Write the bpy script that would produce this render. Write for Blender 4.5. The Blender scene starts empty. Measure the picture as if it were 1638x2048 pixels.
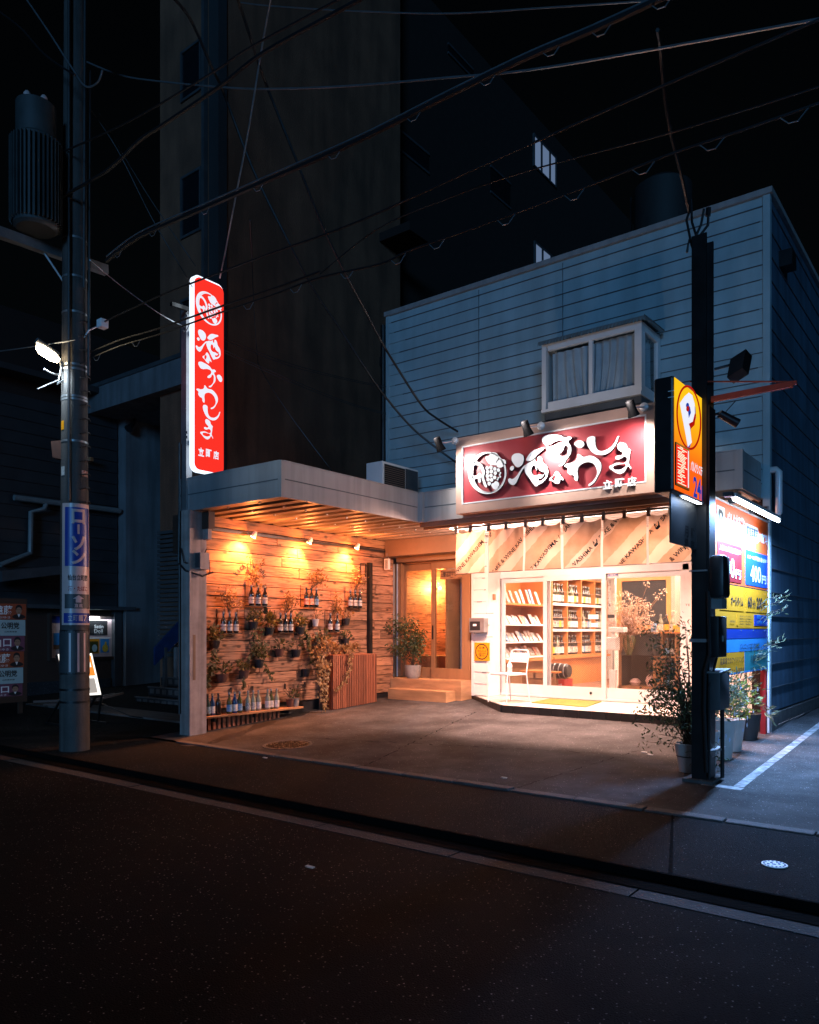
import bpy, bmesh, math, random
from mathutils import Vector, Matrix
R = math.radians
rng = random.Random(7)
scn = bpy.context.scene
COL = scn.collection

# ------------------------------------------------------------------ camera, world, sun, exposure
H = 1.4
HEAD = 37.538
cam = bpy.data.cameras.new("camera"); camo = bpy.data.objects.new("camera", cam); COL.objects.link(camo)
cam.sensor_fit = 'HORIZONTAL'; cam.sensor_width = 36; cam.lens = 36 * 1536 / 1638
cam.shift_y = 238 / 1638
cam.clip_start = .05; cam.clip_end = 2000
camo.location = (0, 0, H); camo.rotation_euler = (R(90), 0, R(HEAD))
scn.camera = camo

SUN_EL = R(7); SUN_AZ = R(149)            # azimuth of the light source, from +Y towards +X
world = bpy.data.worlds.new("World"); scn.world = world; world.use_nodes = True
wn = world.node_tree.nodes; wl = world.node_tree.links
bg = wn["Background"]
sky = wn.new("ShaderNodeTexSky"); sky.sky_type = 'NISHITA'; sky.sun_disc = False
sky.sun_elevation = SUN_EL; sky.sun_rotation = SUN_AZ
wl.new(sky.outputs[0], bg.inputs[0]); bg.inputs[1].default_value = .0006
sl = bpy.data.lights.new("stand_in_sun", 'SUN'); sl.energy = .84; sl.angle = R(12); sl.color = (.17, .50, 1)  # low blue sun standing in for an unseen lamp near the street
so = bpy.data.objects.new("stand_in_sun", sl); COL.objects.link(so)
sd = Vector((math.sin(SUN_AZ) * math.cos(SUN_EL), math.cos(SUN_AZ) * math.cos(SUN_EL), math.sin(SUN_EL)))
so.rotation_euler = sd.to_track_quat('Z', 'Y').to_euler()
scn.view_settings.view_transform = 'Standard'; scn.view_settings.look = 'None'
scn.view_settings.gamma = 1; scn.view_settings.exposure = 0; scn.view_settings.use_curve_mapping = False
scn.render.engine = 'CYCLES'; scn.cycles.use_denoising = True
scn.cycles.max_bounces = 8; scn.cycles.transparent_max_bounces = 16; scn.cycles.sample_clamp_indirect = 4

# ------------------------------------------------------------------ survey helpers (photo measurements -> metres)
_c, _s = math.sin(R(HEAD)), math.cos(R(HEAD))
def ray(u, v):
    r, z = (u - 819) / 1536, (1262 - v) / 1536
    return Vector((r * _s - _c, r * _c + _s, z))
def onY(u, v, Y): d = ray(u, v); return d * (Y / d.y) + Vector((0, 0, H))
def onX(u, v, X): d = ray(u, v); return d * (X / d.x) + Vector((0, 0, H))
def onZ(u, v, Z): d = ray(u, v); return d * ((Z - H) / d.z) + Vector((0, 0, H))
def zg(Y): return max(0, min(.045 * (Y - 5.9), .26))
def gnd(u, v):
    k = onZ(u, v, 0)
    for _ in range(20): k = onZ(u, v, zg(k.y))
    return k

# ------------------------------------------------------------------ object helpers
def wloc(o):
    v = Vector((0, 0, 0))
    while o: v = v + o.location; o = o.parent
    return v
def tag(o, label=None, cat=None, group=None, kind=None):
    if label: o['label'] = label
    if cat: o['category'] = cat
    if group: o['group'] = group
    if kind: o['kind'] = kind
    return o
def thing(name, label, cat, loc=(0, 0, 0), rz=0, group=None):
    o = bpy.data.objects.new(name, None); COL.objects.link(o); o.location = loc; o.rotation_euler = (0, 0, rz)
    o.empty_display_size = .1
    return tag(o, label, cat, group)
class MB:
    def __init__(s): s.v = []; s.f = []
    def add(s, vs, fs):
        n = len(s.v); s.v += [tuple(p) for p in vs]; s.f += [tuple(i + n for i in f) for f in fs]; return s
    def box(s, x0, x1, y0, y1, z0, z1):
        if x0 > x1: x0, x1 = x1, x0
        if y0 > y1: y0, y1 = y1, y0
        vs = [(x, y, z) for z in (z0, z1) for x, y in ((x0, y0), (x1, y0), (x1, y1), (x0, y1))]
        return s.add(vs, [(3, 2, 1, 0), (4, 5, 6, 7), (0, 1, 5, 4), (1, 2, 6, 5), (2, 3, 7, 6), (3, 0, 4, 7)])
    def bbox(s, x0, x1, y0, y1, z0, z1, b=.01):   # bevelled box
        bm = bmesh.new(); bmesh.ops.create_cube(bm, size=1)
        for v in bm.verts: v.co = Vector(((x0 + x1) / 2 + v.co.x * (x1 - x0), (y0 + y1) / 2 + v.co.y * (y1 - y0), (z0 + z1) / 2 + v.co.z * (z1 - z0)))
        bmesh.ops.bevel(bm, geom=bm.edges[:] , offset=b, segments=2, affect='EDGES', profile=.5)
        bm.verts.index_update()
        s.add([v.co for v in bm.verts], [[v.index for v in f.verts] for f in bm.faces]); bm.free(); return s
    def bar(s, p, q, w, h=None, up=(0, 0, 1)):     # square bar between points
        p = Vector(p); q = Vector(q); h = h or w; d = (q - p).normalized(); up = Vector(up)
        if abs(d.dot(up)) > .98: up = Vector((0, 1, 0))
        a = d.cross(up).normalized() * w / 2; b = a.cross(d).normalized() * h / 2
        vs = [o + i * a + j * b for o in (p, q) for i, j in ((-1, -1), (1, -1), (1, 1), (-1, 1))]
        return s.add(vs, [(3, 2, 1, 0), (4, 5, 6, 7), (0, 1, 5, 4), (1, 2, 6, 5), (2, 3, 7, 6), (3, 0, 4, 7)])
    def tube(s, pts, r, n=6, cap=True):
        pts = [Vector(p) for p in pts]; rs = r if isinstance(r, (list, tuple)) else [r] * len(pts)
        vs = []; fs = []; a = None
        for i, p in enumerate(pts):
            d = (pts[min(i + 1, len(pts) - 1)] - pts[max(i - 1, 0)]).normalized()
            if a is None: a = d.orthogonal().normalized()
            else: a = (a - d * a.dot(d)).normalized()
            b = d.cross(a)
            vs += [p + rs[i] * (math.cos(t) * a + math.sin(t) * b) for t in [2 * math.pi * k / n for k in range(n)]]
        for i in range(len(pts) - 1):
            for k in range(n): fs.append((i * n + k, i * n + (k + 1) % n, (i + 1) * n + (k + 1) % n, (i + 1) * n + k))
        if cap: fs += [tuple(range(n))[::-1], tuple(range((len(pts) - 1) * n, len(pts) * n))]
        return s.add(vs, fs)
    def lathe(s, prof, c=(0, 0, 0), n=16, ax='z'):
        c = Vector(c); vs = []; fs = []; m = len(prof)
        for r, z in prof:
            for k in range(n):
                t = 2 * math.pi * k / n; a, b = r * math.cos(t), r * math.sin(t)
                vs.append(c + (Vector((a, b, z)) if ax == 'z' else Vector((z, a, b)) if ax == 'x' else Vector((b, z, a))))
        for i in range(m - 1):
            for k in range(n): fs.append((i * n + k, i * n + (k + 1) % n, (i + 1) * n + (k + 1) % n, (i + 1) * n + k))
        if prof[0][0] > 1e-5: fs.append(tuple(range(n))[::-1])
        if prof[-1][0] > 1e-5: fs.append(tuple(range((m - 1) * n, m * n)))
        return s.add(vs, fs)
    def quad(s, *p): return s.add(p, [tuple(range(len(p)))])
    def prism(s, poly, off):      # polygon of 3D points extruded by off
        poly = [Vector(p) for p in poly]; off = Vector(off); n = len(poly)
        return s.add(poly + [p + off for p in poly], [tuple(range(n))[::-1], tuple(range(n, 2 * n))] + [(i, (i + 1) % n, n + (i + 1) % n, n + i) for i in range(n)])
    def leaf(s, p, d, l, w, nrm=None):
        p = Vector(p); d = Vector(d).normalized(); nrm = Vector(nrm or (rng.uniform(-1, 1), rng.uniform(-1, 1), rng.uniform(-.4, 1)))
        a = d.cross(nrm)
        if a.length < .01: a = d.orthogonal()
        a = a.normalized() * w / 2; b = a.cross(d).normalized() * w * .15
        return s.add([p, p + d * l * .45 + a + b, p + d * l, p + d * l * .45 - a + b], [(0, 1, 2), (0, 2, 3)])
    def ivy(s, p, d, l):
        p = Vector(p); d = Vector(d).normalized(); n = Vector((1, rng.uniform(-.7, .7), rng.uniform(-.3, .7))); a = d.cross(n).normalized(); 
        pts = [p, p + d * l * .1 + a * l * .45, p + d * l * .45 + a * l * .3, p + d * l, p + d * l * .45 - a * l * .3, p + d * l * .1 - a * l * .45]
        return s.add(pts, [(0, 1, 2), (0, 2, 3), (0, 3, 4), (0, 4, 5)])
    def build(s, name, mat, parent=None, smooth=False, origin=None):
        me = bpy.data.meshes.new(name)
        if parent is not None: o0 = wloc(parent)
        elif origin is not None: o0 = Vector(origin)
        else:
            xs, ys, zs = zip(*s.v); o0 = Vector(((min(xs) + max(xs)) / 2, (min(ys) + max(ys)) / 2, min(zs)))
        me.from_pydata([(x - o0.x, y - o0.y, z - o0.z) for x, y, z in s.v], [], s.f)
        me.materials.append(mat)
        bm = bmesh.new(); bm.from_mesh(me); bmesh.ops.recalc_face_normals(bm, faces=bm.faces); bm.to_mesh(me); bm.free()
        if smooth:
            me.polygons.foreach_set('use_smooth', [True] * len(me.polygons)); me.set_sharp_from_angle(angle=R(38))
        o = bpy.data.objects.new(name, me); COL.objects.link(o)
        if parent is not None: o.parent = parent
        else: o.location = o0
        return o
def dup(root, loc, rz=0, label=None, group=None):
    def cp(o, par):
        c = o.copy(); COL.objects.link(c)
        if par is not None: c.parent = par
        for ch in o.children: cp(ch, c)
        return c
    r = cp(root, None); r.location = loc; r.rotation_euler = (0, 0, rz)
    if label: r['label'] = label
    if group: r['group'] = group
    return r
def B(name, mat, parent, *boxes, smooth=False):
    m = MB()
    for b in boxes: m.box(*b)
    return m.build(name, mat, parent, smooth)

# text and brush shapes: flat meshes (list of 2D verts, faces)
_tc = bpy.data.curves.new("lettering", 'FONT'); _to = bpy.data.objects.new("lettering", _tc); COL.objects.link(_to)
_tcache = {}
def text2d(body, bold=0):
    k = (body, bold)
    if k not in _tcache:
        _tc.body = body; _tc.size = 1; _tc.offset = bold; _tc.resolution_u = 3
        bpy.context.view_layer.update()
        ob = _to.evaluated_get(bpy.context.evaluated_depsgraph_get())
        me = bpy.data.meshes.new_from_object(ob)
        _tcache[k] = ([(v.co.x, v.co.y) for v in me.vertices], [tuple(p.vertices) for p in me.polygons])
        bpy.data.meshes.remove(me)
    return _tcache[k]
def put2d(mb, shape, box, fn, thick=None):
    """fit a 2D shape into box (x0,y0,x1,y1) and map it through fn(x, y, depth) -> 3D"""
    vs, fs = shape
    if not vs: return
    xs = [v[0] for v in vs]; ys = [v[1] for v in vs]; a, b, c, d = min(xs), min(ys), max(xs), max(ys)
    x0, y0, x1, y1 = box
    P = [(x0 + (x - a) / max(c - a, 1e-6) * (x1 - x0), y0 + (y - b) / max(d - b, 1e-6) * (y1 - y0)) for x, y in vs]
    if thick is None: mb.add([fn(x, y, 0) for x, y in P], fs)
    else:
        n = len(P); E = {}
        for f in fs:
            for i in range(len(f)):
                e = (f[i], f[(i + 1) % len(f)])
                if (e[1], e[0]) in E: del E[(e[1], e[0])]
                else: E[e] = 1
        mb.add([fn(x, y, 0) for x, y in P] + [fn(x, y, thick) for x, y in P],
               [tuple(i + n for i in f) for f in fs] + [(e[0], e[1], e[1] + n, e[0] + n) for e in E])
def brush(polys, smooth=True, off=0):
    """closed outlines (holes included) -> filled 2D shape"""
    cu = bpy.data.curves.new("stroke", 'CURVE'); cu.dimensions = '2D'; cu.fill_mode = 'FRONT'; cu.resolution_u = 4; cu.offset = off
    for pi, poly in enumerate(polys):
        if off and (sum(poly[i - 1][0] * poly[i][1] - poly[i][0] * poly[i - 1][1] for i in range(len(poly))) > 0) != (pi == 0): poly = poly[::-1]
        if smooth:
            sp = cu.splines.new('BEZIER'); sp.bezier_points.add(len(poly) - 1)
            for bp, (x, y) in zip(sp.bezier_points, poly): bp.co = (x, y, 0); bp.handle_left_type = bp.handle_right_type = 'AUTO'
        else:
            sp = cu.splines.new('POLY'); sp.points.add(len(poly) - 1)
            for bp, (x, y) in zip(sp.points, poly): bp.co = (x, y, 0, 1)
        sp.use_cyclic_u = True
    ob = bpy.data.objects.new("stroke", cu); COL.objects.link(ob); bpy.context.view_layer.update()
    me = bpy.data.meshes.new_from_object(ob.evaluated_get(bpy.context.evaluated_depsgraph_get()))
    r = ([(v.co.x, v.co.y) for v in me.vertices], [tuple(p.vertices) for p in me.polygons])
    bpy.data.meshes.remove(me); bpy.data.objects.remove(ob); bpy.data.curves.remove(cu)
    return r
def sliced(shape, n=10):
    bm = bmesh.new(); vs = [bm.verts.new((x, y, 0)) for x, y in shape[0]]
    for f in shape[1]:
        try: bm.faces.new([vs[i] for i in f])
        except ValueError: pass
    xs = [v[0] for v in shape[0]]; a, b = min(xs), max(xs)
    for k in range(1, n): bmesh.ops.bisect_plane(bm, geom=bm.verts[:] + bm.edges[:] + bm.faces[:], plane_co=(a + (b - a) * k / n, 0, 0), plane_no=(1, 0, 0))
    bm.verts.index_update(); r = ([(v.co.x, v.co.y) for v in bm.verts], [tuple(v.index for v in f.verts) for f in bm.faces]); bm.free(); return r
def circ(cx, cy, rx, ry=None, n=20): ry = ry or rx; return [(cx + rx * math.cos(2 * math.pi * k / n), cy + ry * math.sin(2 * math.pi * k / n)) for k in range(n)]

# ------------------------------------------------------------------ materials
def mat(name, col, rough=.6, metal=0, var=.25, scale=6, bump=0, bscale=40, col2=None, spec=.5, stretch=(1, 1, 1), island=0, extra=None):
    m = bpy.data.materials.new(name); m.use_nodes = True; nt = m.node_tree; N = nt.nodes; L = nt.links; b = N["Principled BSDF"]
    b.inputs["Roughness"].default_value = rough; b.inputs["Metallic"].default_value = metal
    b.inputs["Specular IOR Level"].default_value = spec
    tc = N.new("ShaderNodeTexCoord"); mp = N.new("ShaderNodeMapping"); mp.inputs["Scale"].default_value = stretch
    L.new(tc.outputs["Object"], mp.inputs[0])
    nz = N.new("ShaderNodeTexNoise"); nz.inputs["Scale"].default_value = scale; nz.inputs["Detail"].default_value = 6; nz.inputs["Roughness"].default_value = .6
    L.new(mp.outputs[0], nz.inputs[0])
    cr = N.new("ShaderNodeValToRGB"); c2 = col2 or tuple(c * (1 - var) for c in col)
    cr.color_ramp.elements[0].position = .35; cr.color_ramp.elements[1].position = .65
    cr.color_ramp.elements[0].color = (*c2, 1); cr.color_ramp.elements[1].color = (*col, 1)
    L.new(nz.outputs[0], cr.inputs[0]); out = cr.outputs[0]
    if island:
        g = N.new("ShaderNodeNewGeometry"); hs = N.new("ShaderNodeHueSaturation"); mr = N.new("ShaderNodeMapRange")
        mr.inputs[3].default_value = 1 - island; mr.inputs[4].default_value = 1 + island
        L.new(g.outputs["Random Per Island"], mr.inputs[0]); L.new(mr.outputs[0], hs.inputs["Value"]); L.new(out, hs.inputs["Color"]); out = hs.outputs[0]
    m['out'] = 0
    L.new(out, b.inputs["Base Color"])
    rr = N.new("ShaderNodeMapRange"); rr.inputs[3].default_value = max(.03, rough - .1); rr.inputs[4].default_value = min(1, rough + .12)
    L.new(nz.outputs[0], rr.inputs[0]); L.new(rr.outputs[0], b.inputs["Roughness"])
    if bump:
        n2 = N.new("ShaderNodeTexNoise"); n2.inputs["Scale"].default_value = bscale; n2.inputs["Detail"].default_value = 4
        L.new(mp.outputs[0], n2.inputs[0])
        bp = N.new("ShaderNodeBump"); bp.inputs["Strength"].default_value = bump; bp.inputs["Distance"].default_value = .02
        L.new(n2.outputs[0], bp.inputs["Height"]); L.new(bp.outputs[0], b.inputs["Normal"])
    if extra: extra(m, nt, N, L, b, out, mp)
    return m
def em(name, col, st, col2=None, axis=2, lo=0, hi=1):
    m = bpy.data.materials.new(name); m.use_nodes = True; N = m.node_tree.nodes; L = m.node_tree.links; N.clear()
    e = N.new("ShaderNodeEmission"); o = N.new("ShaderNodeOutputMaterial"); L.new(e.outputs[0], o.inputs[0])
    e.inputs[0].default_value = (*col, 1); e.inputs[1].default_value = st
    if col2:
        tc = N.new("ShaderNodeTexCoord"); sx = N.new("ShaderNodeSeparateXYZ"); mr = N.new("ShaderNodeMapRange"); mr.inputs[1].default_value = lo; mr.inputs[2].default_value = hi
        mx = N.new("ShaderNodeMix"); mx.data_type = 'RGBA'; mx.inputs[6].default_value = (*col, 1); mx.inputs[7].default_value = (*col2, 1)
        L.new(tc.outputs["Object"], sx.inputs[0]); L.new(sx.outputs[axis], mr.inputs[0]); L.new(mr.outputs[0], mx.inputs[0]); L.new(mx.outputs[2], e.inputs[0])
    return m
def math_node(N, L, op, a, b=None):
    n = N.new("ShaderNodeMath"); n.operation = op
    for i, x in enumerate((a, b)):
        if x is None: continue
        if isinstance(x, (int, float)): n.inputs[i].default_value = x
        else: L.new(x, n.inputs[i])
    return n.outputs[0]
def speckle(density, size, bright):
    def fn(m, nt, N, L, b, out, mp):
        tc = N.new("ShaderNodeTexCoord")
        v = N.new("ShaderNodeTexVoronoi"); v.inputs["Scale"].default_value = size; L.new(tc.outputs["Object"], v.inputs[0])
        sp = N.new("ShaderNodeSeparateColor"); L.new(v.outputs["Color"], sp.inputs[0])
        g = math_node(N, L, 'GREATER_THAN', sp.outputs[0], 1 - density)
        d = math_node(N, L, 'LESS_THAN', v.outputs["Distance"], .42)
        g = math_node(N, L, 'MULTIPLY', g, d)
        lv = math_node(N, L, 'MULTIPLY', g, sp.outputs[1])
        mx = N.new("ShaderNodeMix"); mx.data_type = 'RGBA'; L.new(lv, mx.inputs[0]); L.new(out, mx.inputs[6]); mx.inputs[7].default_value = (bright, bright, bright * .97, 1)
        # tar-dark variation in large soft patches plus dry scuffs
        n3 = N.new("ShaderNodeTexNoise"); n3.inputs["Scale"].default_value = .9; n3.inputs["Detail"].default_value = 8; n3.inputs["Roughness"].default_value = .7
        L.new(tc.outputs["Object"], n3.inputs[0])
        hs = N.new("ShaderNodeHueSaturation"); mr = N.new("ShaderNodeMapRange"); mr.inputs[1].default_value = .3; mr.inputs[2].default_value = .7; mr.inputs[3].default_value = .55; mr.inputs[4].default_value = 1.5
        L.new(n3.outputs[0], mr.inputs[0]); L.new(mr.outputs[0], hs.inputs["Value"]); L.new(mx.outputs[2], hs.inputs["Color"]); L.new(hs.outputs[0], b.inputs["Base Color"])
    return fn
def planks(knots=True):
    def fn(m, nt, N, L, b, out, mp):
        tc = N.new("ShaderNodeTexCoord"); g = N.new("ShaderNodeNewGeometry")
        # shift the pattern per plank
        va = N.new("ShaderNodeVectorMath"); va.operation = 'SCALE'; cb = N.new("ShaderNodeCombineXYZ")
        for i in range(3): L.new(g.outputs["Random Per Island"], cb.inputs[i])
        L.new(cb.outputs[0], va.inputs[0]); va.inputs["Scale"].default_value = 37
        ad = N.new("ShaderNodeVectorMath"); L.new(tc.outputs["Object"], ad.inputs[0]); L.new(va.outputs[0], ad.inputs[1])
        st = N.new("ShaderNodeMapping"); st.inputs["Scale"].default_value = m['st'] if 'st' in m else (2, 1.2, 14); L.new(ad.outputs[0], st.inputs[0])
        n1 = N.new("ShaderNodeTexNoise"); n1.inputs["Scale"].default_value = 1.6; n1.inputs["Detail"].default_value = 7; n1.inputs["Distortion"].default_value = 1.6; L.new(st.outputs[0], n1.inputs[0])
        cr = N.new("ShaderNodeValToRGB"); e = cr.color_ramp.elements; e[0].position = .36; e[0].color = (.16, .13, .11, 1); e[1].position = .54; e[1].color = (1, 1, 1, 1)
        L.new(n1.outputs[0], cr.inputs[0])
        mu = N.new("ShaderNodeMix"); mu.data_type = 'RGBA'; mu.blend_type = 'MULTIPLY'; mu.inputs[0].default_value = .8; L.new(out, mu.inputs[6]); L.new(cr.outputs[0], mu.inputs[7]); o2 = mu.outputs[2]
        if knots:
            vs = N.new("ShaderNodeMapping"); vs.inputs["Scale"].default_value = (3, 3.4, 7); L.new(ad.outputs[0], vs.inputs[0])
            v = N.new("ShaderNodeTexVoronoi"); v.inputs["Scale"].default_value = 1; L.new(vs.outputs[0], v.inputs[0])
            k = N.new("ShaderNodeMapRange"); k.inputs[1].default_value = .09; k.inputs[2].default_value = .19; k.inputs[3].default_value = 1; k.inputs[4].default_value = 0; L.new(v.outputs["Distance"], k.inputs[0])
            mk = N.new("ShaderNodeMix"); mk.data_type = 'RGBA'; L.new(k.outputs[0], mk.inputs[0]); L.new(o2, mk.inputs[6]); mk.inputs[7].default_value = (.05, .022, .008, 1); o2 = mk.outputs[2]
        L.new(o2, b.inputs["Base Color"])
        bp = N.new("ShaderNodeBump"); bp.inputs["Strength"].default_value = .25; bp.inputs["Distance"].default_value = .01; L.new(n1.outputs[0], bp.inputs["Height"]); L.new(bp.outputs[0], b.inputs["Normal"])
    return fn
def stains(amount=.5, sx=2.5):
    """rain streaks running down a wall"""
    def fn(m, nt, N, L, b, out, mp):
        tc = N.new("ShaderNodeTexCoord"); st = N.new("ShaderNodeMapping"); st.inputs["Scale"].default_value = (sx, sx, .25); L.new(tc.outputs["Object"], st.inputs[0])
        n1 = N.new("ShaderNodeTexNoise"); n1.inputs["Scale"].default_value = 2; n1.inputs["Detail"].default_value = 6; L.new(st.outputs[0], n1.inputs[0])
        cr = N.new("ShaderNodeValToRGB"); e = cr.color_ramp.elements; e[0].position = .38; e[0].color = (1 - amount,) * 3 + (1,); e[1].position = .6; e[1].color = (1, 1, 1, 1)
        L.new(n1.outputs[0], cr.inputs[0])
        mu = N.new("ShaderNodeMix"); mu.data_type = 'RGBA'; mu.blend_type = 'MULTIPLY'; mu.inputs[0].default_value = 1; L.new(out, mu.inputs[6]); L.new(cr.outputs[0], mu.inputs[7]); L.new(mu.outputs[2], b.inputs["Base Color"])
    return fn
def leafmat(name, a, b_):
    def fn(m, nt, N, L, b, out, mp):
        tr = N.new("ShaderNodeBsdfTranslucent"); L.new(b.inputs["Base Color"].links[0].from_socket, tr.inputs[0])
        mx = N.new("ShaderNodeMixShader"); mx.inputs[0].default_value = .3; L.new(b.outputs[0], mx.inputs[1]); L.new(tr.outputs[0], mx.inputs[2]); L.new(mx.outputs[0], N["Material Output"].inputs[0])
    return mat(name, a, .5, col2=b_, scale=14, island=.35, extra=fn)
def glassmat(name, tint=(1, 1, 1), gloss=.08, wire=False, rough=.02, fr=.22):
    m = bpy.data.materials.new(name); m.use_nodes = True; N = m.node_tree.nodes; L = m.node_tree.links; N.clear()
    o = N.new("ShaderNodeOutputMaterial"); t = N.new("ShaderNodeBsdfTransparent"); t.inputs[0].default_value = (*tint, 1)
    g = N.new("ShaderNodeBsdfGlossy"); g.inputs["Roughness"].default_value = rough
    lw = N.new("ShaderNodeLayerWeight"); lw.inputs[0].default_value = .25
    f = math_node(N, L, 'ADD', math_node(N, L, 'MULTIPLY', lw.outputs["Fresnel"], fr), gloss * .4)
    mx = N.new("ShaderNodeMixShader"); L.new(f, mx.inputs[0]); L.new(t.outputs[0], mx.inputs[1]); L.new(g.outputs[0], mx.inputs[2]); out = mx.outputs[0]
    if wire:
        tc = N.new("ShaderNodeTexCoord"); sx = N.new("ShaderNodeSeparateXYZ"); L.new(tc.outputs["Object"], sx.inputs[0]); ds = []
        for sg in ('ADD', 'SUBTRACT'):
            a = math_node(N, L, 'FRACT', math_node(N, L, 'DIVIDE', math_node(N, L, sg, sx.outputs[0], sx.outputs[2]), .03))
            ds.append(math_node(N, L, 'LESS_THAN', math_node(N, L, 'ABSOLUTE', math_node(N, L, 'SUBTRACT', a, .5)), .04))
        w = math_node(N, L, 'MAXIMUM', *ds)
        d = N.new("ShaderNodeBsdfDiffuse"); d.inputs[0].default_value = (.10, .08, .07, 1)
        m2 = N.new("ShaderNodeMixShader"); L.new(w, m2.inputs[0]); L.new(out, m2.inputs[1]); L.new(d.outputs[0], m2.inputs[2]); out = m2.outputs[0]
    L.new(out, o.inputs[0]); return m

M = {}
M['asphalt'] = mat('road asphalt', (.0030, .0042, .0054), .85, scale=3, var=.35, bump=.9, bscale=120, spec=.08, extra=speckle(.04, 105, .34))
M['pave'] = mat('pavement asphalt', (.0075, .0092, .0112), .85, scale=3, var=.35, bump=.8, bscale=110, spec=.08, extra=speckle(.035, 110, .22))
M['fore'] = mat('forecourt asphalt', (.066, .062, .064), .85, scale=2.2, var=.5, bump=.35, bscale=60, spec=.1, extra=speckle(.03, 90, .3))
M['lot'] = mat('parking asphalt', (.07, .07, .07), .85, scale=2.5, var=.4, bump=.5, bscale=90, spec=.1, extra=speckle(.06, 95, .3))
M['conc'] = mat('kerb concrete', (.10, .092, .09), .85, scale=7, var=.45, bump=.5, bscale=60)
M['gutter'] = mat('gutter concrete', (.020, .022, .026), .85, scale=5, var=.5, bump=.5, bscale=60, extra=speckle(.06, 90, .2))
M['dirt_shade'] = mat('earth and kerb shade', (.005, .005, .005), .95, bump=.5, spec=.02)
M['paint'] = mat('worn line paint', (.36, .36, .36), .7, col2=(.07, .07, .07), scale=13)
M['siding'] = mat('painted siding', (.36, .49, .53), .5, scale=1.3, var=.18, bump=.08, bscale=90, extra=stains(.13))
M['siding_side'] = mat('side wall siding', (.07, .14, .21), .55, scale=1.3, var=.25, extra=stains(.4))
M['fascia'] = mat('galvanised fascia', (.36, .34, .335), .4, .1, scale=1.2, var=.12, extra=stains(.18, 4))
M['seam_shade'] = mat('dark seam and lap shade', (.10, .11, .12), .6)
M['soffit'] = mat('corrugated steel', (.36, .28, .22), .5, .1, scale=3, var=.25, extra=stains(.25, 1))
M['brownmetal'] = mat('brown painted metal', (.27, .16, .10), .4, .1, scale=2, var=.2)
M['white'] = mat('white paint', (.78, .74, .70), .45, scale=3, var=.08)
M['postw'] = mat('weathered white paint', (.50, .40, .36), .6, scale=5, var=.3, extra=stains(.35, 5))
M['dkblue'] = mat('dark blue sheet', (.006, .03, .11), .5, var=.3)
M['trafo'] = mat('weathered transformer paint', (.055, .06, .06), .6, var=.35, scale=5)
M['matteblack'] = mat('matte black metal', (.008, .008, .009), .7, var=.2, spec=.1)
M['alu'] = mat('white aluminium', (.72, .72, .72), .35, .15, scale=3, var=.1)
M['wallwhite'] = mat('interior white', (.75, .70, .64), .7, scale=3, var=.06)
M['tile'] = mat('pale floor tile', (.62, .54, .49), .5, scale=5, var=.15)
M['blackedge'] = mat('black tile edge', (.018, .018, .02), .4, var=.4)
M['steel'] = mat('galvanised steel', (.42, .43, .44), .4, .7, scale=7, var=.25)
M['dksteel'] = mat('dark painted steel', (.010, .0105, .011), .45, .2, scale=6, var=.4)
M['blackp'] = mat('black plastic', (.012, .012, .013), .4, var=.2)
M['grey'] = mat('grey enamel', (.20, .22, .22), .45, .1, var=.2, scale=5)
M['dkgrey'] = mat('dark grey enamel', (.06, .065, .07), .5, var=.3, scale=5)
M['pole'] = mat('pole concrete', (.105, .095, .088), .8, scale=5, var=.3, bump=.25, bscale=50, extra=stains(.4, 6))
M['stucco'] = mat('dark stucco', (.21, .09, .048), .9, scale=1.4, var=.3, bump=.5, bscale=30, extra=stains(.35, 1.5))
M['stucco2'] = mat('grey stucco', (.03, .032, .034), .9, scale=1.4, var=.3, bump=.4, bscale=30)
M['darkwall'] = mat('dark building', (.020, .009, .0055), .9, var=.3)
M['palewall'] = mat('pale render', (.15, .16, .17), .85, scale=1.5, var=.25, bump=.2, extra=stains(.3))
M['shed'] = mat('dark metal cladding', (.03, .036, .04), .55, .2, var=.3, scale=3)
M['darkwood'] = mat('dark brown wood', (.06, .03, .02), .6, scale=4, stretch=(1, 1, 8))
M['wood'] = mat('plank timber', (.50, .245, .135), .6, scale=2, var=.3, island=.30, extra=planks())
M['beam'] = mat('beam timber', (.42, .20, .085), .6, scale=2, var=.3, extra=planks())
M['step'] = mat('step timber', (.46, .25, .12), .55, scale=2, var=.35, island=.22, stretch=(1, 1, 5))
M['doorwood'] = mat('door timber', (.34, .17, .075), .5, scale=3, var=.3, stretch=(1, 1, .2))
M['shelfwood'] = mat('orange shelf veneer', (.60, .215, .06), .45, scale=3, var=.15, stretch=(1, 1, .3))
M['slat'] = mat('red brown slats', (.27, .085, .04), .55, scale=4, var=.35, island=.3, stretch=(6, 6, 1))
M['maroon'] = mat('maroon panel', (.30, .030, .038), .38, scale=2, var=.12, spec=.5)
M['signframe'] = mat('sign frame', (.50, .31, .24), .45, .1, scale=3, var=.12)
M['letter'] = mat('raised white letters', (.80, .80, .80), .5, var=.03)
M['cable'] = mat('cable sheath', (.012, .012, .013), .5, var=.2)
M['wire'] = mat('bare wire', (.30, .32, .34), .35, .6, var=.2)
M['terracotta'] = mat('terracotta', (.12, .045, .028), .8, var=.3, scale=12)
M['blackpot'] = mat('black pot', (.02, .018, .017), .6, var=.3)
M['whitepot'] = mat('glazed white pot', (.55, .53, .50), .35, var=.2, scale=5)
M['greypot'] = mat('ribbed grey pot', (.30, .28, .25), .7, var=.3, scale=9)
M['leaf'] = leafmat('ivy leaves', (.12, .105, .03), (.045, .05, .016))
M['dryleaf'] = leafmat('dried leaves', (.32, .19, .07), (.14, .075, .03))
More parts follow.
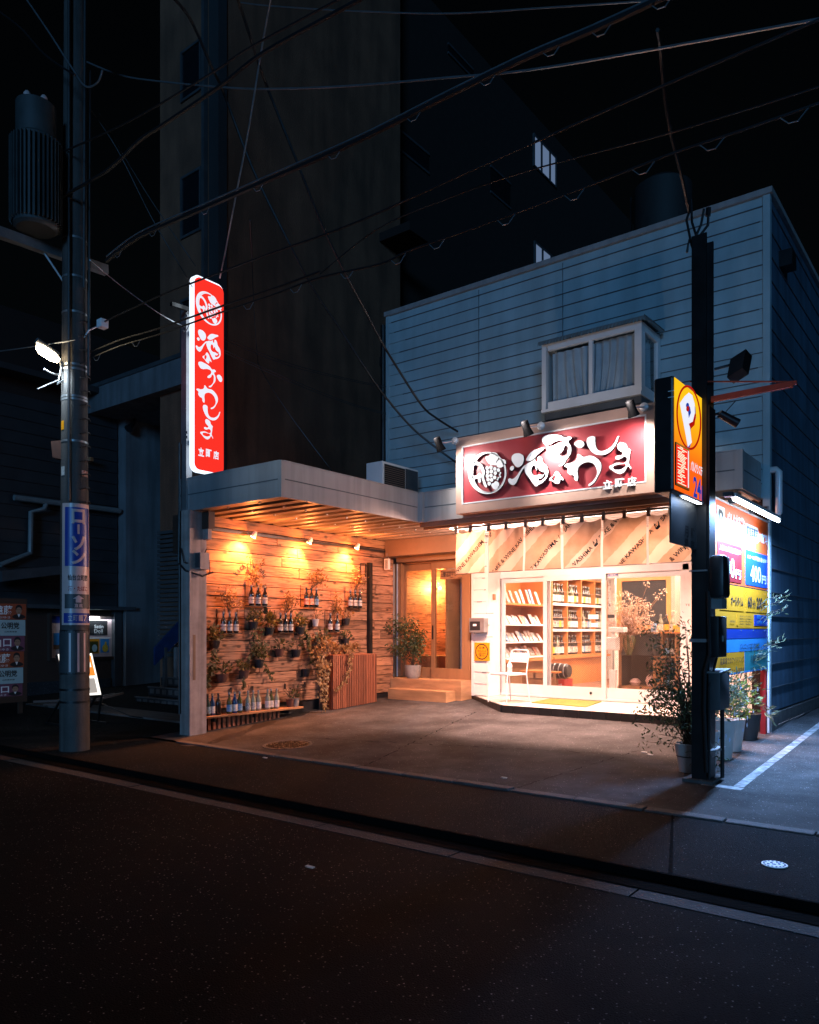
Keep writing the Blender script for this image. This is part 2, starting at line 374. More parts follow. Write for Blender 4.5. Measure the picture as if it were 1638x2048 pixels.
M['bushleaf'] = leafmat('shrub leaves', (.075, .10, .04), (.03, .05, .018))
M['oliveleaf'] = leafmat('olive leaves', (.17, .19, .10), (.08, .10, .05))
M['limeleaf'] = leafmat('lime leaves', (.30, .32, .05), (.13, .17, .03))
M['flower'] = mat('pale blue petals', (.55, .66, .85), .6, var=.15)
M['pinkflower'] = mat('dried pink petals', (.62, .42, .34), .7, var=.4, scale=30, island=.3)
M['creampetal'] = leafmat('cream dried petals', (.78, .55, .40), (.55, .34, .22))
M['stem'] = mat('stem bark', (.06, .04, .025), .8, var=.3)
M['clear'] = glassmat('clear glass', (.95, .97, .97), .08)
M['wired'] = glassmat('wired glass', (.96, .95, .94), .01, True, .02, .07)
M['dkglass'] = mat('dark window glass', (.01, .012, .015), .1, spec=.8)
M['bdark'] = mat('dark bottle glass', (.012, .010, .009), .12, spec=.7, var=.2)
M['bgreen'] = mat('olive bottle glass', (.07, .075, .02), .12, spec=.7)
M['bblue'] = mat('blue bottle glass', (.01, .05, .16), .12, spec=.7)
M['bteal'] = mat('teal bottle glass', (.01, .045, .06), .12, spec=.7)
M['bclear'] = mat('pale bottle glass', (.32, .32, .22), .15, spec=.7)
M['lwhite'] = mat('white paper label', (.78, .75, .70), .6, col2=(.42, .38, .34), scale=45)
M['lred'] = mat('red printed label', (.60, .12, .05), .6, col2=(.75, .6, .5), scale=40)
M['lblue'] = mat('blue printed label', (.05, .20, .42), .6, col2=(.3, .45, .6), scale=30)
M['lblack'] = mat('black printed label', (.02, .02, .02), .6, col2=(.7, .68, .62), scale=38)
M['lyellow'] = mat('yellow printed label', (.75, .50, .05), .6, var=.3, scale=30)
M['capm'] = mat('bottle cap', (.35, .33, .30), .4, .3, var=.2)
M['chair'] = mat('white lacquer', (.82, .82, .82), .35, var=.05)
M['mat'] = mat('green door mat', (.24, .28, .05), .95, bump=.8, bscale=200, var=.3, scale=20)
M['red'] = mat('red plastic', (.55, .02, .015), .4, var=.15)
M['orange'] = mat('orange print', (.85, .115, .018), .5, var=.05)
M['yellow'] = mat('yellow print', (.80, .31, .004), .5, var=.05)
M['bluep'] = mat('blue print', (.015, .09, .50), .5, var=.05)
M['redp'] = mat('dark red print', (.30, .008, .008), .5, var=.05)
M['ltblue'] = mat('light blue print', (.03, .26, .60), .5, var=.1)
M['teal'] = mat('teal print', (.02, .22, .24), .5, var=.1)
M['whitep'] = mat('white print', (.85, .85, .85), .5, var=.02)
M['blackpr'] = mat('black print', (.012, .012, .014), .6, var=.02)
M['navy'] = mat('navy print', (.015, .05, .32), .35, var=.05)
M['pinkp'] = mat('faded plate', (.70, .50, .47), .3, var=.12, scale=4)
M['redarm'] = mat('red painted arm', (.42, .06, .03), .5, var=.3)
M['skin'] = mat('printed skin tone', (.40, .22, .14), .6, var=.15)
M['purple'] = mat('purple print', (.20, .06, .11), .6, var=.2)
M['oranged'] = mat('red orange print', (.38, .07, .025), .6, var=.2)
M['paleblue'] = mat('pale blue print', (.36, .50, .52), .6, var=.08)
M['carton'] = mat('brown cardboard', (.20, .09, .04), .8, var=.2)
M['cloth'] = mat('black cloth', (.016, .019, .023), .8, var=.3)
M['floor'] = mat('shop floor', (.26, .13, .09), .5, var=.15, scale=3)
M['curtain'] = None
M['e_red'] = em('backlit red acrylic', (.95, .032, .02), 1.05)
M['e_white'] = em('backlit white acrylic', (.72, .84, 1), 1.7)
M['e_yel'] = em('backlit yellow print', (1, .13, .008), 1.05, (1, .55, .01), 2, .25, .75)
M['e_pw'] = em('backlit white print', (.86, .88, 1), 1.0)
M['e_redp'] = em('backlit red print', (.55, .01, .005), .8)
M['e_bluep'] = em('backlit blue print', (.01, .06, .5), .8)
M['e_tube'] = em('fluorescent tube', (.75, .88, 1), 26)
M['e_lamp'] = em('street lamp lens', (1, .80, .52), 40)
M['e_bulb'] = em('warm bulb', (1, .55, .22), 30)
M['e_spot'] = em('spot lens', (.9, .95, 1), 12)
M['e_ceiling'] = em('ceiling light panel', (1, .86, .72), 9)
M['e_win'] = em('lit window', (.30, .45, .75), .35)
M['e_led'] = em('red display', (1, .02, .01), 1.8)
M['e_leds'] = em('bright display rows', (1, .55, .40), 2.2)
M['e_case'] = em('showcase lamp', (.8, .92, 1), 14)
def cur(m, nt, N, L, b, out, mp): pass
M['curtain'] = mat('grey curtain', (.42, .47, .52), .8, var=.2, scale=3)
def area(name, loc, size, power, col, rot=(0, 0, 0), sy=None, parent=None, spread=180):
    l = bpy.data.lights.new(name, 'AREA'); l.energy = power; l.color = col; l.size = size; l.spread = R(spread)
    if sy: l.shape = 'RECTANGLE'; l.size_y = sy
    o = bpy.data.objects.new(name, l); COL.objects.link(o); o.location = Vector(loc) - (wloc(parent) if parent else Vector()); o.rotation_euler = rot
    if parent: o.parent = parent
    return o
def spot(name, loc, to, power, col, ang=60, blend=.5, rad=.03, parent=None):
    l = bpy.data.lights.new(name, 'SPOT'); l.energy = power; l.color = col; l.spot_size = R(ang); l.spot_blend = blend; l.shadow_soft_size = rad
    o = bpy.data.objects.new(name, l); COL.objects.link(o); o.location = Vector(loc) - (wloc(parent) if parent else Vector())
    o.rotation_euler = (Vector(loc) - Vector(to)).to_track_quat('Z', 'Y').to_euler()
    if parent: o.parent = parent
    return o
def point(name, loc, power, col, rad=.05, parent=None):
    l = bpy.data.lights.new(name, 'POINT'); l.energy = power; l.color = col; l.shadow_soft_size = rad
    o = bpy.data.objects.new(name, l); COL.objects.link(o); o.location = Vector(loc) - (wloc(parent) if parent else Vector())
    if parent: o.parent = parent
    return o
ORD = ['first', 'second', 'third', 'fourth', 'fifth', 'sixth', 'seventh', 'eighth', 'ninth', 'tenth', 'eleventh', 'twelfth', 'thirteenth', 'fourteenth']

# ------------------------------------------------------------------ ground
def struct(name, m, mb): return tag(mb.build(name, m), kind='structure')
struct('ground', M['dirt_shade'], MB().quad((-400, -400, -.16), (400, -400, -.16), (400, 500, -.16), (-400, 500, -.16)))
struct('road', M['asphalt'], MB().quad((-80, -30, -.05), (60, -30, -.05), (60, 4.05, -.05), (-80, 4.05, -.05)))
g = MB(); x = -40
while x < 30:                                           # gutter blocks with joints
    g.box(x + .004, x + .596 * 2, 4.052, 4.215, -.15, -.046 + rng.uniform(-.002, .002)); x += 1.2
struct('gutter', M['gutter'], g)
struct('kerb_shade', M['dirt_shade'], MB().quad((-80, 4.20, -.0405), (60, 4.20, -.0405), (60, 4.375, -.043), (-80, 4.375, -.043)).quad((-80, 4.375, -.043), (60, 4.375, -.043), (60, 4.40, .002), (-80, 4.40, .002)).quad((-80, 4.40, .002), (60, 4.40, .002), (60, 4.42, .003), (-80, 4.42, .003)))  # black strip paints in the shade of the street-facing kerb
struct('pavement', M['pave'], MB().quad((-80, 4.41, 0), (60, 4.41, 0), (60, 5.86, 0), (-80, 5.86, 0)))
g = MB(); x = -8.2
while x < 8:                                            # concrete edging blocks, slightly uneven
    l = .6; dz = rng.uniform(-.006, .004); dy = rng.uniform(-.006, .006)
    g.bbox(x + .006, x + l - .006, 5.84 + dy, 5.965 + dy, -.1, .018 + dz, .012); x += l
struct('edging_kerb', M['conc'], g)
def sloped(x0, x1, y0, y1, dz=0, n=12):
    m = MB()
    for i in range(n):
        a = y0 + (y1 - y0) * i / n; b = y0 + (y1 - y0) * (i + 1) / n
        m.quad((x0, a, zg(a) + dz), (x1, a, zg(a) + dz), (x1, b, zg(b) + dz), (x0, b, zg(b) + dz))
    return m
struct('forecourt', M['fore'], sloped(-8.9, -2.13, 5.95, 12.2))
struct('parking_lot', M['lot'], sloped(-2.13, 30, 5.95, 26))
struct('side_lot', M['pave'], sloped(-40, -8.9, 5.85, 14, -.003))
lm = MB()
def strip(p, q, w):
    n = 14
    p = Vector(p); q = Vector(q); d = (q - p).normalized(); a = Vector((d.y, -d.x, 0)) * w / 2
    for i in range(n):
        s, e = p.lerp(q, i / n), p.lerp(q, (i + 1) / n)
        lm.quad(*[(k.x, k.y, zg(k.y) + .004) for k in (s - a, s + a, e + a, e - a)])
strip((-1.79, 7.0, 0), (-1.79, 14, 0), .085); strip((-2.08, 6.96, 0), (-1.74, 6.93, 0), .10)
struct('parking_line', M['paint'], lm)
struct('pavement_seam', M['dirt_shade'], MB().quad((-1.98, 5.85, .003), (-1.965, 5.85, .003), (-1.49, 4.42, .003), (-1.515, 4.42, .003)))
struct('concrete_apron', M['conc'], MB().box(-14.2, -9.3, 6.9, 8.2, -.1, .07))

wm = MB(); pts_ = [gnd(u, v) for u, v in ((660, 1417), (635, 1420), (606, 1425), (575, 1437), (545, 1442), (512, 1456), (480, 1467), (450, 1478), (420, 1487), (396, 1492), (380, 1490))]
for i in range(len(pts_) - 1):
    for k in range(6):
        def ed(t):
            j = min(i + int(t), len(pts_) - 2); f = i + t - j; p = pts_[j].lerp(pts_[j + 1], f); w = (.10 + .05 * math.sin(p.y * 7) + .03 * math.sin(p.y * 23)); n = Vector((.6, .8, 0))
            return p - n * w, p + n * w * .8
        (a, b), (c, d) = ed(k / 6), ed((k + 1) / 6)
        wm.quad(*[(q.x, q.y, zg(q.y) + .003) for q in (a, b, d, c)])
struct('wet_trail', mat('wet asphalt', (.022, .020, .019), .35, var=.4, scale=8, bump=.3), wm)
ck = MB()
for a, b, w in (((-8.2, 6.6), (-3.0, 7.9), .006), ((-5.2, 6.0), (-6.3, 9.9), .005), ((-3.4, 6.0), (-2.9, 9.8), .005), ((-7.9, 7.6), (-6.6, 8.7), .004)):
    n = 60; P = [Vector((a[0] + (b[0] - a[0]) * i / n + rng.gauss(0, .012), a[1] + (b[1] - a[1]) * i / n + rng.gauss(0, .02), 0)) for i in range(n + 1)]
    for i in range(n):
        if rng.random() < .12: continue
        q = w * rng.uniform(.4, 1.3); ck.quad(*[(v.x, v.y, zg(v.y) + .0025) for v in (P[i] + Vector((-q, -q, 0)), P[i] + Vector((q, q, 0)), P[i + 1] + Vector((q, q, 0)), P[i + 1] + Vector((-q, -q, 0)))])
struct('forecourt_cracks', M['dirt_shade'], ck)
# manhole in the forecourt
p = gnd(575, 1490)
mh = thing('manhole_cover', 'round patterned iron manhole cover set in the shop forecourt', 'manhole cover', p)
def tilt(o): o.rotation_euler = (math.atan(.045), 0, 0)
m = MB(); m.lathe([(.30, -.02), (.30, .006), (.27, .006), (.27, -.02)], p, 40); m.build('rim', M['conc'], mh)
m = MB(); m.lathe([(.268, -.02), (.268, .002), (0, .002)], p, 40)
for i in range(-8, 9):
    for j in range(-8, 9):
        if math.hypot(i, j) < 8 and rng.random() < .8: m.box(p.x + i * .031 - .009, p.x + i * .031 + .009, p.y + j * .031 - .009, p.y + j * .031 + .009, p.z, p.z + .006)
m.build('lid', M['dksteel'], mh); tilt(mh)
p = onZ(1549, 1730, .003)
vc = thing('valve_cover', 'small white painted round valve cover in the pavement at the right edge', 'valve cover', p)
m = MB(); m.lathe([(.072, 0), (.072, .006), (0, .007)], p, 28); m.build('disc', M['whitep'], vc)
m = MB()
for a in range(16):
    t = a * math.pi / 8; m.box(p.x + .058 * math.cos(t) - .005, p.x + .058 * math.cos(t) + .005, p.y + .058 * math.sin(t) - .004, p.y + .058 * math.sin(t) + .004, p.z + .007, p.z + .009)
for dx, dy, w, h in ((-.02, .015, .012, .02), (.0, -.01, .02, .012), (.025, .012, .012, .016), (-.03, -.02, .014, .008), (.012, .032, .018, .007)):
    m.box(p.x + dx - w / 2, p.x + dx + w / 2, p.y + dy - h / 2, p.y + dy + h / 2, p.z + .007, p.z + .0092)
m.build('emblem', M['navy'], vc)
for k, (u, v) in enumerate(((1008, 1556), (1300, 1510), (1288, 1505), (530, 1516), (620, 1735))):
    p = gnd(u, v); d = MB().box(p.x - .03, p.x + .03, p.y - .012, p.y + .012, p.z + .001, p.z + .008).build('litter_scrap', M['lwhite'])
    tag(d, ['white paper scrap lying on the forecourt near its front edge', 'larger white crumb on the forecourt left of the potted shrub', 'smaller white crumb on the forecourt left of the potted shrub', 'pale scrap on the pavement between utility pole and canopy post', 'white fleck lying out on the dark road'][k], 'litter', 'scraps of litter on the ground')

# ------------------------------------------------------------------ shop building
YF, XR, XL = 9.94, -2.2, -8.1
shop = thing('shop_building', 'two storey liquor shop with blue grey siding, bay window and flat metal canopy', 'building', (-5.2, 10.5, 0))
def siding(x0, x1, z0, z1, pitch, y, axis='y'):
    m = MB(); j = MB(); z = z0; k = 0
    while z < z1 - .01:
        e = min(z + pitch, z1)
        P = [(y - .012, z + .004), (y - .001, e), (y + .02, e), (y + .02, z + .004)]
        if axis == 'y':
            a = [(x0, p, q) for p, q in P]; b = [(x1, p, q) for p, q in P]
        else:
            a = [(2 * y - p, x0, q) for p, q in P]; b = [(2 * y - p, x1, q) for p, q in P]
        m.add(a + b, [(0, 4, 5, 1), (1, 5, 6, 2), (2, 6, 7, 3), (3, 7, 4, 0), (0, 1, 2, 3), (7, 6, 5, 4)])
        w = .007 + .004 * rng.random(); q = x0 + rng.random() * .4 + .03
        if z > z0:  # dark strips stand in for the shadow line under each lap
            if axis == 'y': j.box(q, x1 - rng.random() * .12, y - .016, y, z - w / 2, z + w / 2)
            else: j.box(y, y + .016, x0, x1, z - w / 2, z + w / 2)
        z = e; k += 1
    return m, j
sm, sj = siding(XL, XR - .012, 3.0, 6.64, .176, YF)
uw = sm.build('upper_wall', M['siding'], shop); sj.build('lap_shade', M['seam_shade'], uw)
B('sheet_seam', M['seam_shade'], uw, *[(x, x + .006, YF - .0165, YF, 3.4, 6.6) for x in (-6.3, -4.9)])
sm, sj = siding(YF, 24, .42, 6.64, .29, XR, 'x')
sw = sm.build('side_wall', M['siding_side'], shop); sj.build('lap_shade', M['seam_shade'], sw)
B('foundation', M['conc'], shop, (XR - .2, XR + .035, YF + .02, 24, -.1, .40))
B('wall_core', M['darkwall'], shop, (XL, XR - .03, 12.6, 24, 3.2, 6.6), (XL, -8.0, YF + .03, 12.6, 3.2, 6.6), (XR - .2, XR - .03, YF + .05, 24, 0.3, 6.6))
B('corner_trim', M['siding'], shop, (XR - .06, XR + .02, YF - .022, YF - .002, 2.9, 6.64), (XR + .002, XR + .018, YF - .002, YF + .07, .4, 6.64), (XL - .02, XL + .04, YF - .022, YF + .2, 3.2, 6.64))
B('parapet_cap', M['fascia'], shop, (XL - .04, XR + .05, YF - .05, YF + .15, 6.64, 6.71), (XR - .1, XR + .05, YF + .15, 24, 6.64, 6.71))
# canopy: fascia boards with pressed seams, L-shaped round the forecourt
CZ0, CZ1 = 2.995, 3.425
fa = MB()
fa.box(-8.75, -6.76, 6.30, 6.34, CZ0, CZ1); fa.box(-6.80, -6.76, 6.34, 9.06, CZ0, CZ1)
fa.box(-6.80, -2.28, 9.06, 9.10, CZ0, CZ1); fa.box(-2.32, -2.28, 9.10, 10.0, CZ0, CZ1)
fo = fa.build('canopy_fascia', M['fascia'], shop)
B('seam', M['seam_shade'], fo, (-8.72, -6.82, 6.296, 6.31, 3.205, 3.217), (-6.77, -6.756, 6.36, 8.98, 3.205, 3.217), (-6.70, -2.36, 9.056, 9.07, 3.205, 3.217), (-2.29, -2.276, 9.12, 9.9, 3.205, 3.217))
B('trim', M['fascia'], fo, (-6.79, -6.752, 6.292, 6.345, CZ0 - .004, CZ1 + .006), (-6.765, -6.68, 9.0, 9.064, CZ0 - .004, CZ1 + .004), (-2.34, -2.272, 9.052, 9.11, CZ0 - .004, CZ1 + .006),
  (-8.75, -6.79, 6.294, 6.33, CZ1, CZ1 + .012), (-6.785, -6.754, 6.345, 9.0, CZ1, CZ1 + .012), (-6.68, -2.34, 9.054, 9.09, CZ1, CZ1 + .012))
B('canopy_roof', M['steel'], shop, (-8.75, -6.8, 6.34, 10.9, CZ1 - .08, CZ1 - .05), (-6.8, -2.32, 9.10, YF - .03, CZ1 - .08, CZ1 - .05))
def corrug(x0, x1, y0, y1, z, p=.2, h=.055):
    m = MB(); y = y0
    while y < y1 - .01:
        for a, b, c, d in ((0, .45, 0, 0), (.45, .58, 0, h), (.58, .87, h, h), (.87, 1, h, 0)):
            ya, yb = min(y + a * p, y1), min(y + b * p, y1)
            m.quad((x0, ya, z + c), (x1, ya, z + c), (x1, yb, z + d), (x0, yb, z + d))
        y += p
    return m
cs = corrug(-8.73, -6.81, 6.36, 10.7, 3.0, .27, .06).build('soffit', M['soffit'], shop)
B('soffit_screws', M['steel'], cs, *[(x - .012, x + .012, y + .03, y + .05, 2.985, 3.0) for x in (-7.9, -7.3) for y in [6.4 + .2 * i for i in range(0, 20, 2)]])
so2 = corrug(-6.80, -2.33, 9.11, 11.5, 3.0, .2, .04).build('soffit', M['white'], shop)
B('soffit_edge', M['brownmetal'], so2, (-6.80, -2.33, 9.10, 9.16, 2.93, 2.995), (-6.8, -2.33, 9.19, 9.23, 2.90, 2.985))
B('right_soffit', M['signframe'], shop, (-2.33, -2.30, 9.11, 10.0, 2.97, 2.994))
B('lintel', M['brownmetal'], shop, (-8.72, -6.95, 10.62, 10.95, 2.73, 3.06))
B('lintel', M['brownmetal'], shop, (-8.72, -6.95, 10.95, 11.16, 2.65, 2.73))
# ground floor walls
cm, cj = siding(-7.18, -6.9, .30, 2.99, .2, 11.13)
cw = cm.build('pillar_cladding', M['white'], shop); cj.build('lap_shade', M['seam_shade'], cw)
B('pillar', M['white'], shop, (-6.9, -6.87, 11.115, 11.56, .29, 2.98), (-7.2, -7.15, 11.115, 11.5, .29, 2.98))
B('inner_wall', M['wallwhite'], shop, (-7.75, -7.70, 11.6, 17, .3, 3.2), (-7.7, -3.0, 16.9, 17.0, .3, 3.2), (-2.9, -2.8, 11.6, 17, .3, 3.2))
B('ceiling', M['wallwhite'], shop, (-7.75, -2.8, 11.62, 17, 3.0, 3.1))
B('shop_floor', M['floor'], shop, (-7.75, -2.8, 11.62, 17, .2, .30))
B('right_pier', M['white'], shop, (-3.64, -2.34, 11.5, 11.62, .29, 2.98))
B('transom', M['white'], shop, (-6.87, -3.64, 11.55, 11.62, 2.40, 2.98))
# storefront of sliding doors
sf = thing('sliding_shopfront', 'white aluminium shopfront of wired glass sliding doors under the banner curtain', 'shopfront', (-5.3, 11.55, .29))
def XatY(u, Y): return onY(u, 1262, Y).x
xs = [XatY(u, 11.55) for u in (1001, 1086, 1099, 1199, 1212, 1366)]
FZ0, FZ1 = .295, 2.40
fr = MB()
fr.box(-6.87, xs[0], 11.53, 11.6, FZ0, FZ1); fr.box(xs[0], -3.64, 11.53, 11.6, 2.31, FZ1); fr.box(xs[0], -3.64, 11.53, 11.61, FZ0, FZ0 + .03)
fr.box(xs[5], -3.64, 11.53, 11.6, FZ0, FZ1)
fr.build('frame', M['alu'], sf)
def leafdoor(x0, x1, y, nm):
    d = B(nm, M['alu'], sf, (x0, x0 + .07, y, y + .035, FZ0 + .03, 2.31), (x1 - .07, x1, y, y + .035, FZ0 + .03, 2.31), (x0 + .07, x1 - .07, y, y + .035, FZ0 + .03, FZ0 + .20), (x0 + .07, x1 - .07, y, y + .035, 2.23, 2.31))
    g_ = B('glass', M['wired'], d, (x0 + .07, x1 - .07, y + .013, y + .019, FZ0 + .2, 2.23)); return d
leafdoor(xs[0], xs[2] + .0, 11.575, 'door_panel')
dd = leafdoor(xs[1] + .01, xs[4], 11.535, 'door_panel')
leafdoor(xs[4] - .09, xs[5] + .02, 11.577, 'door_panel')
m = MB().lathe([(.022, -.006), (.022, .004), (0, .006)], (xs[3] - .14, 11.533, FZ0 + .11), 14, 'y'); m.build('lock', M['blackp'], dd)
def wtext(name, m_, parent, items, fn):
    mb = MB()
    for t, box, *b in items: put2d(mb, text2d(t, b[0] if b else 0), box, fn)
    return mb.build(name, m_, parent)
fy = lambda Y: (lambda x, y, d: (x, Y - d, y))
fx = lambda X: (lambda x, y, d: (X + d, x, y))
# stickers on the glass
a = onY(1214, 1157, 11.57); b = onY(1237, 1144, 11.57)
st = B('sticker', M['whitep'], sf, (a.x, b.x, 11.571, 11.574, a.z, b.z + .01)); 
wtext('lettering', M['bluep'], st, [('SECOM', (a.x + .01, a.z + .03, b.x - .01, b.z - .02), .02)], fy(11.569))
B('sticker', M['orange'], sf, (a.x, b.x, 11.571, 11.574, b.z + .03, b.z + .14))
a = onY(1215, 1236, 11.57); b = onY(1229, 1229, 11.57); B('sticker', M['blackpr'], sf, (a.x, b.x, 11.571, 11.574, a.z, b.z))
a = onY(1176, 1238, 11.53); b = onY(1196, 1229, 11.53); B('sticker', M['whitep'], sf, (a.x, b.x, 11.545, 11.548, a.z, b.z))
a = onY(1181, 1254, 11.53); b = onY(1195, 1246, 11.53); B('sticker', M['whitep'], sf, (a.x, b.x, 11.545, 11.548, a.z, b.z))
a = onY(1215, 1217, 11.57); b = onY(1221, 1156, 11.57); s_ = B('sticker', M['lblack'], sf, (a.x, b.x, 11.571, 11.574, a.z, b.z))
xx = XatY(1384, 11.49); wtext('pier_lettering', M['dkgrey'], shop, [('S', (xx - .03, 1.02, xx + .005, 1.07)), ('TE', (xx - .10, 1.77, xx - .03, 1.80))], fy(11.497))

# bay window
BX0, BX1, BY, BZ0, BZ1 = -4.87, -3.5, 9.25, 4.36, 5.20
bw = B('bay_window', M['alu'], shop, (BX0, BX0 + .06, BY, BY + .06, BZ0, BZ1), (BX1 - .09, BX1, BY, BY + .06, BZ0, BZ1), (BX0 + .09, BX1 - .09, BY, BY + .06, BZ1 - .06, BZ1), (BX0 + .09, BX1 - .09, BY, BY + .06, BZ0, BZ0 + .09),
  (-4.20, -4.15, BY + .005, BY + .05, BZ0 + .09, BZ1 - .06), (BX0, BX1, BY - .02, YF - .02, BZ0 - .04, BZ0), (BX0, BX1, BY, YF - .02, BZ1, BZ1 + .03),
  (BX1 - .05, BX1, YF - .12, YF - .02, BZ0, BZ1), (BX1 - .05, BX1, BY + .06, BY + .12, BZ0, BZ1), (BX1 - .05, BX1, BY + .12, YF - .12, BZ0, BZ0 + .09), (BX1 - .05, BX1, BY + .12, YF - .12, BZ1 - .07, BZ1),
  (BX0, BX0 + .05, BY + .06, YF - .02, BZ0, BZ1))
B('glass', M['clear'], bw, (BX0 + .09, BX1 - .09, BY + .025, BY + .03, BZ0 + .09, BZ1 - .06), (BX1 - .03, BX1 - .025, BY + .12, YF - .12, BZ0 + .09, BZ1 - .07))
B('base_board', M['dkgrey'], bw, (BX0 + .02, BX1 - .02, BY + .04, YF - .02, BZ0 - .13, BZ0 - .04))
B('back_panel', M['darkwall'], bw, (BX0 + .06, BX1 - .06, YF - .05, YF - .03, BZ0, BZ1))
m = MB()
def drape(x0, x1, y, z0, z1, nf, gather):
    nx, nz = 90, 14
    vs = []; fs = []
    ph = [rng.uniform(-.6, .6) for _ in range(nf * 3)]
    for j in range(nz + 1):
        t = j / nz; sag = t * t
        for i in range(nx + 1):
            s = i / nx; xx = x0 + (x1 - x0) * (s + gather * sag * (.5 - abs(s - .5)) * math.sin(s * 3.1))
            w = math.sin(s * nf * 2 * math.pi + ph[int(s * nf)] * .6 * (t + .2)) * (.012 + .022 * t) + math.sin(s * nf * 4.3 * math.pi + 1.7 * t) * .010 * t
            zz = z1 + (z0 - z1) * t + (.03 * math.sin(s * 5) * t if j == nz else 0)
            vs.append((xx, y + w, zz))
    for j in range(nz):
        for i in range(nx): fs.append((j * (nx + 1) + i, j * (nx + 1) + i + 1, (j + 1) * (nx + 1) + i + 1, (j + 1) * (nx + 1) + i))
    return vs, fs
c1 = MB().add(*drape(-4.76, -4.16, BY + .10, BZ0 + .02, BZ1 - .08, 5, .35)).build('curtain', M['curtain'], bw, True)
c1 = MB().add(*drape(-4.22, -3.60, BY + .13, BZ0 + .02, BZ1 - .05, 6, -.3)).build('curtain', M['curtain'], bw, True)
v_, f_ = drape(BY + .10, YF - .12, 0, BZ0 + .02, BZ1 - .06, 4, .2)
MB().add([(BX1 - .10 + y_, x_, z_) for x_, y_, z_ in v_], f_).build('curtain', M['curtain'], bw, True)
aw = MB(); n = 64                                    # crumpled corrugated little roof over the bay
for i in range(n):
    x0 = BX0 - .04 + (BX1 - BX0 + .10) * i / n; x1 = x0 + (BX1 - BX0 + .10) / n; d = .012 * (i % 2); q = rng.uniform(-.012, .012)
    aw.quad((x0, BY - .05 - d, BZ1 + .01 + q), (x1, BY - .05 + d - .012, BZ1 + .01 - q), (x1, BY - .03, BZ1 + .075), (x0, BY - .03, BZ1 + .075)); aw.quad((x0, BY - .03, BZ1 + .075), (x1, BY - .03, BZ1 + .075), (x1, YF - .02, BZ1 + .10), (x0, YF - .02, BZ1 + .10))
for i in range(24):
    y0 = BY - .05 + (YF - BY) * i / 24; y1 = y0 + (YF - BY) / 24
    aw.quad((BX1 + .06 + .01 * (i % 2), y0, BZ1 + .01), (BX1 + .06, y1, BZ1 + .01), (BX1 + .05, y1, BZ1 + .085), (BX1 + .05, y0, BZ1 + .085))
aw.build('roof', M['grey'], bw)

# pipes on the shop
dp = MB(); dp.tube([(-8.16, 9.9, 3.3), (-8.16, 9.9, 6.5)], .045, 10)
dp.build('drainpipe', M['dksteel'], shop, True)
p0 = onX(1556, 942, -2.1); p1 = onX(1553, 1030, -2.1)
pp = MB(); pp.tube([(-2.2, p0.y, p0.z + .02), (-2.12, p0.y, p0.z + .02), (-2.09, p0.y, p0.z - .01), (-2.09, p0.y, p1.z + .03), (-2.12, p0.y, p1.z), (-2.2, p0.y, p1.z - .02)], .04, 10); pp.build('drainpipe', M['alu'], shop, True)
vb = MB(); q = onX(1578, 521, XR + .1); vb.box(XR, XR + .16, q.y - .12, q.y + .12, q.z - .10, q.z + .1); vb.build('vent_hood', M['dksteel'], shop)
# lights under the shop canopy, behind the banner curtain
for k, x in enumerate((-6.05, -4.65, -3.35)):
    t = thing('canopy_light', ['left', 'middle', 'right'][k] + ' of three batten lights under the canopy behind the banner', 'ceiling light', (x, 9.55, 2.9), 0, 'batten lights under the shop canopy')
    B('housing', M['white'], t, (x - .5, x + .5, 9.49, 9.61, 2.955, 2.995))
    B('diffuser', M['e_ceiling'], t, (x - .49, x + .49, 9.50, 9.60, 2.925, 2.955))
    area('canopy_lamp', (x, 9.55, 2.915), .9, 118, (1, .58, .45), (0, 0, 0), .1, t, 140)
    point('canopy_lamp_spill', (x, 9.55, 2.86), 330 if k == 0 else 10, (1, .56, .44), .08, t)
for k, (x, y) in enumerate(((-5.9, 12.9), (-4.2, 12.9), (-5.9, 14.9), (-4.2, 14.9))):
    t = thing('ceiling_light', ['front left', 'front right', 'rear left', 'rear right'][k] + ' ceiling panel light inside the shop', 'ceiling light', (x, y, 2.96), 0, 'ceiling lights inside the shop')
    B('frame', M['alu'], t, (x - .32, x + .32, y - .62, y + .62, 2.975, 2.998)); B('diffuser', M['e_ceiling'], t, (x - .3, x + .3, y - .6, y + .6, 2.96, 2.975))
    area('panel_lamp', (x, y, 2.955), .6, 190, (1, .70, .56), (0, 0, 0), 1.2, t)

# ------------------------------------------------------------------ platform and timber steps
plat = thing('tiled_platform', 'pale tiled shop platform edged in black tile with a cut corner', 'platform', (-5, 10.5, 0))
PF = 9.97
poly = [(-7.2, 11.2), (-5.9, PF), (-2.2, PF), (-2.2, 11.62), (-7.2, 11.62)]
MB().prism([(x, y, .1) for x, y in poly], (0, 0, .185)).build('tile_top', M['tile'], plat)
m = MB()
for (x0, y0), (x1, y1) in zip(poly[:2], poly[1:3]):
    L_ = math.hypot(x1 - x0, y1 - y0); n = max(1, int(L_ / .2)); d = Vector((x1 - x0, y1 - y0, 0)) / L_; nn = Vector((d.y, -d.x, 0))
    for i in range(n):
        a = Vector((x0, y0, 0)) + d * (L_ * i / n + .003); b = Vector((x0, y0, 0)) + d * (L_ * (i + 1) / n - .003)
        m.prism([a + Vector((0, 0, .05)), b + Vector((0, 0, .05)), b + Vector((0, 0, .292)), a + Vector((0, 0, .292))], nn * .035)
m.build('edge_tiles', M['blackedge'], plat)
gl = MB()
for i in range(1, 26): gl.box(-7.1 + i * .2, -7.094 + i * .2, max(PF, PF + (-5.9 - (-7.1 + i * .2)) * .95) + .01, 11.5, .283, .2862)
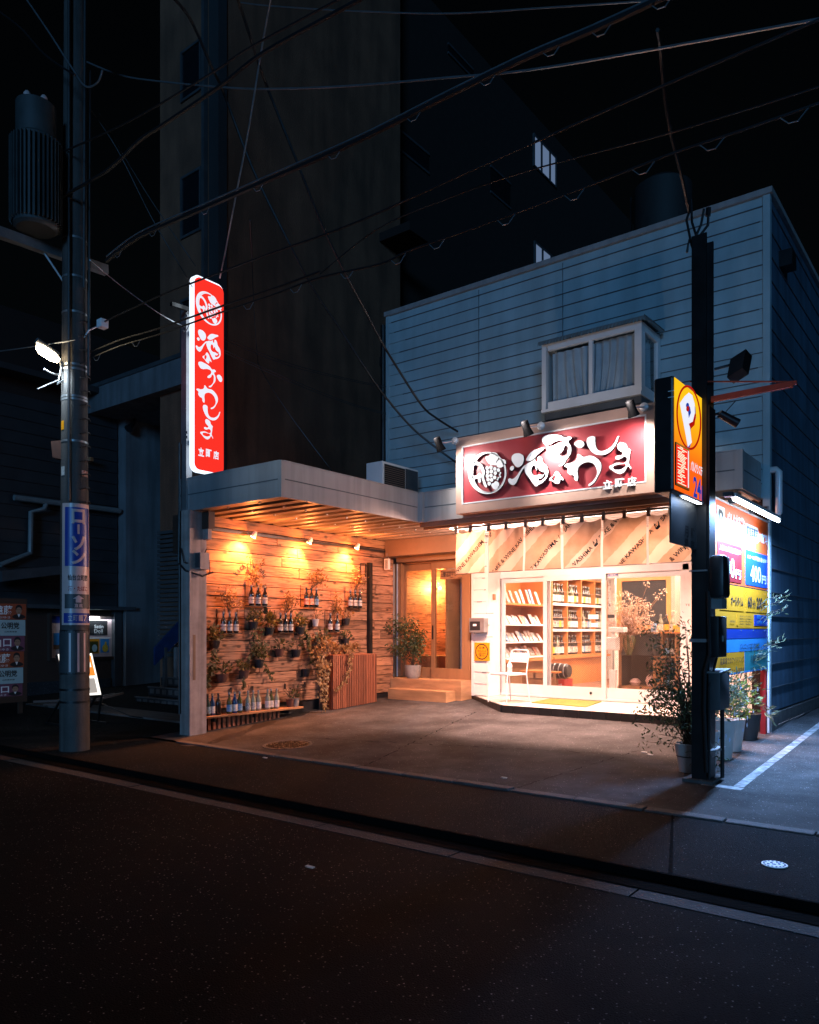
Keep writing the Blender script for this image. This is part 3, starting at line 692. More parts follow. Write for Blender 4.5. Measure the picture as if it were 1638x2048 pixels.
for j in range(1, 8): gl.box(-5.9 - (j * .2) * 1.0, -2.25, PF + j * .2, PF + j * .2 + .006, .283, .2862)
gl.build('grout_lines', M['signframe'], plat)
ws = thing('timber_steps', 'two low rough timber steps in front of the wooden sliding door', 'steps', (-7.9, 10.7, .2))
MB().bbox(-8.55, -7.3, 10.5, 10.79, .17, .39, .006).build('lower_step', M['step'], ws)
MB().bbox(-8.74, -7.2, 10.8, 11.13, .18, .555, .006).build('upper_step', M['step'], ws)
# wooden sliding door
wd = thing('sliding_door', 'wooden framed glass sliding door above the timber steps', 'door', (-7.9, 11.15, .55))
X = lambda u: XatY(u, 11.16)
def wdoor(u0, u1, y, st=.07):
    a, b = X(u0), X(u1)
    o = B('door_leaf', M['doorwood'], wd, (a, a + st, y, y + .04, .56, 2.62), (b - st, b, y, y + .04, .56, 2.62), (a + st, b - st, y, y + .04, .56, .74), (a + st, b - st, y, y + .04, 2.50, 2.62))
    B('glass', M['clear'], o, (a + st, b - st, y + .018, y + .022, .74, 2.5)); return o
B('door_frame', M['doorwood'], wd, (X(787), X(806), 11.10, 11.22, .55, 2.66), (X(932), X(943), 11.12, 11.2, .55, 2.66), (X(806), X(932), 11.12, 11.22, 2.62, 2.66), (X(806), X(932), 11.12, 11.22, .55, .56))
B('jamb_strip', M['alu'], wd, (X(790.5), X(793), 11.085, 11.1, .56, 2.64), (X(798), X(800), 11.085, 11.1, .56, 2.64))
wdoor(806, 869, 11.185, .05); d2 = wdoor(864, 932, 11.135)
B('handle', M['dksteel'], d2, (X(866), X(868.5), 11.128, 11.136, 1.25, 1.5))
a = onY(880, 1140, 11.13); b = onY(931, 1156, 11.13)
sg = B('notice_strip', M['beam'], d2, (a.x, b.x, 11.142, 11.148, b.z, a.z)); wtext('lettering', M['darkwood'], sg, [('♥ 営業中 日', (a.x + .06, b.z + .03, b.x - .2, a.z - .03))], fy(11.139))
# room behind the wooden door
pl = MB(); z = .3
while z < 2.9:
    pl.box(-8.86, -8.82, 11.24, 14.6, z, z + .172); z += .178
pr_ = thing('inner_plank_wall', 'plank wall inside the room behind the wooden sliding door', 'wall', (-8.8, 13, .3))
pl.build('planks', M['wood'], pr_)
B('end_wall', M['beam'], pr_, (-8.8, -7.72, 14.6, 14.65, .3, 3.0)); B('ceiling_boards', M['darkwood'], pr_, (-8.86, -7.72, 11.24, 14.65, 2.95, 3.0)); B('floor_boards', M['darkwood'], pr_, (-8.86, -7.72, 11.2, 14.65, .28, .31)); B('partition', M['doorwood'], pr_, (-7.80, -7.76, 11.2, 14.6, .3, 2.95))
for k, (u, v) in enumerate(((880, 1176), (929, 1178))):
    p = onX(u, v, -8.70); t = thing('string_bulb', ['nearer', 'farther'][k] + ' glowing bulb of the string on the plank wall behind the door', 'bulb', p, 0, 'bulbs behind the wooden door')
    MB().lathe([(.004, -.035), (.022, -.02), (.026, 0), (.016, .02), (.011, .03)], p, 10).build('glass_globe', M['e_bulb'], t, True); MB().lathe([(.012, .03), (.012, .06), (0, .06)], p, 8).build('socket', M['blackp'], t)
    point('bulb_light', (p.x + .04, p.y, p.z), 200, (1, .36, .10), .03, t)
p = onX(880, 1170, -8.7); q = onX(929, 1172, -8.7)
tag(MB().tube([p + Vector((0, -.8, .1)), p + Vector((0, 0, .03)), (p + q) / 2 + Vector((0, 0, .0)), q + Vector((0, 0, .03)), q + Vector((0, .8, .12))], .006).build('bulb_cable', M['cable']), 'thin cable carrying the bulbs behind the wooden door', 'cable')
cart = [((-8.55, 12.0), .45, .55, .62), ((-8.45, 12.5), .4, .5, .42), ((-8.5, 13.2), .5, .5, .75), ((-8.0, 13.6), .4, .5, .5)]
for k, ((x, y), w, d, h) in enumerate(cart):
    o = MB().bbox(x - w / 2, x + w / 2, y - d / 2, y + d / 2, .311, .311 + h, .008).build('cardboard_box', M['carton']); tag(o, ['tall brown carton nearest the wooden door on the floor inside', 'low brown carton second from the wooden door inside', 'biggest brown carton farther back behind the wooden door', 'carton standing at the rear partition behind the wooden door'][k], 'box', 'cartons behind the wooden door')
    B('tape', M['beam'], o, (x - .03, x + .03, y - d / 2 - .002, y + d / 2 + .002, .311 + h - .08, .311 + h + .002))
x, y = -8.05, 12.35; o = MB().bbox(x - .1, x + .12, y - .1, y + .1, .311, .75, .03).build('backpack', M['navy']); tag(o, 'dark blue bag slumped on the floor inside the wooden door', 'bag'); MB().tube([(x - .05, y - .1, .72), (x - .07, y - .14, .6), (x - .05, y - .11, .45)], .012).build('strap', M['blackp'], o)

# ------------------------------------------------------------------ plank wall with its rail and post
WX = -8.75
ww = thing('plank_wall', 'tall knotty plank wall under the canopy hung with bottles and plants', 'wall', (WX, 8.6, .1))
pl = MB(); z = .30; k = 0
while z < 2.86:
    h = min(.158, 2.86 - z); y = 6.5 - rng.uniform(.2, 1.6)
    while y < 10.9:
        l = rng.uniform(1.3, 2.4); a, b = max(6.56, y), min(10.9, y + l)
        if b - a > .03:
            t = rng.uniform(0, .007); pl.bbox(WX - .03, WX + t, a + .003, b - .003, z + .004, z + h - .004, .004)
        y += l
    z += .160
pl.build('planks', M['wood'], ww)
B('backing', M['blackedge'], ww, (WX - .08, WX - .032, 6.56, 10.9, .1, 2.98))
MB().bbox(WX - .03, WX + .035, 6.6, 10.62, 2.865, 3.0, .004).build('top_beam', M['beam'], ww)
B('light_rail', M['blackp'], ww, (WX + .02, WX + .06, 6.62, 10.6, 2.80, 2.835))
pz = onX(735, 1100, WX).y
B('iron_post', M['dksteel'], ww, (WX + .012, WX + .075, pz - .03, pz + .05, .3, onX(728, 1125, WX).z))
p = onX(727, 1130, WX + .03); MB().tube([(p.x, p.y - .08, p.z - .2), (p.x, p.y - .08, p.z + .02), (p.x, p.y + .06, p.z + .02), (p.x, p.y + .06, p.z - .2)], .012).build('hook', M['dksteel'], ww)
sl_ = MB(); y = 6.58
while y < 8.0: sl_.box(WX + .12, WX + .15, y, y + .045, .02, .25); y += .085
sl_.build('base_slats', M['slat'], ww)
# arched lettering on the planks
mb = MB(); cy, cz = onX(501, 1165, WX).y, onX(501, 1165, WX).z; rad = .27; word = 'kichi kichu'
for i, ch in enumerate(word):
    if ch == ' ': continue
    t = R(62 - 124 * i / (len(word) - 1)); 
    hh = .09 if ch in 'kh' else .066
    def fn(x, y, d, t=t): 
        r = rad + y; return (WX + .0085, cy + (-math.sin(t) * r + math.cos(t) * x), cz + math.cos(t) * r * .8 + math.sin(t) * x * .8)
    put2d(mb, text2d(ch, .045), (-.026 if ch != 'i' else -.009, 0, .026 if ch != 'i' else .009, hh), fn)
mb.build('arched_lettering', M['blackpr'], ww)
# three rail spots
for k, (u, v, tu, tv) in enumerate(((507, 1072, 493, 1092), (619, 1084, 609, 1112), (714, 1095, 706, 1128))):
    p = onX(u, v, WX + .17); t = thing('wall_spotlight', ['nearest', 'middle', 'farthest'][k] + ' of three small spotlights on the rail along the plank wall', 'spotlight', p, 0, 'spotlights on the plank wall')
    a = Vector((WX + .05, p.y, 2.82)); tg = Vector((WX, p.y - .22, p.z - .55))
    dr = (tg - p).normalized()
    MB().tube([a, a + Vector((.10, 0, -.01)), p - dr * .05], .010).build('arm', M['blackp'], t)
    MB().tube([p - dr * .075, p - dr * .03, p + dr * .02], [.022, .036, .044], 12).build('shade', M['whitep'], t, True)
    MB().tube([p + dr * .012, p + dr * .021], [.04, .036], 12).build('bulb', M['e_bulb'], t)
    spot('spot_beam', p + dr * .045, tg, 320, (1, .265, .06), 112, .9, .025, t)
    point('spot_spill', p + dr * .09 + Vector((.06, 0, 0)), 30, (1, .27, .06), .04, t)
# box shelf and bottles -------------------------------------------------------
def bottle_proto(name, glass, label_m, h, r, cap_m):
    o = MB().lathe([(r * .85, 0), (r, .008), (r, h * .52), (r * .93, h * .60), (r * .42, h * .74), (r * .36, h * .80), (r * .36, h * .93), (0, h * .93)], n=14).build(name, glass, None, True, origin=(0, 0, 0))
    tag(o, 'bottle', 'bottle')
    if label_m: MB().lathe([(r * 1.015, h * .10), (r * 1.015, h * .42)], n=14).build('label', label_m, o, True)
    MB().lathe([(r * .42, h * .90), (r * .42, h * .995), (0, h)], n=10).build('cap', cap_m, o, True)
    return o
PROT = {}
used_p = set()
def bottle(kind, loc, label, group, big=False, rz=0):
    key = (kind, big)
    g_, l_, c_ = {'dw': ('bdark', 'lwhite', 'capm'), 'dr': ('bdark', 'lred', 'blackp'), 'db': ('bdark', 'lblack', 'capm'), 'd': ('bdark', None, 'blackp'), 'gb': ('bgreen', 'lblue', 'capm'), 'gw': ('bgreen', 'lwhite', 'capm'),
                  'bw': ('bblue', 'lwhite', 'capm'), 'bb': ('bteal', 'lblue', 'blackp'), 'cw': ('bclear', 'lwhite', 'capm'), 'cb': ('bclear', 'lblack', 'capm'), 'c': ('bclear', None, 'capm'), 'dy': ('bdark', 'lyellow', 'capm'), 'dbl': ('bdark', 'lblue', 'capm')}[kind]
    if key not in PROT:
        PROT[key] = bottle_proto('bottle', M[g_], M[l_] if l_ else None, .40 if big else .30, .050 if big else .039, M[c_]); o = PROT[key]
        o.location = loc; o.rotation_euler = (0, 0, rz); o['label'] = label; o['group'] = group
        return o
    return dup(PROT[key], loc, rz, label, group)
# plants ----------------------------------------------------------------------
def rv(s=1): return Vector((rng.uniform(-s, s), rng.uniform(-s, s), rng.uniform(-s, s)))
def tuft(mb, st, c, n, rad, l, w, up=.6, kind='leaf', flat=1.0):
    c = Vector(c)
    for _ in range(n):
        d = rv().normalized(); d.z = d.z * .8 + up * .5; d.x *= flat
        p = c + Vector((d.x * flat, d.y, d.z)) * rad * rng.random() ** .6
        dd = (d + rv(.6)).normalized()
        if kind == 'ivy': mb.ivy(p, dd, l * rng.uniform(.7, 1.2))
        else: mb.leaf(p, dd, l * rng.uniform(.6, 1.3), w)
    if st:
        for _ in range(6):
            d = rv().normalized(); d.z = abs(d.z) + .2; st.tube([c - Vector((0, 0, rad * .5)), c + d * rad * .5, c + d * rad * .95 + rv(.02)], .0025, 4)
def trail(mb, st, p0, p1, n, l, spread=.035, kind='ivy'):
    p0 = Vector(p0); p1 = Vector(p1); pts = []
    for i in range(9):
        t = i / 8; pts.append(p0.lerp(p1, t) + Vector((rng.uniform(0, .02), rng.uniform(-.02, .02), rng.uniform(-.01, .01))))
    st.tube(pts, .003, 4)
    for _ in range(n):
        t = rng.random(); i = min(int(t * 8), 7); p = pts[i].lerp(pts[i + 1], t * 8 - i) + Vector((rng.uniform(0, spread), rng.uniform(-spread, spread), rng.uniform(-spread, spread)))
        if kind == 'ivy': mb.ivy(p, Vector((rng.uniform(-.2, .5), rng.uniform(-1, 1), rng.uniform(-1, .2))), l * rng.uniform(.7, 1.3))
        else: mb.leaf(p, rv(), l * rng.uniform(.7, 1.3), l * .5)
def wallpot(label, u, v, w=.075, potm='blackpot', n=34, rad=.10, l=.05, lm_='leaf', trails=(), kind='ivy', up=.7, hgt=.10):
    p = onX(u, v, WX + .10); t = thing('wall_plant', label, 'plant', p, 0, 'potted plants hung on the plank wall')
    MB().lathe([(w * .68, -hgt / 2), (w, hgt / 2), (w * 1.08, hgt / 2), (w * 1.08, hgt / 2 + .012), (w * .92, hgt / 2 + .012), (w * .88, hgt / 2 - .015), (0, hgt / 2 - .015)], p, 16).build('pot', M[potm], t, True)
    B('bracket', M['dksteel'], t, (WX + .005, WX + .03, p.y - .012, p.y + .012, p.z - hgt / 2 - .01, p.z + hgt / 2), (WX + .005, p.x, p.y - .05, p.y + .05, p.z - hgt / 2 - .012, p.z - hgt / 2 - .004))
    mb = MB(); st = MB(); tuft(mb, st, p + Vector((.01, 0, hgt / 2 + rad * .5)), n, rad, l, l * .55, up, kind)
    for (u0, v0, u1, v1, k) in trails: trail(mb, st, onX(u0, v0, WX + .10), onX(u1, v1, WX + .04), k, l)
    mb.build('leaves', M[lm_], t); st.build('stems', M['stem'], t)
    return t
wallpot('bushy ivy in a wall pot nearest the canopy post, trailing almost to the bottle shelf', 429, 1290, .08, 'blackpot', 90, .14, .055, trails=((425, 1300, 412, 1375, 45), (432, 1300, 418, 1345, 25), (424, 1330, 408, 1380, 14)))
wallpot('pale leafy ivy beneath the upper left bottle rack with two long trailing strands', 507, 1252, .07, 'blackpot', 90, .12, .045, trails=((505, 1250, 508, 1300, 36), (517, 1250, 525, 1300, 36), (508, 1290, 498, 1315, 14)))
wallpot('dark pot of arching grassy leaves right of the pale ivy', 539, 1263, .075, 'blackpot', 44, .13, .11, kind='leaf', up=1.2)
wallpot('green ivy right of the white label bottle rack, trailing down to the planter', 601, 1262, .075, 'blackpot', 70, .13, .05, trails=((606, 1255, 622, 1310, 60), (612, 1262, 626, 1330, 40), (598, 1240, 590, 1225, 10)))
wallpot('small patterned white pot with a thin sprig high on the plank wall', 631, 1246, .055, 'whitepot', 14, .11, .04, kind='leaf', up=1.4)
wallpot('dark pot hung right of the two bottle rack with a leafy tuft', 693, 1244, .065, 'blackpot', 40, .11, .05, lm_='dryleaf', kind='leaf', up=1)
wallpot('dark square pot with a spreading tuft in the middle of the plank wall', 559, 1306, .075, 'terracotta', 44, .11, .055, kind='leaf', up=.7)
wallpot('dark pot with an upright sprig left of the planter vine', 593, 1307, .07, 'blackpot', 36, .12, .05, kind='leaf', up=1)
wallpot('small ivy pot hanging just above the slatted planter', 692, 1284, .06, 'blackpot', 50, .10, .045, trails=((695, 1285, 702, 1305, 10),))
wallpot('leafy wall plant between the trailing ivy and the planter', 643, 1290, .06, 'blackpot', 70, .13, .045)
wallpot('round red clay pot low on the wall at the left', 444, 1357, .085, 'terracotta', 50, .12, .06, kind='leaf', up=.8)
wallpot('clay pot low on the wall, second from the canopy post, with a drooping strand', 488, 1349, .08, 'terracotta', 55, .12, .055, trails=((486, 1350, 484, 1380, 16),))
wallpot('large mounded ivy in the lower middle fed by the hanging strands', 519, 1328, .07, 'blackpot', 110, .15, .05, trails=((525, 1330, 545, 1360, 26), (522, 1300, 530, 1285, 14)))
wallpot('nearly bare dark pot low on the wall beside the planter vine', 612, 1346, .065, 'blackpot', 8, .07, .04, kind='leaf')
# bottle racks with dried flowers above
racks = [('A', 503, 530, 1211, 3, ['dw', 'dw', 'dw'], (511, 1150, .17)), ('B', 447, 472, 1266, 3, ['dw', 'dw', 'dw'], (460, 1196, .15)), ('C', 613, 633, 1213, 3, ['dr', 'dr', 'dbl'], (636, 1154, .14)),
         ('D', 701, 720, 1215, 3, ['dw', 'dw', 'dw'], (718, 1158, .15)), ('E', 561, 582, 1265, 3, ['dw', 'db', 'dw'], (577, 1205, .12)), ('F', 661, 675, 1263, 2, ['dw', 'dw'], (672, 1212, .15))]
rname = {'A': 'the wall rack under the lettering', 'B': 'the rack nearest the canopy post', 'C': 'the upper middle wall rack', 'D': 'the upper wall rack beside the iron post', 'E': 'the central lower wall rack', 'F': 'the two bottle wall rack'}
for key, u0, u1, v, n, kinds, (du, dv, dr) in racks:
    a = onX(u0, v, WX + .07); b = onX(u1, v, WX + .07)
    t = thing('bottle_rack', 'small black wire shelf forming ' + rname[key], 'rack', ((WX + .07), (a.y + b.y) / 2, a.z), 0, 'bottle racks on the plank wall')
    y0, y1 = a.y - .07, b.y + .07
    B('shelf', M['dksteel'], t, (WX + .008, WX + .125, y0, y1, a.z - .012, a.z))
    m = MB(); m.tube([(WX + .01, y0, a.z), (WX + .01, y0, a.z + .34)], .005, 5); m.tube([(WX + .01, y1, a.z), (WX + .01, y1, a.z + .34)], .005, 5); m.tube([(WX + .12, y0, a.z + .09), (WX + .12, y1, a.z + .09)], .004, 5); m.tube([(WX + .01, y0, a.z + .09), (WX + .12, y0, a.z + .09)], .004, 5); m.tube([(WX + .01, y1, a.z + .09), (WX + .12, y1, a.z + .09)], .004, 5)
    m.build('wire_frame', M['dksteel'], t)
    for i in range(n):
        y = a.y + (b.y - a.y) * i / (n - 1)
        bottle(kinds[i], (WX + .068, y, a.z + .001), {'dw': 'dark bottle with white label', 'dr': 'dark bottle with red label', 'db': 'dark bottle with black label', 'dbl': 'dark bottle with blue label'}[kinds[i]] + ', ' + ORD[i] + ' from left on ' + rname[key].replace('upper wall rack','wall rack'), 'bottles in the wall racks', rz=rng.uniform(0, 6))
    p = onX(du, dv, WX + .08); f = thing('dried_bouquet', 'spray of dried leaves and flowers above ' + rname[key], 'dried flowers', (p.x, p.y, a.z + .30), 0, 'dried bouquets on the plank wall')
    mb = MB(); st = MB()
    for _ in range(16):
        q = Vector((WX + .06 + rng.uniform(0, .08), p.y + rng.gauss(0, dr * .55), p.z + rng.gauss(0, dr * .5)))
        st.tube([(WX + .06, (a.y + b.y) / 2 + rng.uniform(-.03, .03), a.z + .29), (WX + .07, (p.y + q.y) / 2 * .5 + q.y * .5, a.z + .30 + (q.z - a.z - .30) * .6), q], .0025, 4)
        for _ in range(13):
            d = rv(); w = Vector((max(WX + .01, q.x + rng.gauss(0, .03)), q.y + rng.gauss(0, .045), q.z + rng.gauss(0, .05)))
            mb.leaf(w, d, rng.uniform(.03, .055), .022)
    mb.build('leaves', M['dryleaf'], f); st.build('stems', M['stem'], f)
# long bottom shelf
a = onX(411, 1434, WX + .26); zs = a.z
sh = thing('bottle_shelf', 'long low timber shelf at the foot of the plank wall', 'shelf', (WX + .13, 7.6, zs))
y1 = onX(607, 1409, WX + .26).y
MB().bbox(WX + .005, WX + .26, a.y, y1, zs - .03, zs, .004).build('board', M['beam'], sh)
[B('bracket', M['dksteel'], sh, (WX + .005, WX + .2, y, y + .02, zs - .09, zs - .031)) for y in (a.y + .2, (a.y + y1) / 2, y1 - .25)]
kk = ['bb', 'bw', 'd', 'gb', 'bw', 'gb', 'cb', 'cb', 'cw', 'cw', 'gw', 'cw']
uu = [414, 424, 435, 457, 468, 478, 496, 506, 516, 535, 542, 552]
desc = {'bb': 'teal bottle with blue label', 'bw': 'blue bottle with white label', 'd': 'plain dark bottle', 'gb': 'olive bottle with blue label', 'cb': 'pale bottle with black label', 'cw': 'pale clear bottle with white label', 'gw': 'olive bottle with white label'}
for i, (k, u) in enumerate(zip(kk, uu)):
    y = onX(u, 1420, WX + .16).y
    bottle(k, (WX + .17 + rng.uniform(-.01, .01), y, zs + .001), desc[k] + ', ' + ORD[i] + ' along the low shelf', 'bottles on the low shelf', rz=rng.uniform(0, 6))
pg = MB(); pz = onX(480, 1378, WX + .03).z
pg.tube([(WX + .03, 6.62, pz), (WX + .03, 7.6, pz - .01), (WX + .03, 8.7, pz)], .002, 4)
pgo = tag(pg.build('peg_string', M['cable']), 'thin string with clothes pegs strung above the low shelf', 'string')
for y in (6.66, 7.15, 7.55, 8.2, 8.62): B('peg', M['darkwood'], pgo, (WX + .02, WX + .04, y, y + .02, pz - .05, pz + .03))
for k, (u, v, mm) in enumerate(((580, 1402, 'terracotta'), (591, 1400, 'greypot'))):
    p = Vector((WX + .15, onX(u, v, WX + .15).y, zs)); t = thing('shelf_plant', ['red clay', 'pale'][k] + ' little pot at the far end of the low shelf', 'plant', p, 0, 'pots on the low shelf')
    MB().lathe([(.045, .001), (.06, .11), (.065, .12), (.05, .12), (0, .1)], p, 14).build('pot', M[mm], t, True)
    mb = MB(); st = MB(); tuft(mb, st, p + Vector((0, 0, .18)), 30 * (k + 1) - 20, .09, .05, .028, .9); mb.build('leaves', M['leaf'], t); st.build('stems', M['stem'], t)
# slatted planter with its vine
px0, px1, py0, py1, pzt = -8.73, -8.42, 8.96, 10.02, onX(660, 1312, -8.42).z
pb = thing('slatted_planter', 'tall planter box clad in red brown vertical slats', 'planter', (-8.57, 9.5, .13))
MB().box(px0, px1 - .02, py0 + .02, py1 - .02, .12, pzt - .02).build('core', M['darkwood'], pb)
m = MB(); y = py0
while y < py1 - .01: m.box(px1 - .02, px1 + .006, y, y + .030, zg(y) + .01, pzt); y += .0435
x = px0
while x < px1 - .03: m.box(x, x + .03, py0 - .005, py0 + .02, .13, pzt); x += .0435
m.build('slats', M['slat'], pb)
MB().box(px0, px1, py0, py1, pzt, pzt + .012).build('top_rim', M['slat'], pb)
vi = thing('planter_vine', 'golden lit vine tumbling over the slatted planter to the ground', 'plant', (-8.55, 9.2, pzt))
mb = MB(); st = MB()
for (u, v, n, r_) in ((650, 1290, 120, .17), (636, 1308, 90, .16), (690, 1300, 90, .12), (706, 1296, 70, .11), (668, 1298, 60, .12), (642, 1335, 60, .12)):
    tuft(mb, st, onX(u, v, -8.55), n, r_, .05, .03, .3, 'ivy')
for (u0, v0, u1, v1, n, sp) in ((643, 1315, 648, 1420, 150, .05), (632, 1320, 640, 1400, 110, .06), (655, 1320, 652, 1385, 60, .04), (700, 1300, 698, 1330, 26, .03), (698, 1330, 688, 1362, 30, .03), (688, 1362, 670, 1382, 26, .03)):
    trail(mb, st, onX(u0, v0, -8.37), onX(u1, v1, -8.37), n, .042, sp)
mb.build('leaves', M['dryleaf'], vi); st.build('stems', M['stem'], vi)
# small shrub on the upper step, bottles beside it, ventilator
p = Vector((-8.32, 10.93, .555)); t = thing('potted_shrub', 'leafy shrub in a ribbed grey pot on the upper timber step', 'plant', p)
MB().lathe([(.10, 0), (.135, .05), (.145, .17), (.15, .235), (.13, .235), (.12, .2), (0, .2)], p, 24).build('pot', M['greypot'], t, True)
mb = MB(); st = MB()
for _ in range(15):
    q = p + Vector((rng.gauss(0, .17), rng.gauss(0, .15), rng.uniform(.4, 1.08))); st.tube([p + Vector((0, 0, .2)), p + Vector(((q.x - p.x) * .3, (q.y - p.y) * .3, (q.z - p.z) * .6)), q], .005, 5)
    for _ in range(70):
        mb.leaf(q + Vector((rng.gauss(0, .075), rng.gauss(0, .075), rng.gauss(0, .085))), rv() + Vector((0, 0, -.3)), rng.uniform(.05, .09), .028)
mb.build('leaves', M['bushleaf'], t); st.build('stems', M['stem'], t)
for k, (u, kd) in enumerate(((772, 'dw'), (781, 'dr'))): bottle(kd, (XatY(u, 10.9), 10.9, .556), ['dark bottle with white label standing left of the ribbed pot', 'dark bottle with red label tucked against the ribbed pot'][k], 'bottles on the timber step', rz=k)
p = onY(775, 1128, 10.6); t = thing('chime_box', 'small white louvred box hanging by the wooden door lintel', 'chime', p)
B('case', M['white'], t, (p.x - .05, p.x + .05, 10.57, 10.615, p.z - .10, p.z + .09)); B('louvres', M['blackpr'], t, *[(p.x - .03, p.x + .03, 10.566, 10.571, p.z - .08 + i * .02, p.z - .07 + i * .02) for i in range(8)])
MB().tube([(p.x - .03, 10.59, p.z + .09), (p.x, 10.59, p.z + .19), (p.x + .03, 10.59, p.z + .09)], .004, 4).build('hanger', M['wire'], t)

# ------------------------------------------------------------------ maroon sign with brush lettering
SY = 8.88
sa = onY(912, 880, SY); sb = onY(1309, 985, SY); SX0, SX1, SZ0, SZ1 = sa.x, sb.x, 3.03, 4.08
sg = thing('shop_sign', 'wide maroon shop sign with raised white brush lettering and grape emblem', 'sign', ((SX0 + SX1) / 2, SY, SZ0))
fw = .11
B('frame', M['signframe'], sg, (SX0, SX0 + fw, SY, SY + .17, SZ0, SZ1), (SX1 - fw, SX1, SY, SY + .17, SZ0, SZ1), (SX0 + fw, SX1 - fw, SY, SY + .17, SZ0, SZ0 + .135), (SX0 + fw, SX1 - fw, SY, SY + .17, SZ1 - .135, SZ1))
B('panel', M['maroon'], sg, (SX0 + fw, SX1 - fw, SY + .02, SY + .15, SZ0 + .135, SZ1 - .135))
B('inner_trim', M['alu'], sg, (SX0 + fw - .012, SX0 + fw + .006, SY - .004, SY + .022, SZ0 + .123, SZ1 - .123), (SX1 - fw - .006, SX1 - fw + .012, SY - .004, SY + .022, SZ0 + .123, SZ1 - .123),
  (SX0 + fw + .006, SX1 - fw - .006, SY - .004, SY + .022, SZ0 + .123, SZ0 + .14), (SX0 + fw + .006, SX1 - fw - .006, SY - .004, SY + .022, SZ1 - .14, SZ1 - .123))
S1 = lambda pts: [(900 + x * .1343, 860 + y * .1343) for x, y in pts]
S2 = lambda pts: [(1080 + x * .1404, 840 + y * .1404) for x, y in pts]
LY = SY - .015
def pl2(pts): return [(p.x, p.z) for p in (onY(u, v, LY) for u, v in pts)]
G = {}
G['sake'] = [[S1([(1010, 340), (1080, 360), (1112, 400), (1100, 500), (1060, 550), (1000, 562), (950, 510), (920, 450), (930, 380)])],
  [S1([(893, 575), (920, 535), (965, 545), (955, 600), (915, 612)])],
  [S1([(868, 735), (895, 712), (935, 725), (985, 690), (1050, 600), (1130, 515), (1150, 520), (1100, 590), (1060, 660), (1020, 750), (970, 822), (920, 825), (878, 785)])],
  [S1([(1135, 455), (1155, 400), (1220, 320), (1330, 275), (1420, 272), (1410, 292), (1340, 350), (1280, 415), (1250, 440), (1195, 470)])],
  [S1([(1112, 560), (1150, 500), (1240, 455), (1275, 425), (1290, 470), (1310, 400), (1350, 388), (1385, 430), (1400, 480), (1450, 530), (1474, 600), (1465, 690), (1400, 780), (1330, 822), (1290, 850), (1260, 830), (1180, 720), (1122, 640)]),
   S1([(1228, 580), (1258, 540), (1285, 600), (1302, 610), (1312, 570), (1335, 605), (1375, 632), (1415, 642), (1395, 662), (1340, 658), (1252, 665)]), S1([(1330, 745), (1372, 725), (1400, 695), (1425, 665), (1420, 695), (1385, 735), (1345, 752)])]]
G['no'] = [[S2([(130, 850), (190, 790), (228, 728), (272, 735), (310, 790), (347, 850), (338, 872), (302, 862), (288, 908), (240, 916), (180, 882)]), S2([(186, 850), (202, 802), (221, 803), (214, 838), (200, 860)])]]
G['ka'] = [[S2([(28, 275), (60, 230), (200, 203), (300, 215), (375, 250), (400, 234), (452, 238), (462, 270), (420, 310), (446, 360), (456, 430), (440, 500), (390, 570), (350, 640), (310, 665), (273, 660), (330, 600), (378, 530), (395, 450), (380, 372), (335, 445), (270, 487), (240, 478), (262, 430), (330, 352), (330, 312), (270, 305), (105, 368), (70, 355)])]]
G['dot'] = [[S2([(488, 340), (530, 298), (600, 290), (642, 330), (630, 380), (580, 407), (528, 390)])]]
G['shi'] = [[S2([(670, 270), (705, 236), (790, 235), (800, 300), (812, 385), (850, 430), (920, 430), (1010, 380), (1070, 310), (1110, 230), (1136, 225), (1130, 262), (1080, 380), (980, 480), (860, 510), (760, 480), (700, 412), (667, 340)])]]
G['wa'] = [[S2([(345, 660), (380, 622), (450, 608), (520, 560), (545, 480), (580, 490), (620, 520), (720, 503), (810, 535), (876, 610), (882, 700), (840, 800), (760, 920), (688, 942), (760, 860), (810, 770), (800, 690), (750, 625), (680, 610), (600, 640), (555, 690), (550, 862), (528, 880), (490, 850), (480, 800), (430, 790), (388, 740), (395, 695)])]]
G['ma'] = [[S2([(1105, 360), (1130, 323), (1200, 320), (1245, 350), (1257, 390), (1305, 428), (1298, 460), (1290, 540), (1280, 620), (1312, 690), (1300, 712), (1260, 672), (1230, 720), (1170, 772), (1100, 770), (1040, 732), (983, 672), (1040, 630), (1100, 605), (1230, 590), (1225, 532), (1130, 572), (1078, 560), (1080, 520), (1180, 480), (1150, 458), (1110, 420)]), S2([(1055, 682), (1100, 650), (1170, 640), (1222, 642), (1190, 680), (1120, 703)])]]
ring = lambda rx, ry, c=(556, 640): [(c[0] + rx * math.cos(t), c[1] + ry * math.sin(t)) for t in [2 * math.pi * k / 32 for k in range(32)]]
G['logo'] = [[S1(ring(284, 314)), S1(ring(246, 290, (566, 634)))], [S1(ring(250, 296, (572, 640))), S1(ring(236, 286, (580, 636)))],
  [S1([(530, 405), (580, 380), (610, 340), (690, 345), (722, 400), (715, 430), (690, 470), (690, 520), (650, 520), (590, 510), (560, 480), (535, 440)])],
  [S1([(700, 480), (720, 450), (770, 432), (832, 465), (830, 500), (805, 520), (790, 545), (700, 545)])],
  [S1([(618, 805), (650, 790), (680, 762), (735, 812), (715, 850), (700, 882), (655, 882), (625, 845)])],
  [S1([(335, 520), (370, 478), (440, 488), (500, 560), (520, 640), (505, 700), (535, 790), (548, 850), (520, 845), (490, 770), (470, 700), (480, 640), (450, 560), (400, 520)])],
  [S1([(330, 690), (400, 680), (440, 640), (470, 690), (450, 720), (460, 770), (425, 780), (420, 730), (340, 730)])]]
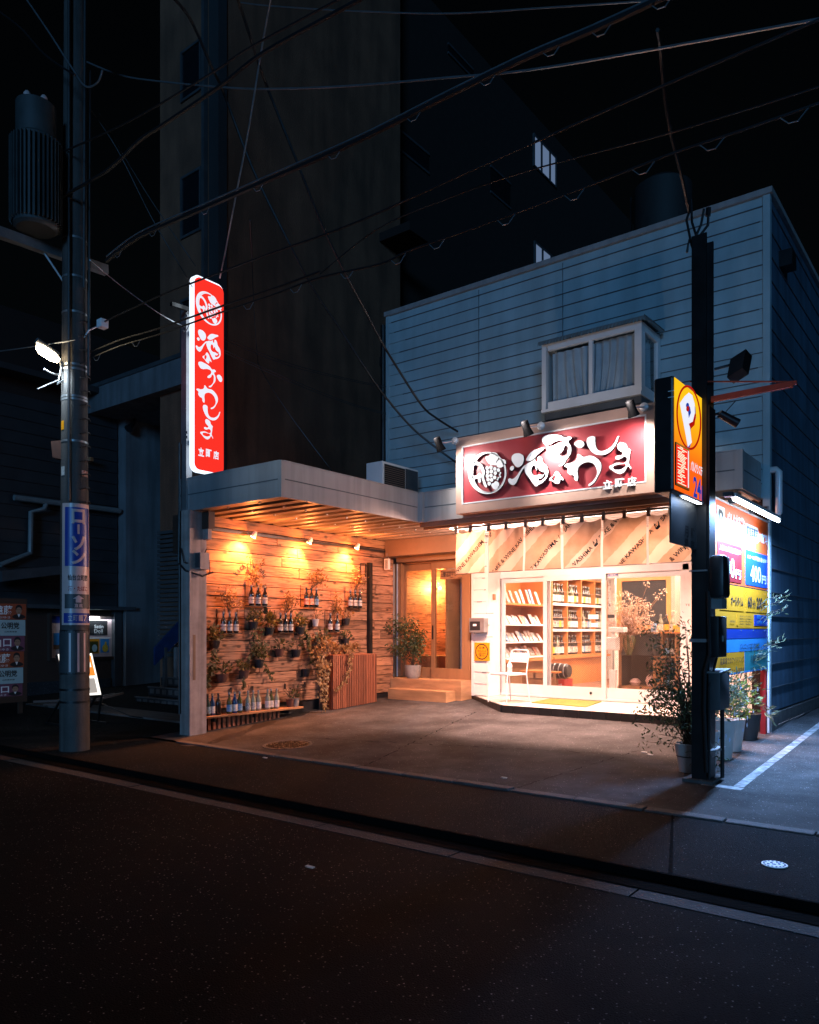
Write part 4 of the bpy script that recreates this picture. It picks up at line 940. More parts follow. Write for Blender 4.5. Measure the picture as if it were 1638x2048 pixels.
for c in ((555, 567), (610, 557), (668, 580), (722, 597), (562, 625), (617, 618), (675, 642), (556, 683), (612, 679), (665, 706), (568, 738), (622, 743), (585, 798)): G['logo'].append([S1(circ(c[0], c[1], 25, 28, 12))])
for c in ((752, 640), (740, 668), (748, 696), (722, 712), (710, 738)): G['logo'].append([S1(circ(c[0], c[1], 13, 14, 8))])
OFF = -.007
SH = {}
for k, shapes in G.items():
    vs, fs = [], []
    for polys in shapes:
        v_, f_ = brush([pl2(q) for q in polys], True, OFF if k != 'logo' else 0); n = len(vs); vs += v_; fs += [tuple(i + n for i in f) for f in f_]
    SH[k] = (vs, fs)
def ext(sh): xs_ = [v[0] for v in sh[0]]; ys_ = [v[1] for v in sh[0]]; return min(xs_), min(ys_), max(xs_), max(ys_)
def raised(name, shapes, th):
    mb = MB(); sd = MB()
    for sh in shapes:
        put2d(mb, sh, ext(sh), fy(LY + .02 - th))
        n0 = len(sd.f); tmp = MB(); put2d(tmp, sh, ext(sh), fy(LY + .02), th - .0005); sd.add(tmp.v, [f for f in tmp.f if len({round(tmp.v[i][1], 5) for i in f}) > 1])
    o = mb.build(name, M['letter'], sg); sd.build('letter_returns', M['blackpr'], o)
raised('brush_lettering', [SH[k] for k in ('sake', 'no', 'ka', 'dot', 'shi', 'wa', 'ma')], .034)
raised('grape_emblem', [SH['logo']], .022)
a = onY(1207, 976, LY); b = onY(1265, 957, LY); mb = MB(); zt = (a.z + b.z) / 2 - .0
for i, ch in enumerate('立町店'): put2d(mb, text2d(ch, .03), (a.x + i * .152, zt - .057, a.x + i * .152 + .105, zt + .053), fy(LY + .02), .035)
mb.build('branch_lettering', M['letter'], sg)
for k, (u, v, hu, hv) in enumerate(((910, 882, 876, 887), (1082, 852, 1047, 856), (1288, 814, 1247, 818))):
    p = onY(u, v, SY - .01); h = Vector((p.x, SY - .40, onY(hu, hv, SY - .40).z)); t = thing('sign_lamp', ['left', 'middle', 'right'][k] + ' of three black arm lamps on the maroon sign top', 'sign lamp', p, 0, 'lamps over the maroon sign')
    MB().lathe([(.052, .012), (.052, -.012), (.035, -.02), (.014, -.03), (0, -.03)], p, 18, 'y').build('base', M['alu'], t, True)
    MB().tube([p, h], .009, 8).build('arm', M['alu'], t)
    tg = Vector((p.x + (.30, .34, -.12)[k], SY, p.z - .24)); dr = (tg - h).normalized()
    dh = Vector((.12, .55, -1)).normalized()
    MB().tube([h - dh * .09, h - dh * .08, h + dh * .03, h + dh * .10], [.025, .048, .050, .068], 16).build('head', M['matteblack'], t, True)
    MB().tube([h + dh * .092, h + dh * .096], .058, 14).build('lens', M['e_spot'], t)
    point('added_fascia_fill', (p.x - .02, SY - .50, p.z - .05), (8, 15, 12)[k], (1, .86, .80), .05, t)  # added point light brightening the canopy fascia, separate from the lamp's beam
    spot('sign_beam', h + dh * .11, tg + Vector((0, 0, -.36)), (100, 170, 150)[k], (1, .94, .90), 140 if k == 0 else 124, 1, .05, t)

# ------------------------------------------------------------------ banner curtain (noren)
NY = 9.13
nr = thing('banner_curtain', 'cream split banner curtain with diagonal lettered stripes above the shopfront', 'curtain', (-4.6, NY, 2.2))
nzt = lambda x: 2.845
ub = [(912.5, 969), (977, 1047), (1051, 1121), (1126, 1202), (1207, 1292), (1297, 1384)]
def norenmat():
    def fn(m, nt, N, L, b, out, mp):
        tc = N.new("ShaderNodeTexCoord"); sx = N.new("ShaderNodeSeparateXYZ"); L.new(tc.outputs["Object"], sx.inputs[0])
        nz = N.new("ShaderNodeTexNoise"); nz.inputs["Scale"].default_value = 14; L.new(tc.outputs["Object"], nz.inputs[0])
        a = math_node(N, L, 'SUBTRACT', sx.outputs[0], math_node(N, L, 'MULTIPLY', sx.outputs[2], 1.02))
        a = math_node(N, L, 'ADD', a, math_node(N, L, 'MULTIPLY', nz.outputs[0], .05))
        fr_ = math_node(N, L, 'FRACT', math_node(N, L, 'DIVIDE', math_node(N, L, 'ADD', a, 20.0 + .07), .505))
        w = math_node(N, L, 'LESS_THAN', fr_, .40)
        mx = N.new("ShaderNodeMix"); mx.data_type = 'RGBA'; L.new(w, mx.inputs[0]); L.new(out, mx.inputs[6]); mx.inputs[7].default_value = (.72, .47, .32, 1)
        L.new(mx.outputs[2], b.inputs["Base Color"])
        tr = N.new("ShaderNodeBsdfTranslucent"); L.new(mx.outputs[2], tr.inputs[0])
        ms = N.new("ShaderNodeMixShader"); ms.inputs[0].default_value = .16; L.new(b.outputs[0], ms.inputs[1]); L.new(tr.outputs[0], ms.inputs[2]); L.new(ms.outputs[0], N["Material Output"].inputs[0])
    return mat('banner cloth', (.60, .35, .21), .85, col2=(.50, .27, .15), scale=5, extra=fn)
M['noren'] = norenmat()
def cw_(x, z): t = (2.85 - z) / .64; return .014 * math.sin(x * 17 + 1.3 * z) * (.25 + t) + .008 * math.sin(x * 41 + 2) * max(0, 1 - t) + .006 * math.sin(x * 9 + z * 14)
panels = []
for i, (u0, u1) in enumerate(ub):
    x0, x1 = XatY(u0, NY), XatY(u1, NY); zb = 2.215; ztp = 2.82
    nx, nz = 26, 16; vs = []; fs = []
    for j in range(nz + 1):
        for q in range(nx + 1):
            s_ = q / nx; x = x0 + (x1 - x0) * s_; t = j / nz
            sag = .035 * math.sin(math.pi * ((s_ * 2) % 1)) * (1 - t) if i != 1 else .02 * math.sin(math.pi * ((s_ * 2) % 1)) * (1 - t)
            z = ztp - sag + (zb - ztp) * t
            vs.append((x, NY + cw_(x, z), z))
    for j in range(nz):
        for q in range(nx): fs.append((j * (nx + 1) + q, (j + 1) * (nx + 1) + q, (j + 1) * (nx + 1) + q + 1, j * (nx + 1) + q + 1))
    o = MB().add(vs, fs).build('cloth_panel', M['noren'], nr, True)
    hm = MB(); hm.tube([(x0 + (x1 - x0) * q / 12, NY + cw_(x0 + (x1 - x0) * q / 12, zb), zb) for q in range(13)], .006, 5); hm.build('hem', M['brownmetal'], o)
    xm = [x0, (x0 + x1) / 2] + ([x1] if i == 5 else [])
    for x in xm: B('loop', M['brownmetal'], o, (x - .02, x + .025, NY - .012, NY + .016, 2.79, 2.90))
    panels.append((x0, x1, zb, ztp, o))
MB().tube([(XatY(908, NY), NY, 2.87), (-2.6, NY, 2.87)], .016, 8).build('rail', M['brownmetal'], nr)
lines = [((917, 1140), (976, 1071)), ((990, 1140), (1078, 1040)), ((1062, 1140), (1128, 1062)), ((1148, 1131), (1251, 1021)), ((1242, 1126), (1338, 1024)), ((1343, 1118), (1378, 1083)), ((912, 1072), (922, 1058))]
phase = [-.33, -.05, -.42, -.62, -.40, -.22, -.62]
txt = text2d('SAKE & WINE KAWASHIMA', .022); te = ext(txt); TL = .95; TH = .058
boat = brush([[(0, 0), (.012, -.018), (.055, -.02), (.07, .0), (.04, .006), (.035, .07), (.02, .05), (.008, .008)], [(.018, .010), (.03, .048), (.032, .012)]], False)
cup = brush([[(.05, .01), (.085, .03), (.10, .06), (.09, .065), (.075, .04), (.05, .025)]], False)
for i, (x0, x1, zb, ztp, o) in enumerate(panels):
    mb = MB()
    for (p, q), ph in zip(lines, phase):
        a = onY(*p, NY); b = onY(*q, NY); d = Vector((b.x - a.x, 0, b.z - a.z)).normalized(); n = Vector((-d.z, 0, d.x))
        for shape, ex, box, lo in ((txt, te, (0, 0, TL, TH), 0), (boat, ext(boat), (-.12, -.02, -.05, .07), 0), (cup, ext(cup), (-.085, -.01, -.03, .05), 0)):
            for rep in (0, 1):
                off = ph + rep * 1.1
                vs = []
                for x, y in shape[0]:
                    xx = box[0] + (x - ex[0]) / (ex[2] - ex[0]) * (box[2] - box[0]) + off; yy = box[1] + (y - ex[1]) / (ex[3] - ex[1]) * (box[3] - box[1]) - TH / 2
                    w = Vector((a.x, 0, a.z)) + d * xx + n * yy; vs.append(w)
                for f in shape[1]:
                    c = sum((vs[k] for k in f), Vector()) / len(f)
                    if x0 + .004 < min(vs[k].x for k in f) and max(vs[k].x for k in f) < x1 - .004 and zb + .008 < min(vs[k].z for k in f) and max(vs[k].z for k in f) < ztp - .02:
                        mb.add([(vs[k].x, NY + cw_(vs[k].x, vs[k].z) - .004, vs[k].z) for k in f], [tuple(range(len(f)))])
    if mb.v: mb.build('lettering', M['blackpr'], o)

# ------------------------------------------------------------------ tall red lightbox on its steel post
RX = -8.3
ya, yb = onX(381, 700, RX - .12).y, onX(448.5, 700, RX).y; ya = onX(388, 700, RX).y
rz0, rz1 = onX(388, 938, RX).z - .02, onX(388, 545, RX).z
vsn = thing('lightbox_sign', 'tall glowing red lightbox with white brush lettering above the canopy', 'sign', (RX - .07, (ya + yb) / 2, rz0))
def rrect(y0, y1, z0, z1, r, n=6):
    P = []
    for cy_, cz_, a0 in ((y1 - r, z1 - r, 0), (y0 + r, z1 - r, 90), (y0 + r, z0 + r, 180), (y1 - r, z0 + r, 270)):
        for k in range(n + 1): t = R(a0 + 90 * k / n); P.append((cy_ + r * math.cos(t), cz_ + r * math.sin(t)))
    return P
rr_ = rrect(ya, yb, rz0, rz1, .09)
MB().prism([(RX - .09, y, z) for y, z in rr_], (.07, 0, 0)).build('lit_edge', M['e_white'], vsn)
MB().prism([(RX - .021, y, z) for y, z in rrect(ya + .022, yb - .012, rz0 + .03, rz1 - .03, .08)], (.024, 0, 0)).build('red_face', M['e_red'], vsn)
MB().prism([(RX - .11, y, z) for y, z in rrect(ya + .01, yb - .005, rz0 + .01, rz1 - .01, .09)], (.02, 0, 0)).build('back_face', M['e_white'], vsn)
Z3 = lambda x, y: (370 + x * .1074, 540 + y * .1074)
Z4 = lambda x, y: (370 + x * .11236, 720 + y * .11236)
def vbox(l, r, t, b):
    L_, R_, T_, B_ = [onX(*q, RX + .01) for q in (l, r, t, b)]; return (L_.y, B_.z, R_.y, T_.z)
mb = MB(); F = fx(RX + .006)
for k, bx in (('logo', vbox(Z3(205, 680), Z3(690, 740), Z3(440, 420), Z3(540, 1042))), ('sake', vbox(Z3(203, 1430), Z3(668, 1480), Z3(400, 1130), Z3(570, 1680))), ('no', vbox(Z3(330, 1620), Z3(497, 1690), Z3(420, 1535), Z3(430, 1735))),
              ('ka', vbox(Z4(240, 80), Z4(553, 210), Z4(300, 30), Z4(430, 480))), ('dot', vbox(Z4(570, 290), Z4(667, 330), Z4(610, 260), Z4(620, 385))), ('wa', vbox(Z4(205, 570), Z4(590, 720), Z4(365, 450), Z4(480, 876))),
              ('shi', vbox(Z4(320, 830), Z4(632, 935), Z4(370, 798), Z4(520, 1082))), ('ma', vbox(Z4(275, 1290), Z4(502, 1390), Z4(410, 1055), Z4(410, 1415)))):
    put2d(mb, SH[k], bx, F)
a = vbox(Z4(240, 1600), Z4(610, 1660), Z4(300, 1545), Z4(420, 1690))
for i, ch in enumerate('立町店'): w = (a[2] - a[0]); put2d(mb, text2d(ch, .03), (a[0] + w * .36 * i, a[3] - .125, a[0] + w * (.36 * i + .27), a[3] - .01), F)
mb.build('lettering', M['e_pw'], vsn)
area('sign_glow', (RX + .05, (ya + yb) / 2, (rz0 + rz1) / 2), .45, 5, (1, .08, .05), (0, R(90), 0), 2.3, vsn); 
area('edge_glow', (RX - .055, ya - .03, (rz0 + rz1) / 2), .1, 5, (.75, .88, 1), (R(-90), 0, 0), 2.3, vsn)
ps = thing('sign_post', 'pale steel post carrying the red lightbox at its top', 'post', (-8.6, 6.3, 3.0))
B('post', M['steel'], ps, (-8.66, -8.55, 6.27, 6.36, 2.4, 5.7))
B('bracket', M['steel'], ps, *[(-8.56, RX - .14, 6.3, 6.33, z - .03, z + .03) for z in (3.9, 5.35)])
MB().bar((-8.5, 6.0, 5.63), (-8.5, 6.75, 5.68), .05).build('top_arm', M['dksteel'], ps)
B('clamps', M['steel'], ps, *[(-8.56, -8.50, 6.25, 6.27, z + k * .06, z + k * .06 + .03) for z in (3.95, 5.55) for k in (0, 1)])
cp = thing('canopy_post', 'pale steel post carrying the street end of the canopy beside the plank wall', 'post', (-8.55, 6.4, 0))
B('steel_post', M['postw'], cp, (-8.66, -8.45, 6.25, 6.52, -.02, 3.0)); B('rust_strip', M['brownmetal'], cp, (-8.452, -8.446, 6.30, 6.34, .75, 1.35))
B('base_plate', M['conc'], cp, (-8.70, -8.42, 6.22, 6.56, -.02, .02))
B('end_box', M['darkwood'], cp, (-8.72, -8.46, 6.30, 6.56, 2.62, 2.99), (-8.86, -8.67, 6.28, 6.56, 2.45, 2.96)); B('end_plate', M['postw'], cp, (-8.445, -8.34, 6.46, 6.52, 2.62, 2.76)); B('brace', M['darkwood'], cp, (-8.445, -8.30, 6.44, 6.54, 2.76, 2.99))
eb = thing('switch_box', 'small beige electrical box strapped to the canopy post', 'electrical box', (-8.42, 6.5, 2.0))
p = onX(392, 1122, -8.44); B('case', M['postw'], eb, (-8.445, -8.35, p.y + .0, p.y + .15, p.z - .11, p.z + .11)); B('cover', M['dkgrey'], eb, (-8.44, -8.36, p.y - .012, p.y, p.z - .09, p.z + .10))
m = MB(); m.tube([(-8.64, 6.22, 3.0), (-8.62, 6.2, 2.3), (-8.5, 6.21, 2.2), (-8.38, 6.4, p.z - .2), (-8.35, 6.55, p.z - .14)], .012); m.tube([(-8.63, 6.22, 3.9), (-8.63, 6.22, .3)], .014); m.tube([(-8.60, 6.22, 2.5), (-8.5, 6.2, 2.3), (-8.43, 6.4, 2.28), (-8.42, 6.5, 2.5)], .008)
tag(m.build('post_wiring', M['cable']), 'black cables strapped down the canopy post', 'cable')
# air conditioner on the canopy
ac = thing('air_conditioner', 'beige outdoor air conditioner unit sitting on the canopy roof', 'air conditioner', (-7.35, 9.1, 3.4))
MB().bbox(-7.52, -7.2, 8.72, 9.6, 3.39, 3.91, .012).build('case', M['white'], ac)
B('fan_grille', M['blackpr'], ac, (-7.2, -7.192, 8.76, 9.25, 3.43, 3.87)); B('grille_bars', M['brownmetal'], ac, *[(-7.193, -7.187, 8.76, 9.25, 3.44 + i * .03, 3.446 + i * .03) for i in range(14)])
B('service_panel', M['dkgrey'], ac, (-7.2, -7.196, 9.27, 9.58, 3.42, 3.88))

# ------------------------------------------------------------------ right hand post, parking sign, meter boxes
rp = thing('parking_post', 'dark steel post at the right corner carrying the parking sign and meter boxes', 'post', (-2.13, 7.15, 0))
gz = zg(7.0); PT = onY(1393, 470, 7.0).z
B('post', M['dksteel'], rp, (-2.19, -2.06, 7.0, 7.02, gz - .05, PT), (-2.19, -2.06, 7.2, 7.22, gz - .05, PT), (-2.14, -2.12, 7.02, 7.2, gz - .05, PT))
B('channel', M['dksteel'], rp, (-2.058, -2.04, 7.02, 7.20, gz - .05, 3.4))
MB().prism([(-2.26, 6.96, gz), (-1.99, 6.94, gz), (-2.0, 7.3, gz + .01), (-2.24, 7.3, gz + .01)], (0, 0, .03)).build('footing', M['conc'], rp)
B('clips', M['steel'], rp, (-2.21, -2.05, 6.992, 7.0, 1.93, 1.945), (-2.06, -1.98, 7.0, 7.32, .33, .345), (-2.21, -2.05, 6.992, 7.0, 1.30, 1.33))
m = MB(); m.tube([(-2.04, 6.98, 1.75), (-2.02, 6.96, 1.2), (-2.06, 6.96, 1.05), (-2.07, 6.97, .7), (-2.05, 6.98, .15)], .016); m.tube([(-1.99, 7.1, 1.2), (-2.0, 7.0, 1.05), (-2.03, 6.97, .9), (-2.03, 6.98, .1)], .012); m.tube([(-1.98, 7.2, .72), (-1.98, 7.2, .08)], .02)
m.build('conduits', M['cable'], rp)
cw2 = thing('coiled_cables', 'looped black cable ends at the head of the dark parking post', 'cable', (-2.13, 7.1, PT))
m = MB()
for (u0, v0), (u1, v1), (u2, v2) in (((1383, 490), (1373, 440), (1378, 425)), ((1388, 480), (1402, 450), (1408, 418)), ((1395, 478), (1416, 450), (1417, 420)), ((1392, 470), (1384, 445), (1382, 400)), ((1386, 498), (1378, 480), (1374, 505))):
    m.tube([onY(u0, v0, 7.05), onY(u1, v1, 7.05), onY(u2, v2, 7.05)], .012)
m.build('cable_ends', M['cable'], cw2); MB().tube([onY(1416, 432, 7.05), onY(1417, 416, 7.05)], .025).build('connector', M['blackp'], cw2)
def mbox(name, label, u0, um, v0, v1, bev, m_, yd=.3):
    Yf = 6.97; x0 = -2.035; x1 = XatY(um, Yf) ; z1, z0 = onY(um, v0, Yf).z, onY(um, v1, Yf).z
    t = thing(name, label, 'meter box', ((x0 + x1) / 2, Yf + yd / 2, z0), 0, 'boxes on the parking post')
    MB().bbox(x0, x1, Yf, Yf + yd, z0, z1, bev).build('case', M[m_], t, True); return t, x0, x1, Yf, z0, z1
t, x0, x1, Yf, z0, z1 = mbox('meter_box', 'rounded dark meter cover, topmost box on the parking post', 1413, 1448, 1108, 1196, .035, 'blackp', .22); B('base', M['grey'], t, (x0 + .01, x1 - .03, Yf + .05, Yf + .2, z0 - .09, z0 - .002))
t, x0, x1, Yf, z0, z1 = mbox('meter_box', 'square black cabinet with a small latch, middle box on the parking post', 1408, 1437, 1232, 1315, .006, 'dksteel', .26); B('latch', M['steel'], t, (x1, x1 + .01, Yf + .12, Yf + .135, z0 + .14, z0 + .19)); B('door_seam', M['blackpr'], t, (x1, x1 + .002, Yf + .05, Yf + .053, z0 + .02, z1 - .02))
t, x0, x1, Yf, z0, z1 = mbox('meter_box', 'grey box with a slanting lid, lowest box on the parking post', 1410, 1440, 1347, 1421, .004, 'dkgrey', .30); MB().prism([(x0 - .01, Yf - .01, z1), (x1 + .01, Yf - .01, z1), (x1 + .01, Yf + .31, z1 + .02), (x0 - .01, Yf + .31, z1 + .02)], (0, 0, .012)).build('lid', M['grey'], t)
p = onX(1430, 738, -2.0); t = thing('floodlight', 'unlit black floodlight high on the parking post', 'floodlight', p)
MB().bar((-2.05, 7.2, p.z + .05), (-1.86, 7.25, p.z + .08), .02).build('arm', M['dksteel'], t); hd = MB(); hd.prism([(-1.93, 7.16, p.z - .06), (-1.80, 7.16, p.z + .0), (-1.77, 7.16, p.z + .16), (-1.90, 7.16, p.z + .10)], (0, .22, 0)); hd.build('head', M['blackp'], t)
p = onX(1434, 832, -2.0); t = thing('security_camera', 'small black bullet camera on the parking post under the red arm', 'camera', p)
MB().tube([(-2.05, 7.2, p.z + .04), (-1.98, 7.2, p.z + .05), (-1.95, 7.2, p.z + .02)], .012).build('arm', M['dksteel'], t); MB().tube([(-1.99, 7.15, p.z + .03), (-1.86, 7.25, p.z - .06)], [.035, .042], 10).build('body', M['blackp'], t, True)
MB().tube([(-1.95, 7.2, p.z + .05), (-1.87, 7.22, p.z + .14)], .004).build('aerial', M['blackp'], t)
a = onY(1418, 800, 7.15); b = onY(1586, 768, 7.15)
t = thing('bracket_arm', 'slim red iron bracket arm reaching right from the parking post', 'bracket', (-2.0, 7.15, a.z))
MB().bar((-2.06, 7.15, a.z), b, .035, .05).build('strut', M['redarm'], t); MB().tube([onY(1380, 763, 7.15), b + Vector((0, 0, .02))], .007).build('tie_rod', M['redarm'], t)
B('end_clamp', M['redarm'], t, (b.x - .01, b.x + .03, 7.135, 7.165, b.z - .010, b.z + .022))
# P sign -----------------------------------------------------------------
QX = -2.1
y0, y1 = onX(1349, 800, QX).y, onX(1413, 800, QX).y; z0, z1 = onX(1349, 979, QX).z, onX(1349, 753, QX).z
pg_ = thing('parking_sign', 'backlit yellow and orange parking sign with a big letter and red display', 'sign', (QX - .16, (y0 + y1) / 2, z0))
xb = XatY(1308, y0)
MB().bbox(xb, QX - .004, y0 - .012, y1 + .012, z0 - .012, z1 + .012, .02).build('housing', M['blackp'], pg_)
B('side_slots', M['whitep'], pg_, (xb + .12, xb + .17, y0 - .0145, y0 - .011, z1 - .12, z1 - .113), (xb + .12, xb + .17, y0 - .0145, y0 - .011, z1 - .17, z1 - .163))
fm = MB().box(QX - .004, QX, y0 + .004, y1 - .004, z0 + .004, z1 - .004).build('face', M['e_yel'], pg_)
ZR = lambda x, y: (1280 + x / 2.276, 720 + y / 2.276)
def px(pts, d=.003): return [(q.y, q.z) for q in (onX(*ZR(x, y), QX + d) for x, y in pts)]
def pp_(name, m_, polys, d, parent=pg_, smooth=True):
    mb = MB(); s_ = brush([px(p) for p in polys], smooth)
    if s_[0]: put2d(mb, s_, ext(s_), fx(QX + d))
    return mb.build(name, m_, parent)
el = lambda cx, cy, rx, ry, sk=0: [(cx + rx * math.cos(t), cy + ry * math.sin(t) + sk * math.cos(t)) for t in [2 * math.pi * k / 24 for k in range(24)]]
pp_('ring', M['e_redp'], [el(223, 262, 57, 146, 22), el(223, 262, 50, 136, 20)], .002)
pp_('letter_shadow', M['e_bluep'], [[(214, 176), (236, 180), (252, 215), (255, 262), (244, 300), (230, 310), (234, 376), (226, 398), (216, 398)]], .0025, smooth=False)
pp_('letter_shade', M['e_redp'], [[(222, 290), (240, 280), (250, 240), (255, 250), (248, 296), (230, 314)]], .0035, smooth=False)
pp_('letter', M['e_pw'], [[(181, 197), (203, 165), (222, 148), (238, 160), (249, 200), (250, 245), (240, 282), (226, 293), (221, 268), (232, 240), (228, 215), (214, 196), (236, 375), (218, 397)]], .003, smooth=False)
pp_('letter_core', M['e_bluep'], [el(216, 207, 7, 12)], .0038); pp_('letter_core', M['e_redp'], [el(217, 222, 7, 13)], .0039)
a, b = px([(162, 385), (218, 405)]), px([(165, 560), (218, 575)])
yl, yr, zt_, zb_ = a[0][0], a[1][0], a[0][1], b[0][1]
B('display_frame', M['blackp'], pg_, (QX, QX + .012, yl - .01, yr + .012, zb_ - .02, zt_ + .02))
dl = B('display', M['e_led'], pg_, (QX + .012, QX + .014, yl, yr - .01, zb_, zt_))
B('lit_rows', M['e_leds'], dl, *[(QX + .014, QX + .0155, yl + .02 + .12 * (i % 2) * rng.random(), yl + (yr - yl) * (.35 + .5 * rng.random()), zb_ + (zt_ - zb_) * (i + .25) / 24, zb_ + (zt_ - zb_) * (i + .7) / 24) for i in range(24)])
B('display_edge', M['e_pw'], dl, (QX + .014, QX + .0155, yr - .035, yr - .012, zb_, zt_))
a = px([(231, 482)])[0]; e = px([(294, 512)])[0]; mb = MB(); zc = (a[1] + e[1]) / 2
put2d(mb, text2d('パルクシステム', .035), (a[0], zc - .045, e[0], zc + .045), fx(QX + .003)); mb.build('maker_lettering', M['e_pw'], pg_)
a = px([(243, 570)])[0]; e = px([(291, 592)])[0]; mb = MB(); w = e[0] - a[0]; zc = (a[1] + e[1]) / 2; put2d(mb, text2d('24', .03), (a[0], zc - .10, a[0] + w * .72, zc + .08), fx(QX + .003)); put2d(mb, text2d('h', .03), (a[0] + w * .76, zc - .10, e[0], zc + .03), fx(QX + .003)); mb.build('hours_lettering', M['e_bluep'], pg_)
area('face_glow', (QX + .04, (y0 + y1) / 2, (z0 + z1) / 2), .8, 5, (1, .42, .06), (0, R(90), 0), .85, pg_)
# hanging notice under it
a = onX(1341, 990, QX - .05); b = onX(1403, 1097, QX - .05)
hn = thing('hanging_notice', 'dark grey metal notice hung below the parking sign with vertical lettering', 'sign', (QX - .05, a.y, b.z))
zh0, zh1 = onX(1341, 1085, QX - .05).z, z0 - .014
B('plate', M['dkgrey'], hn, (QX - .06, QX - .045, a.y, b.y, zh0, zh1)); mb = MB()
for c_, s_ in enumerate(('専用', '駐車場', '月極')):
    for i, ch in enumerate(s_): yy = b.y - .16 - c_ * .17; zz = zh1 - .28 - .11 * i - (.06 if c_ == 0 else 0); put2d(mb, text2d(ch, .03), (yy, zz - .05, yy + .11, zz + .05), fx(QX - .043))
mb.build('lettering', M['blackpr'], hn)
tb_ = thing('under_lamp', 'small tube light under the parking sign shining on the notice', 'lamp', (QX, 6.6, z0 - .02))
B('housing', M['alu'], tb_, (QX - .02, QX + .03, 6.45, 6.95, z0 - .03, z0 - .014)); B('tube', M['e_spot'], tb_, (QX - .01, QX + .02, 6.47, 6.93, z0 - .036, z0 - .031))
area('notice_light', (QX + .05, 6.55, z0 - .04), .1, 1.6, (.25, .50, 1), (0, R(20), 0), .3, tb_)
# big price board with fluorescent tube ---------------------------------------
PX = -2.2; Y0, Y1 = 7.69, 9.92
bd = thing('price_board', 'tall orange, yellow and blue parking price board lit by a tube', 'sign', (PX, (Y0 + Y1) / 2, .95))
zz = lambda v, u=1535: onX(u, v, PX).z
ztop, zy, zmid, zbot = 2.69, zz(1181), zz(1257), zz(1338)
B('backing', M['dkgrey'], bd, (PX - .04, PX - .006, Y0, Y1, zbot, ztop))
B('orange_panel', M['orange'], bd, (PX - .006, PX, Y0 + .03, Y1 - .01, zy, ztop)); B('yellow_panel', M['yellow'], bd, (PX - .006, PX, Y0 + .03, Y1 - .01, zmid, zy - .008)); B('rule', M['blackpr'], bd, (PX - .006, PX + .001, Y0 + .03, Y1 - .01, zy - .008, zy))
B('blue_panel', M['ltblue'], bd, (PX - .006, PX, Y0 + .03, Y1 - .01, zmid - .25, zmid - .01)); zl = zmid - .25; B('navy_band', M['navy'], bd, (PX - .006, PX + .0015, Y0 + .03, Y1 - .01, zmid - .11, zmid - .01))
ym = onX(1490, 1300, PX).y; B('olive_panel', M['yellow'], bd, (PX - .006, PX, Y0 + .03, ym - .02, zbot + .02, zl - .005)); B('teal_panel', M['teal'], bd, (PX - .006, PX, ym, Y1 - .01, zbot + .02, zl - .005)); B('blue_edge', M['ltblue'], bd, (PX - .006, PX, Y0 + .03, Y1 - .01, zbot, zbot + .02), (PX - .006, PX, ym - .02, ym, zbot + .02, zl))
pt = lambda u, v: (onX(u, v, PX).y, onX(u, v, PX).z)
def panel(name, m_, u0, v0, u1, v1, d=.003, r=.03):
    a, b = pt(u0, v0), pt(u1, v1); P = rrect(a[0], b[0], min(a[1], b[1]), max(a[1], b[1]), r)
    return MB().prism([(PX, y, z) for y, z in P], (d, 0, 0)).build(name, m_, bd)
def btxt(name, m_, items, d=.006):
    mb = MB()
    for tx, ya_, za, yb_, zb2, *bo in items: put2d(mb, text2d(tx, bo[0] if bo else .01), (ya_, za, yb_, zb2), fx(PX + d))
    return mb.build(name, m_, bd)
W = Y1 - Y0; yy = lambda f: Y0 + W * f
panel_z = lambda f: zbot + (ztop - zbot) * f
def rp_(name, m_, f0, f1, za, zb2, d=.003, r=.03): return MB().prism([(PX, y, z) for y, z in rrect(yy(f0), yy(f1), za, zb2, r)], (d, 0, 0)).build(name, m_, bd)
z400t, z400b = zz(1112, 1515), zz(1170, 1515)
rp_('red_price_panel', M['redp'], .06, .46, zy + .82 * .03, zy + .82 * .50); rp_('blue_price_panel', M['bluep'], .53, .975, zy + .82 * .03, zy + .82 * .50)
rp_('service_strip', M['whitep'], .33, .72, zy + .82 * .53, zy + .82 * .62, .003, .008); rp_('emblem_plate', M['whitep'], .05, .17, zy + .82 * .60, zy + .82 * .92, .003, .01)
rp_('white_name_plate', M['whitep'], .53, .78, zy + .82 * .64, zy + .82 * .85, .003, .02)
btxt('orange_heading', M['whitep'], [('パルク立町とき', .0, 0, 0, 0)][:0] + [('パルク立町第2', yy(.20), zy + .82 * .70, yy(.52), zy + .82 * .90, .03), ('P有料', yy(.80), zy + .82 * .66, yy(.97), zy + .82 * .80, .03)])
btxt('plate_lettering', M['blackpr'], [('軽車両専用', yy(.545), zy + .82 * .67, yy(.765), zy + .82 * .82, .03), ('ご案内 仙台市青葉区', yy(.20), zy + .82 * .63, yy(.40), zy + .82 * .67), ('最大料金サービスは 繰り返し', yy(.345), zy + .82 * .55, yy(.705), zy + .82 * .605, .015), ('P', yy(.075), zy + .82 * .66, yy(.145), zy + .82 * .88, .03)])
btxt('price_lettering', M['whitep'], [('600', yy(.13), zy + .82 * .08, yy(.33), zy + .82 * .33, .02), ('円', yy(.35), zy + .82 * .08, yy(.44), zy + .82 * .20, .03), ('入庫から12時間以内 最大料金', yy(.09), zy + .82 * .39, yy(.44), zy + .82 * .46, .015),
  ('400', yy(.62), zy + .82 * .08, yy(.83), zy + .82 * .31, .02), ('円', yy(.85), zy + .82 * .08, yy(.945), zy + .82 * .20, .03), ('18:00～7:00時間内 最大料金', yy(.56), zy + .82 * .38, yy(.95), zy + .82 * .445, .015)])
hy = zy - zmid
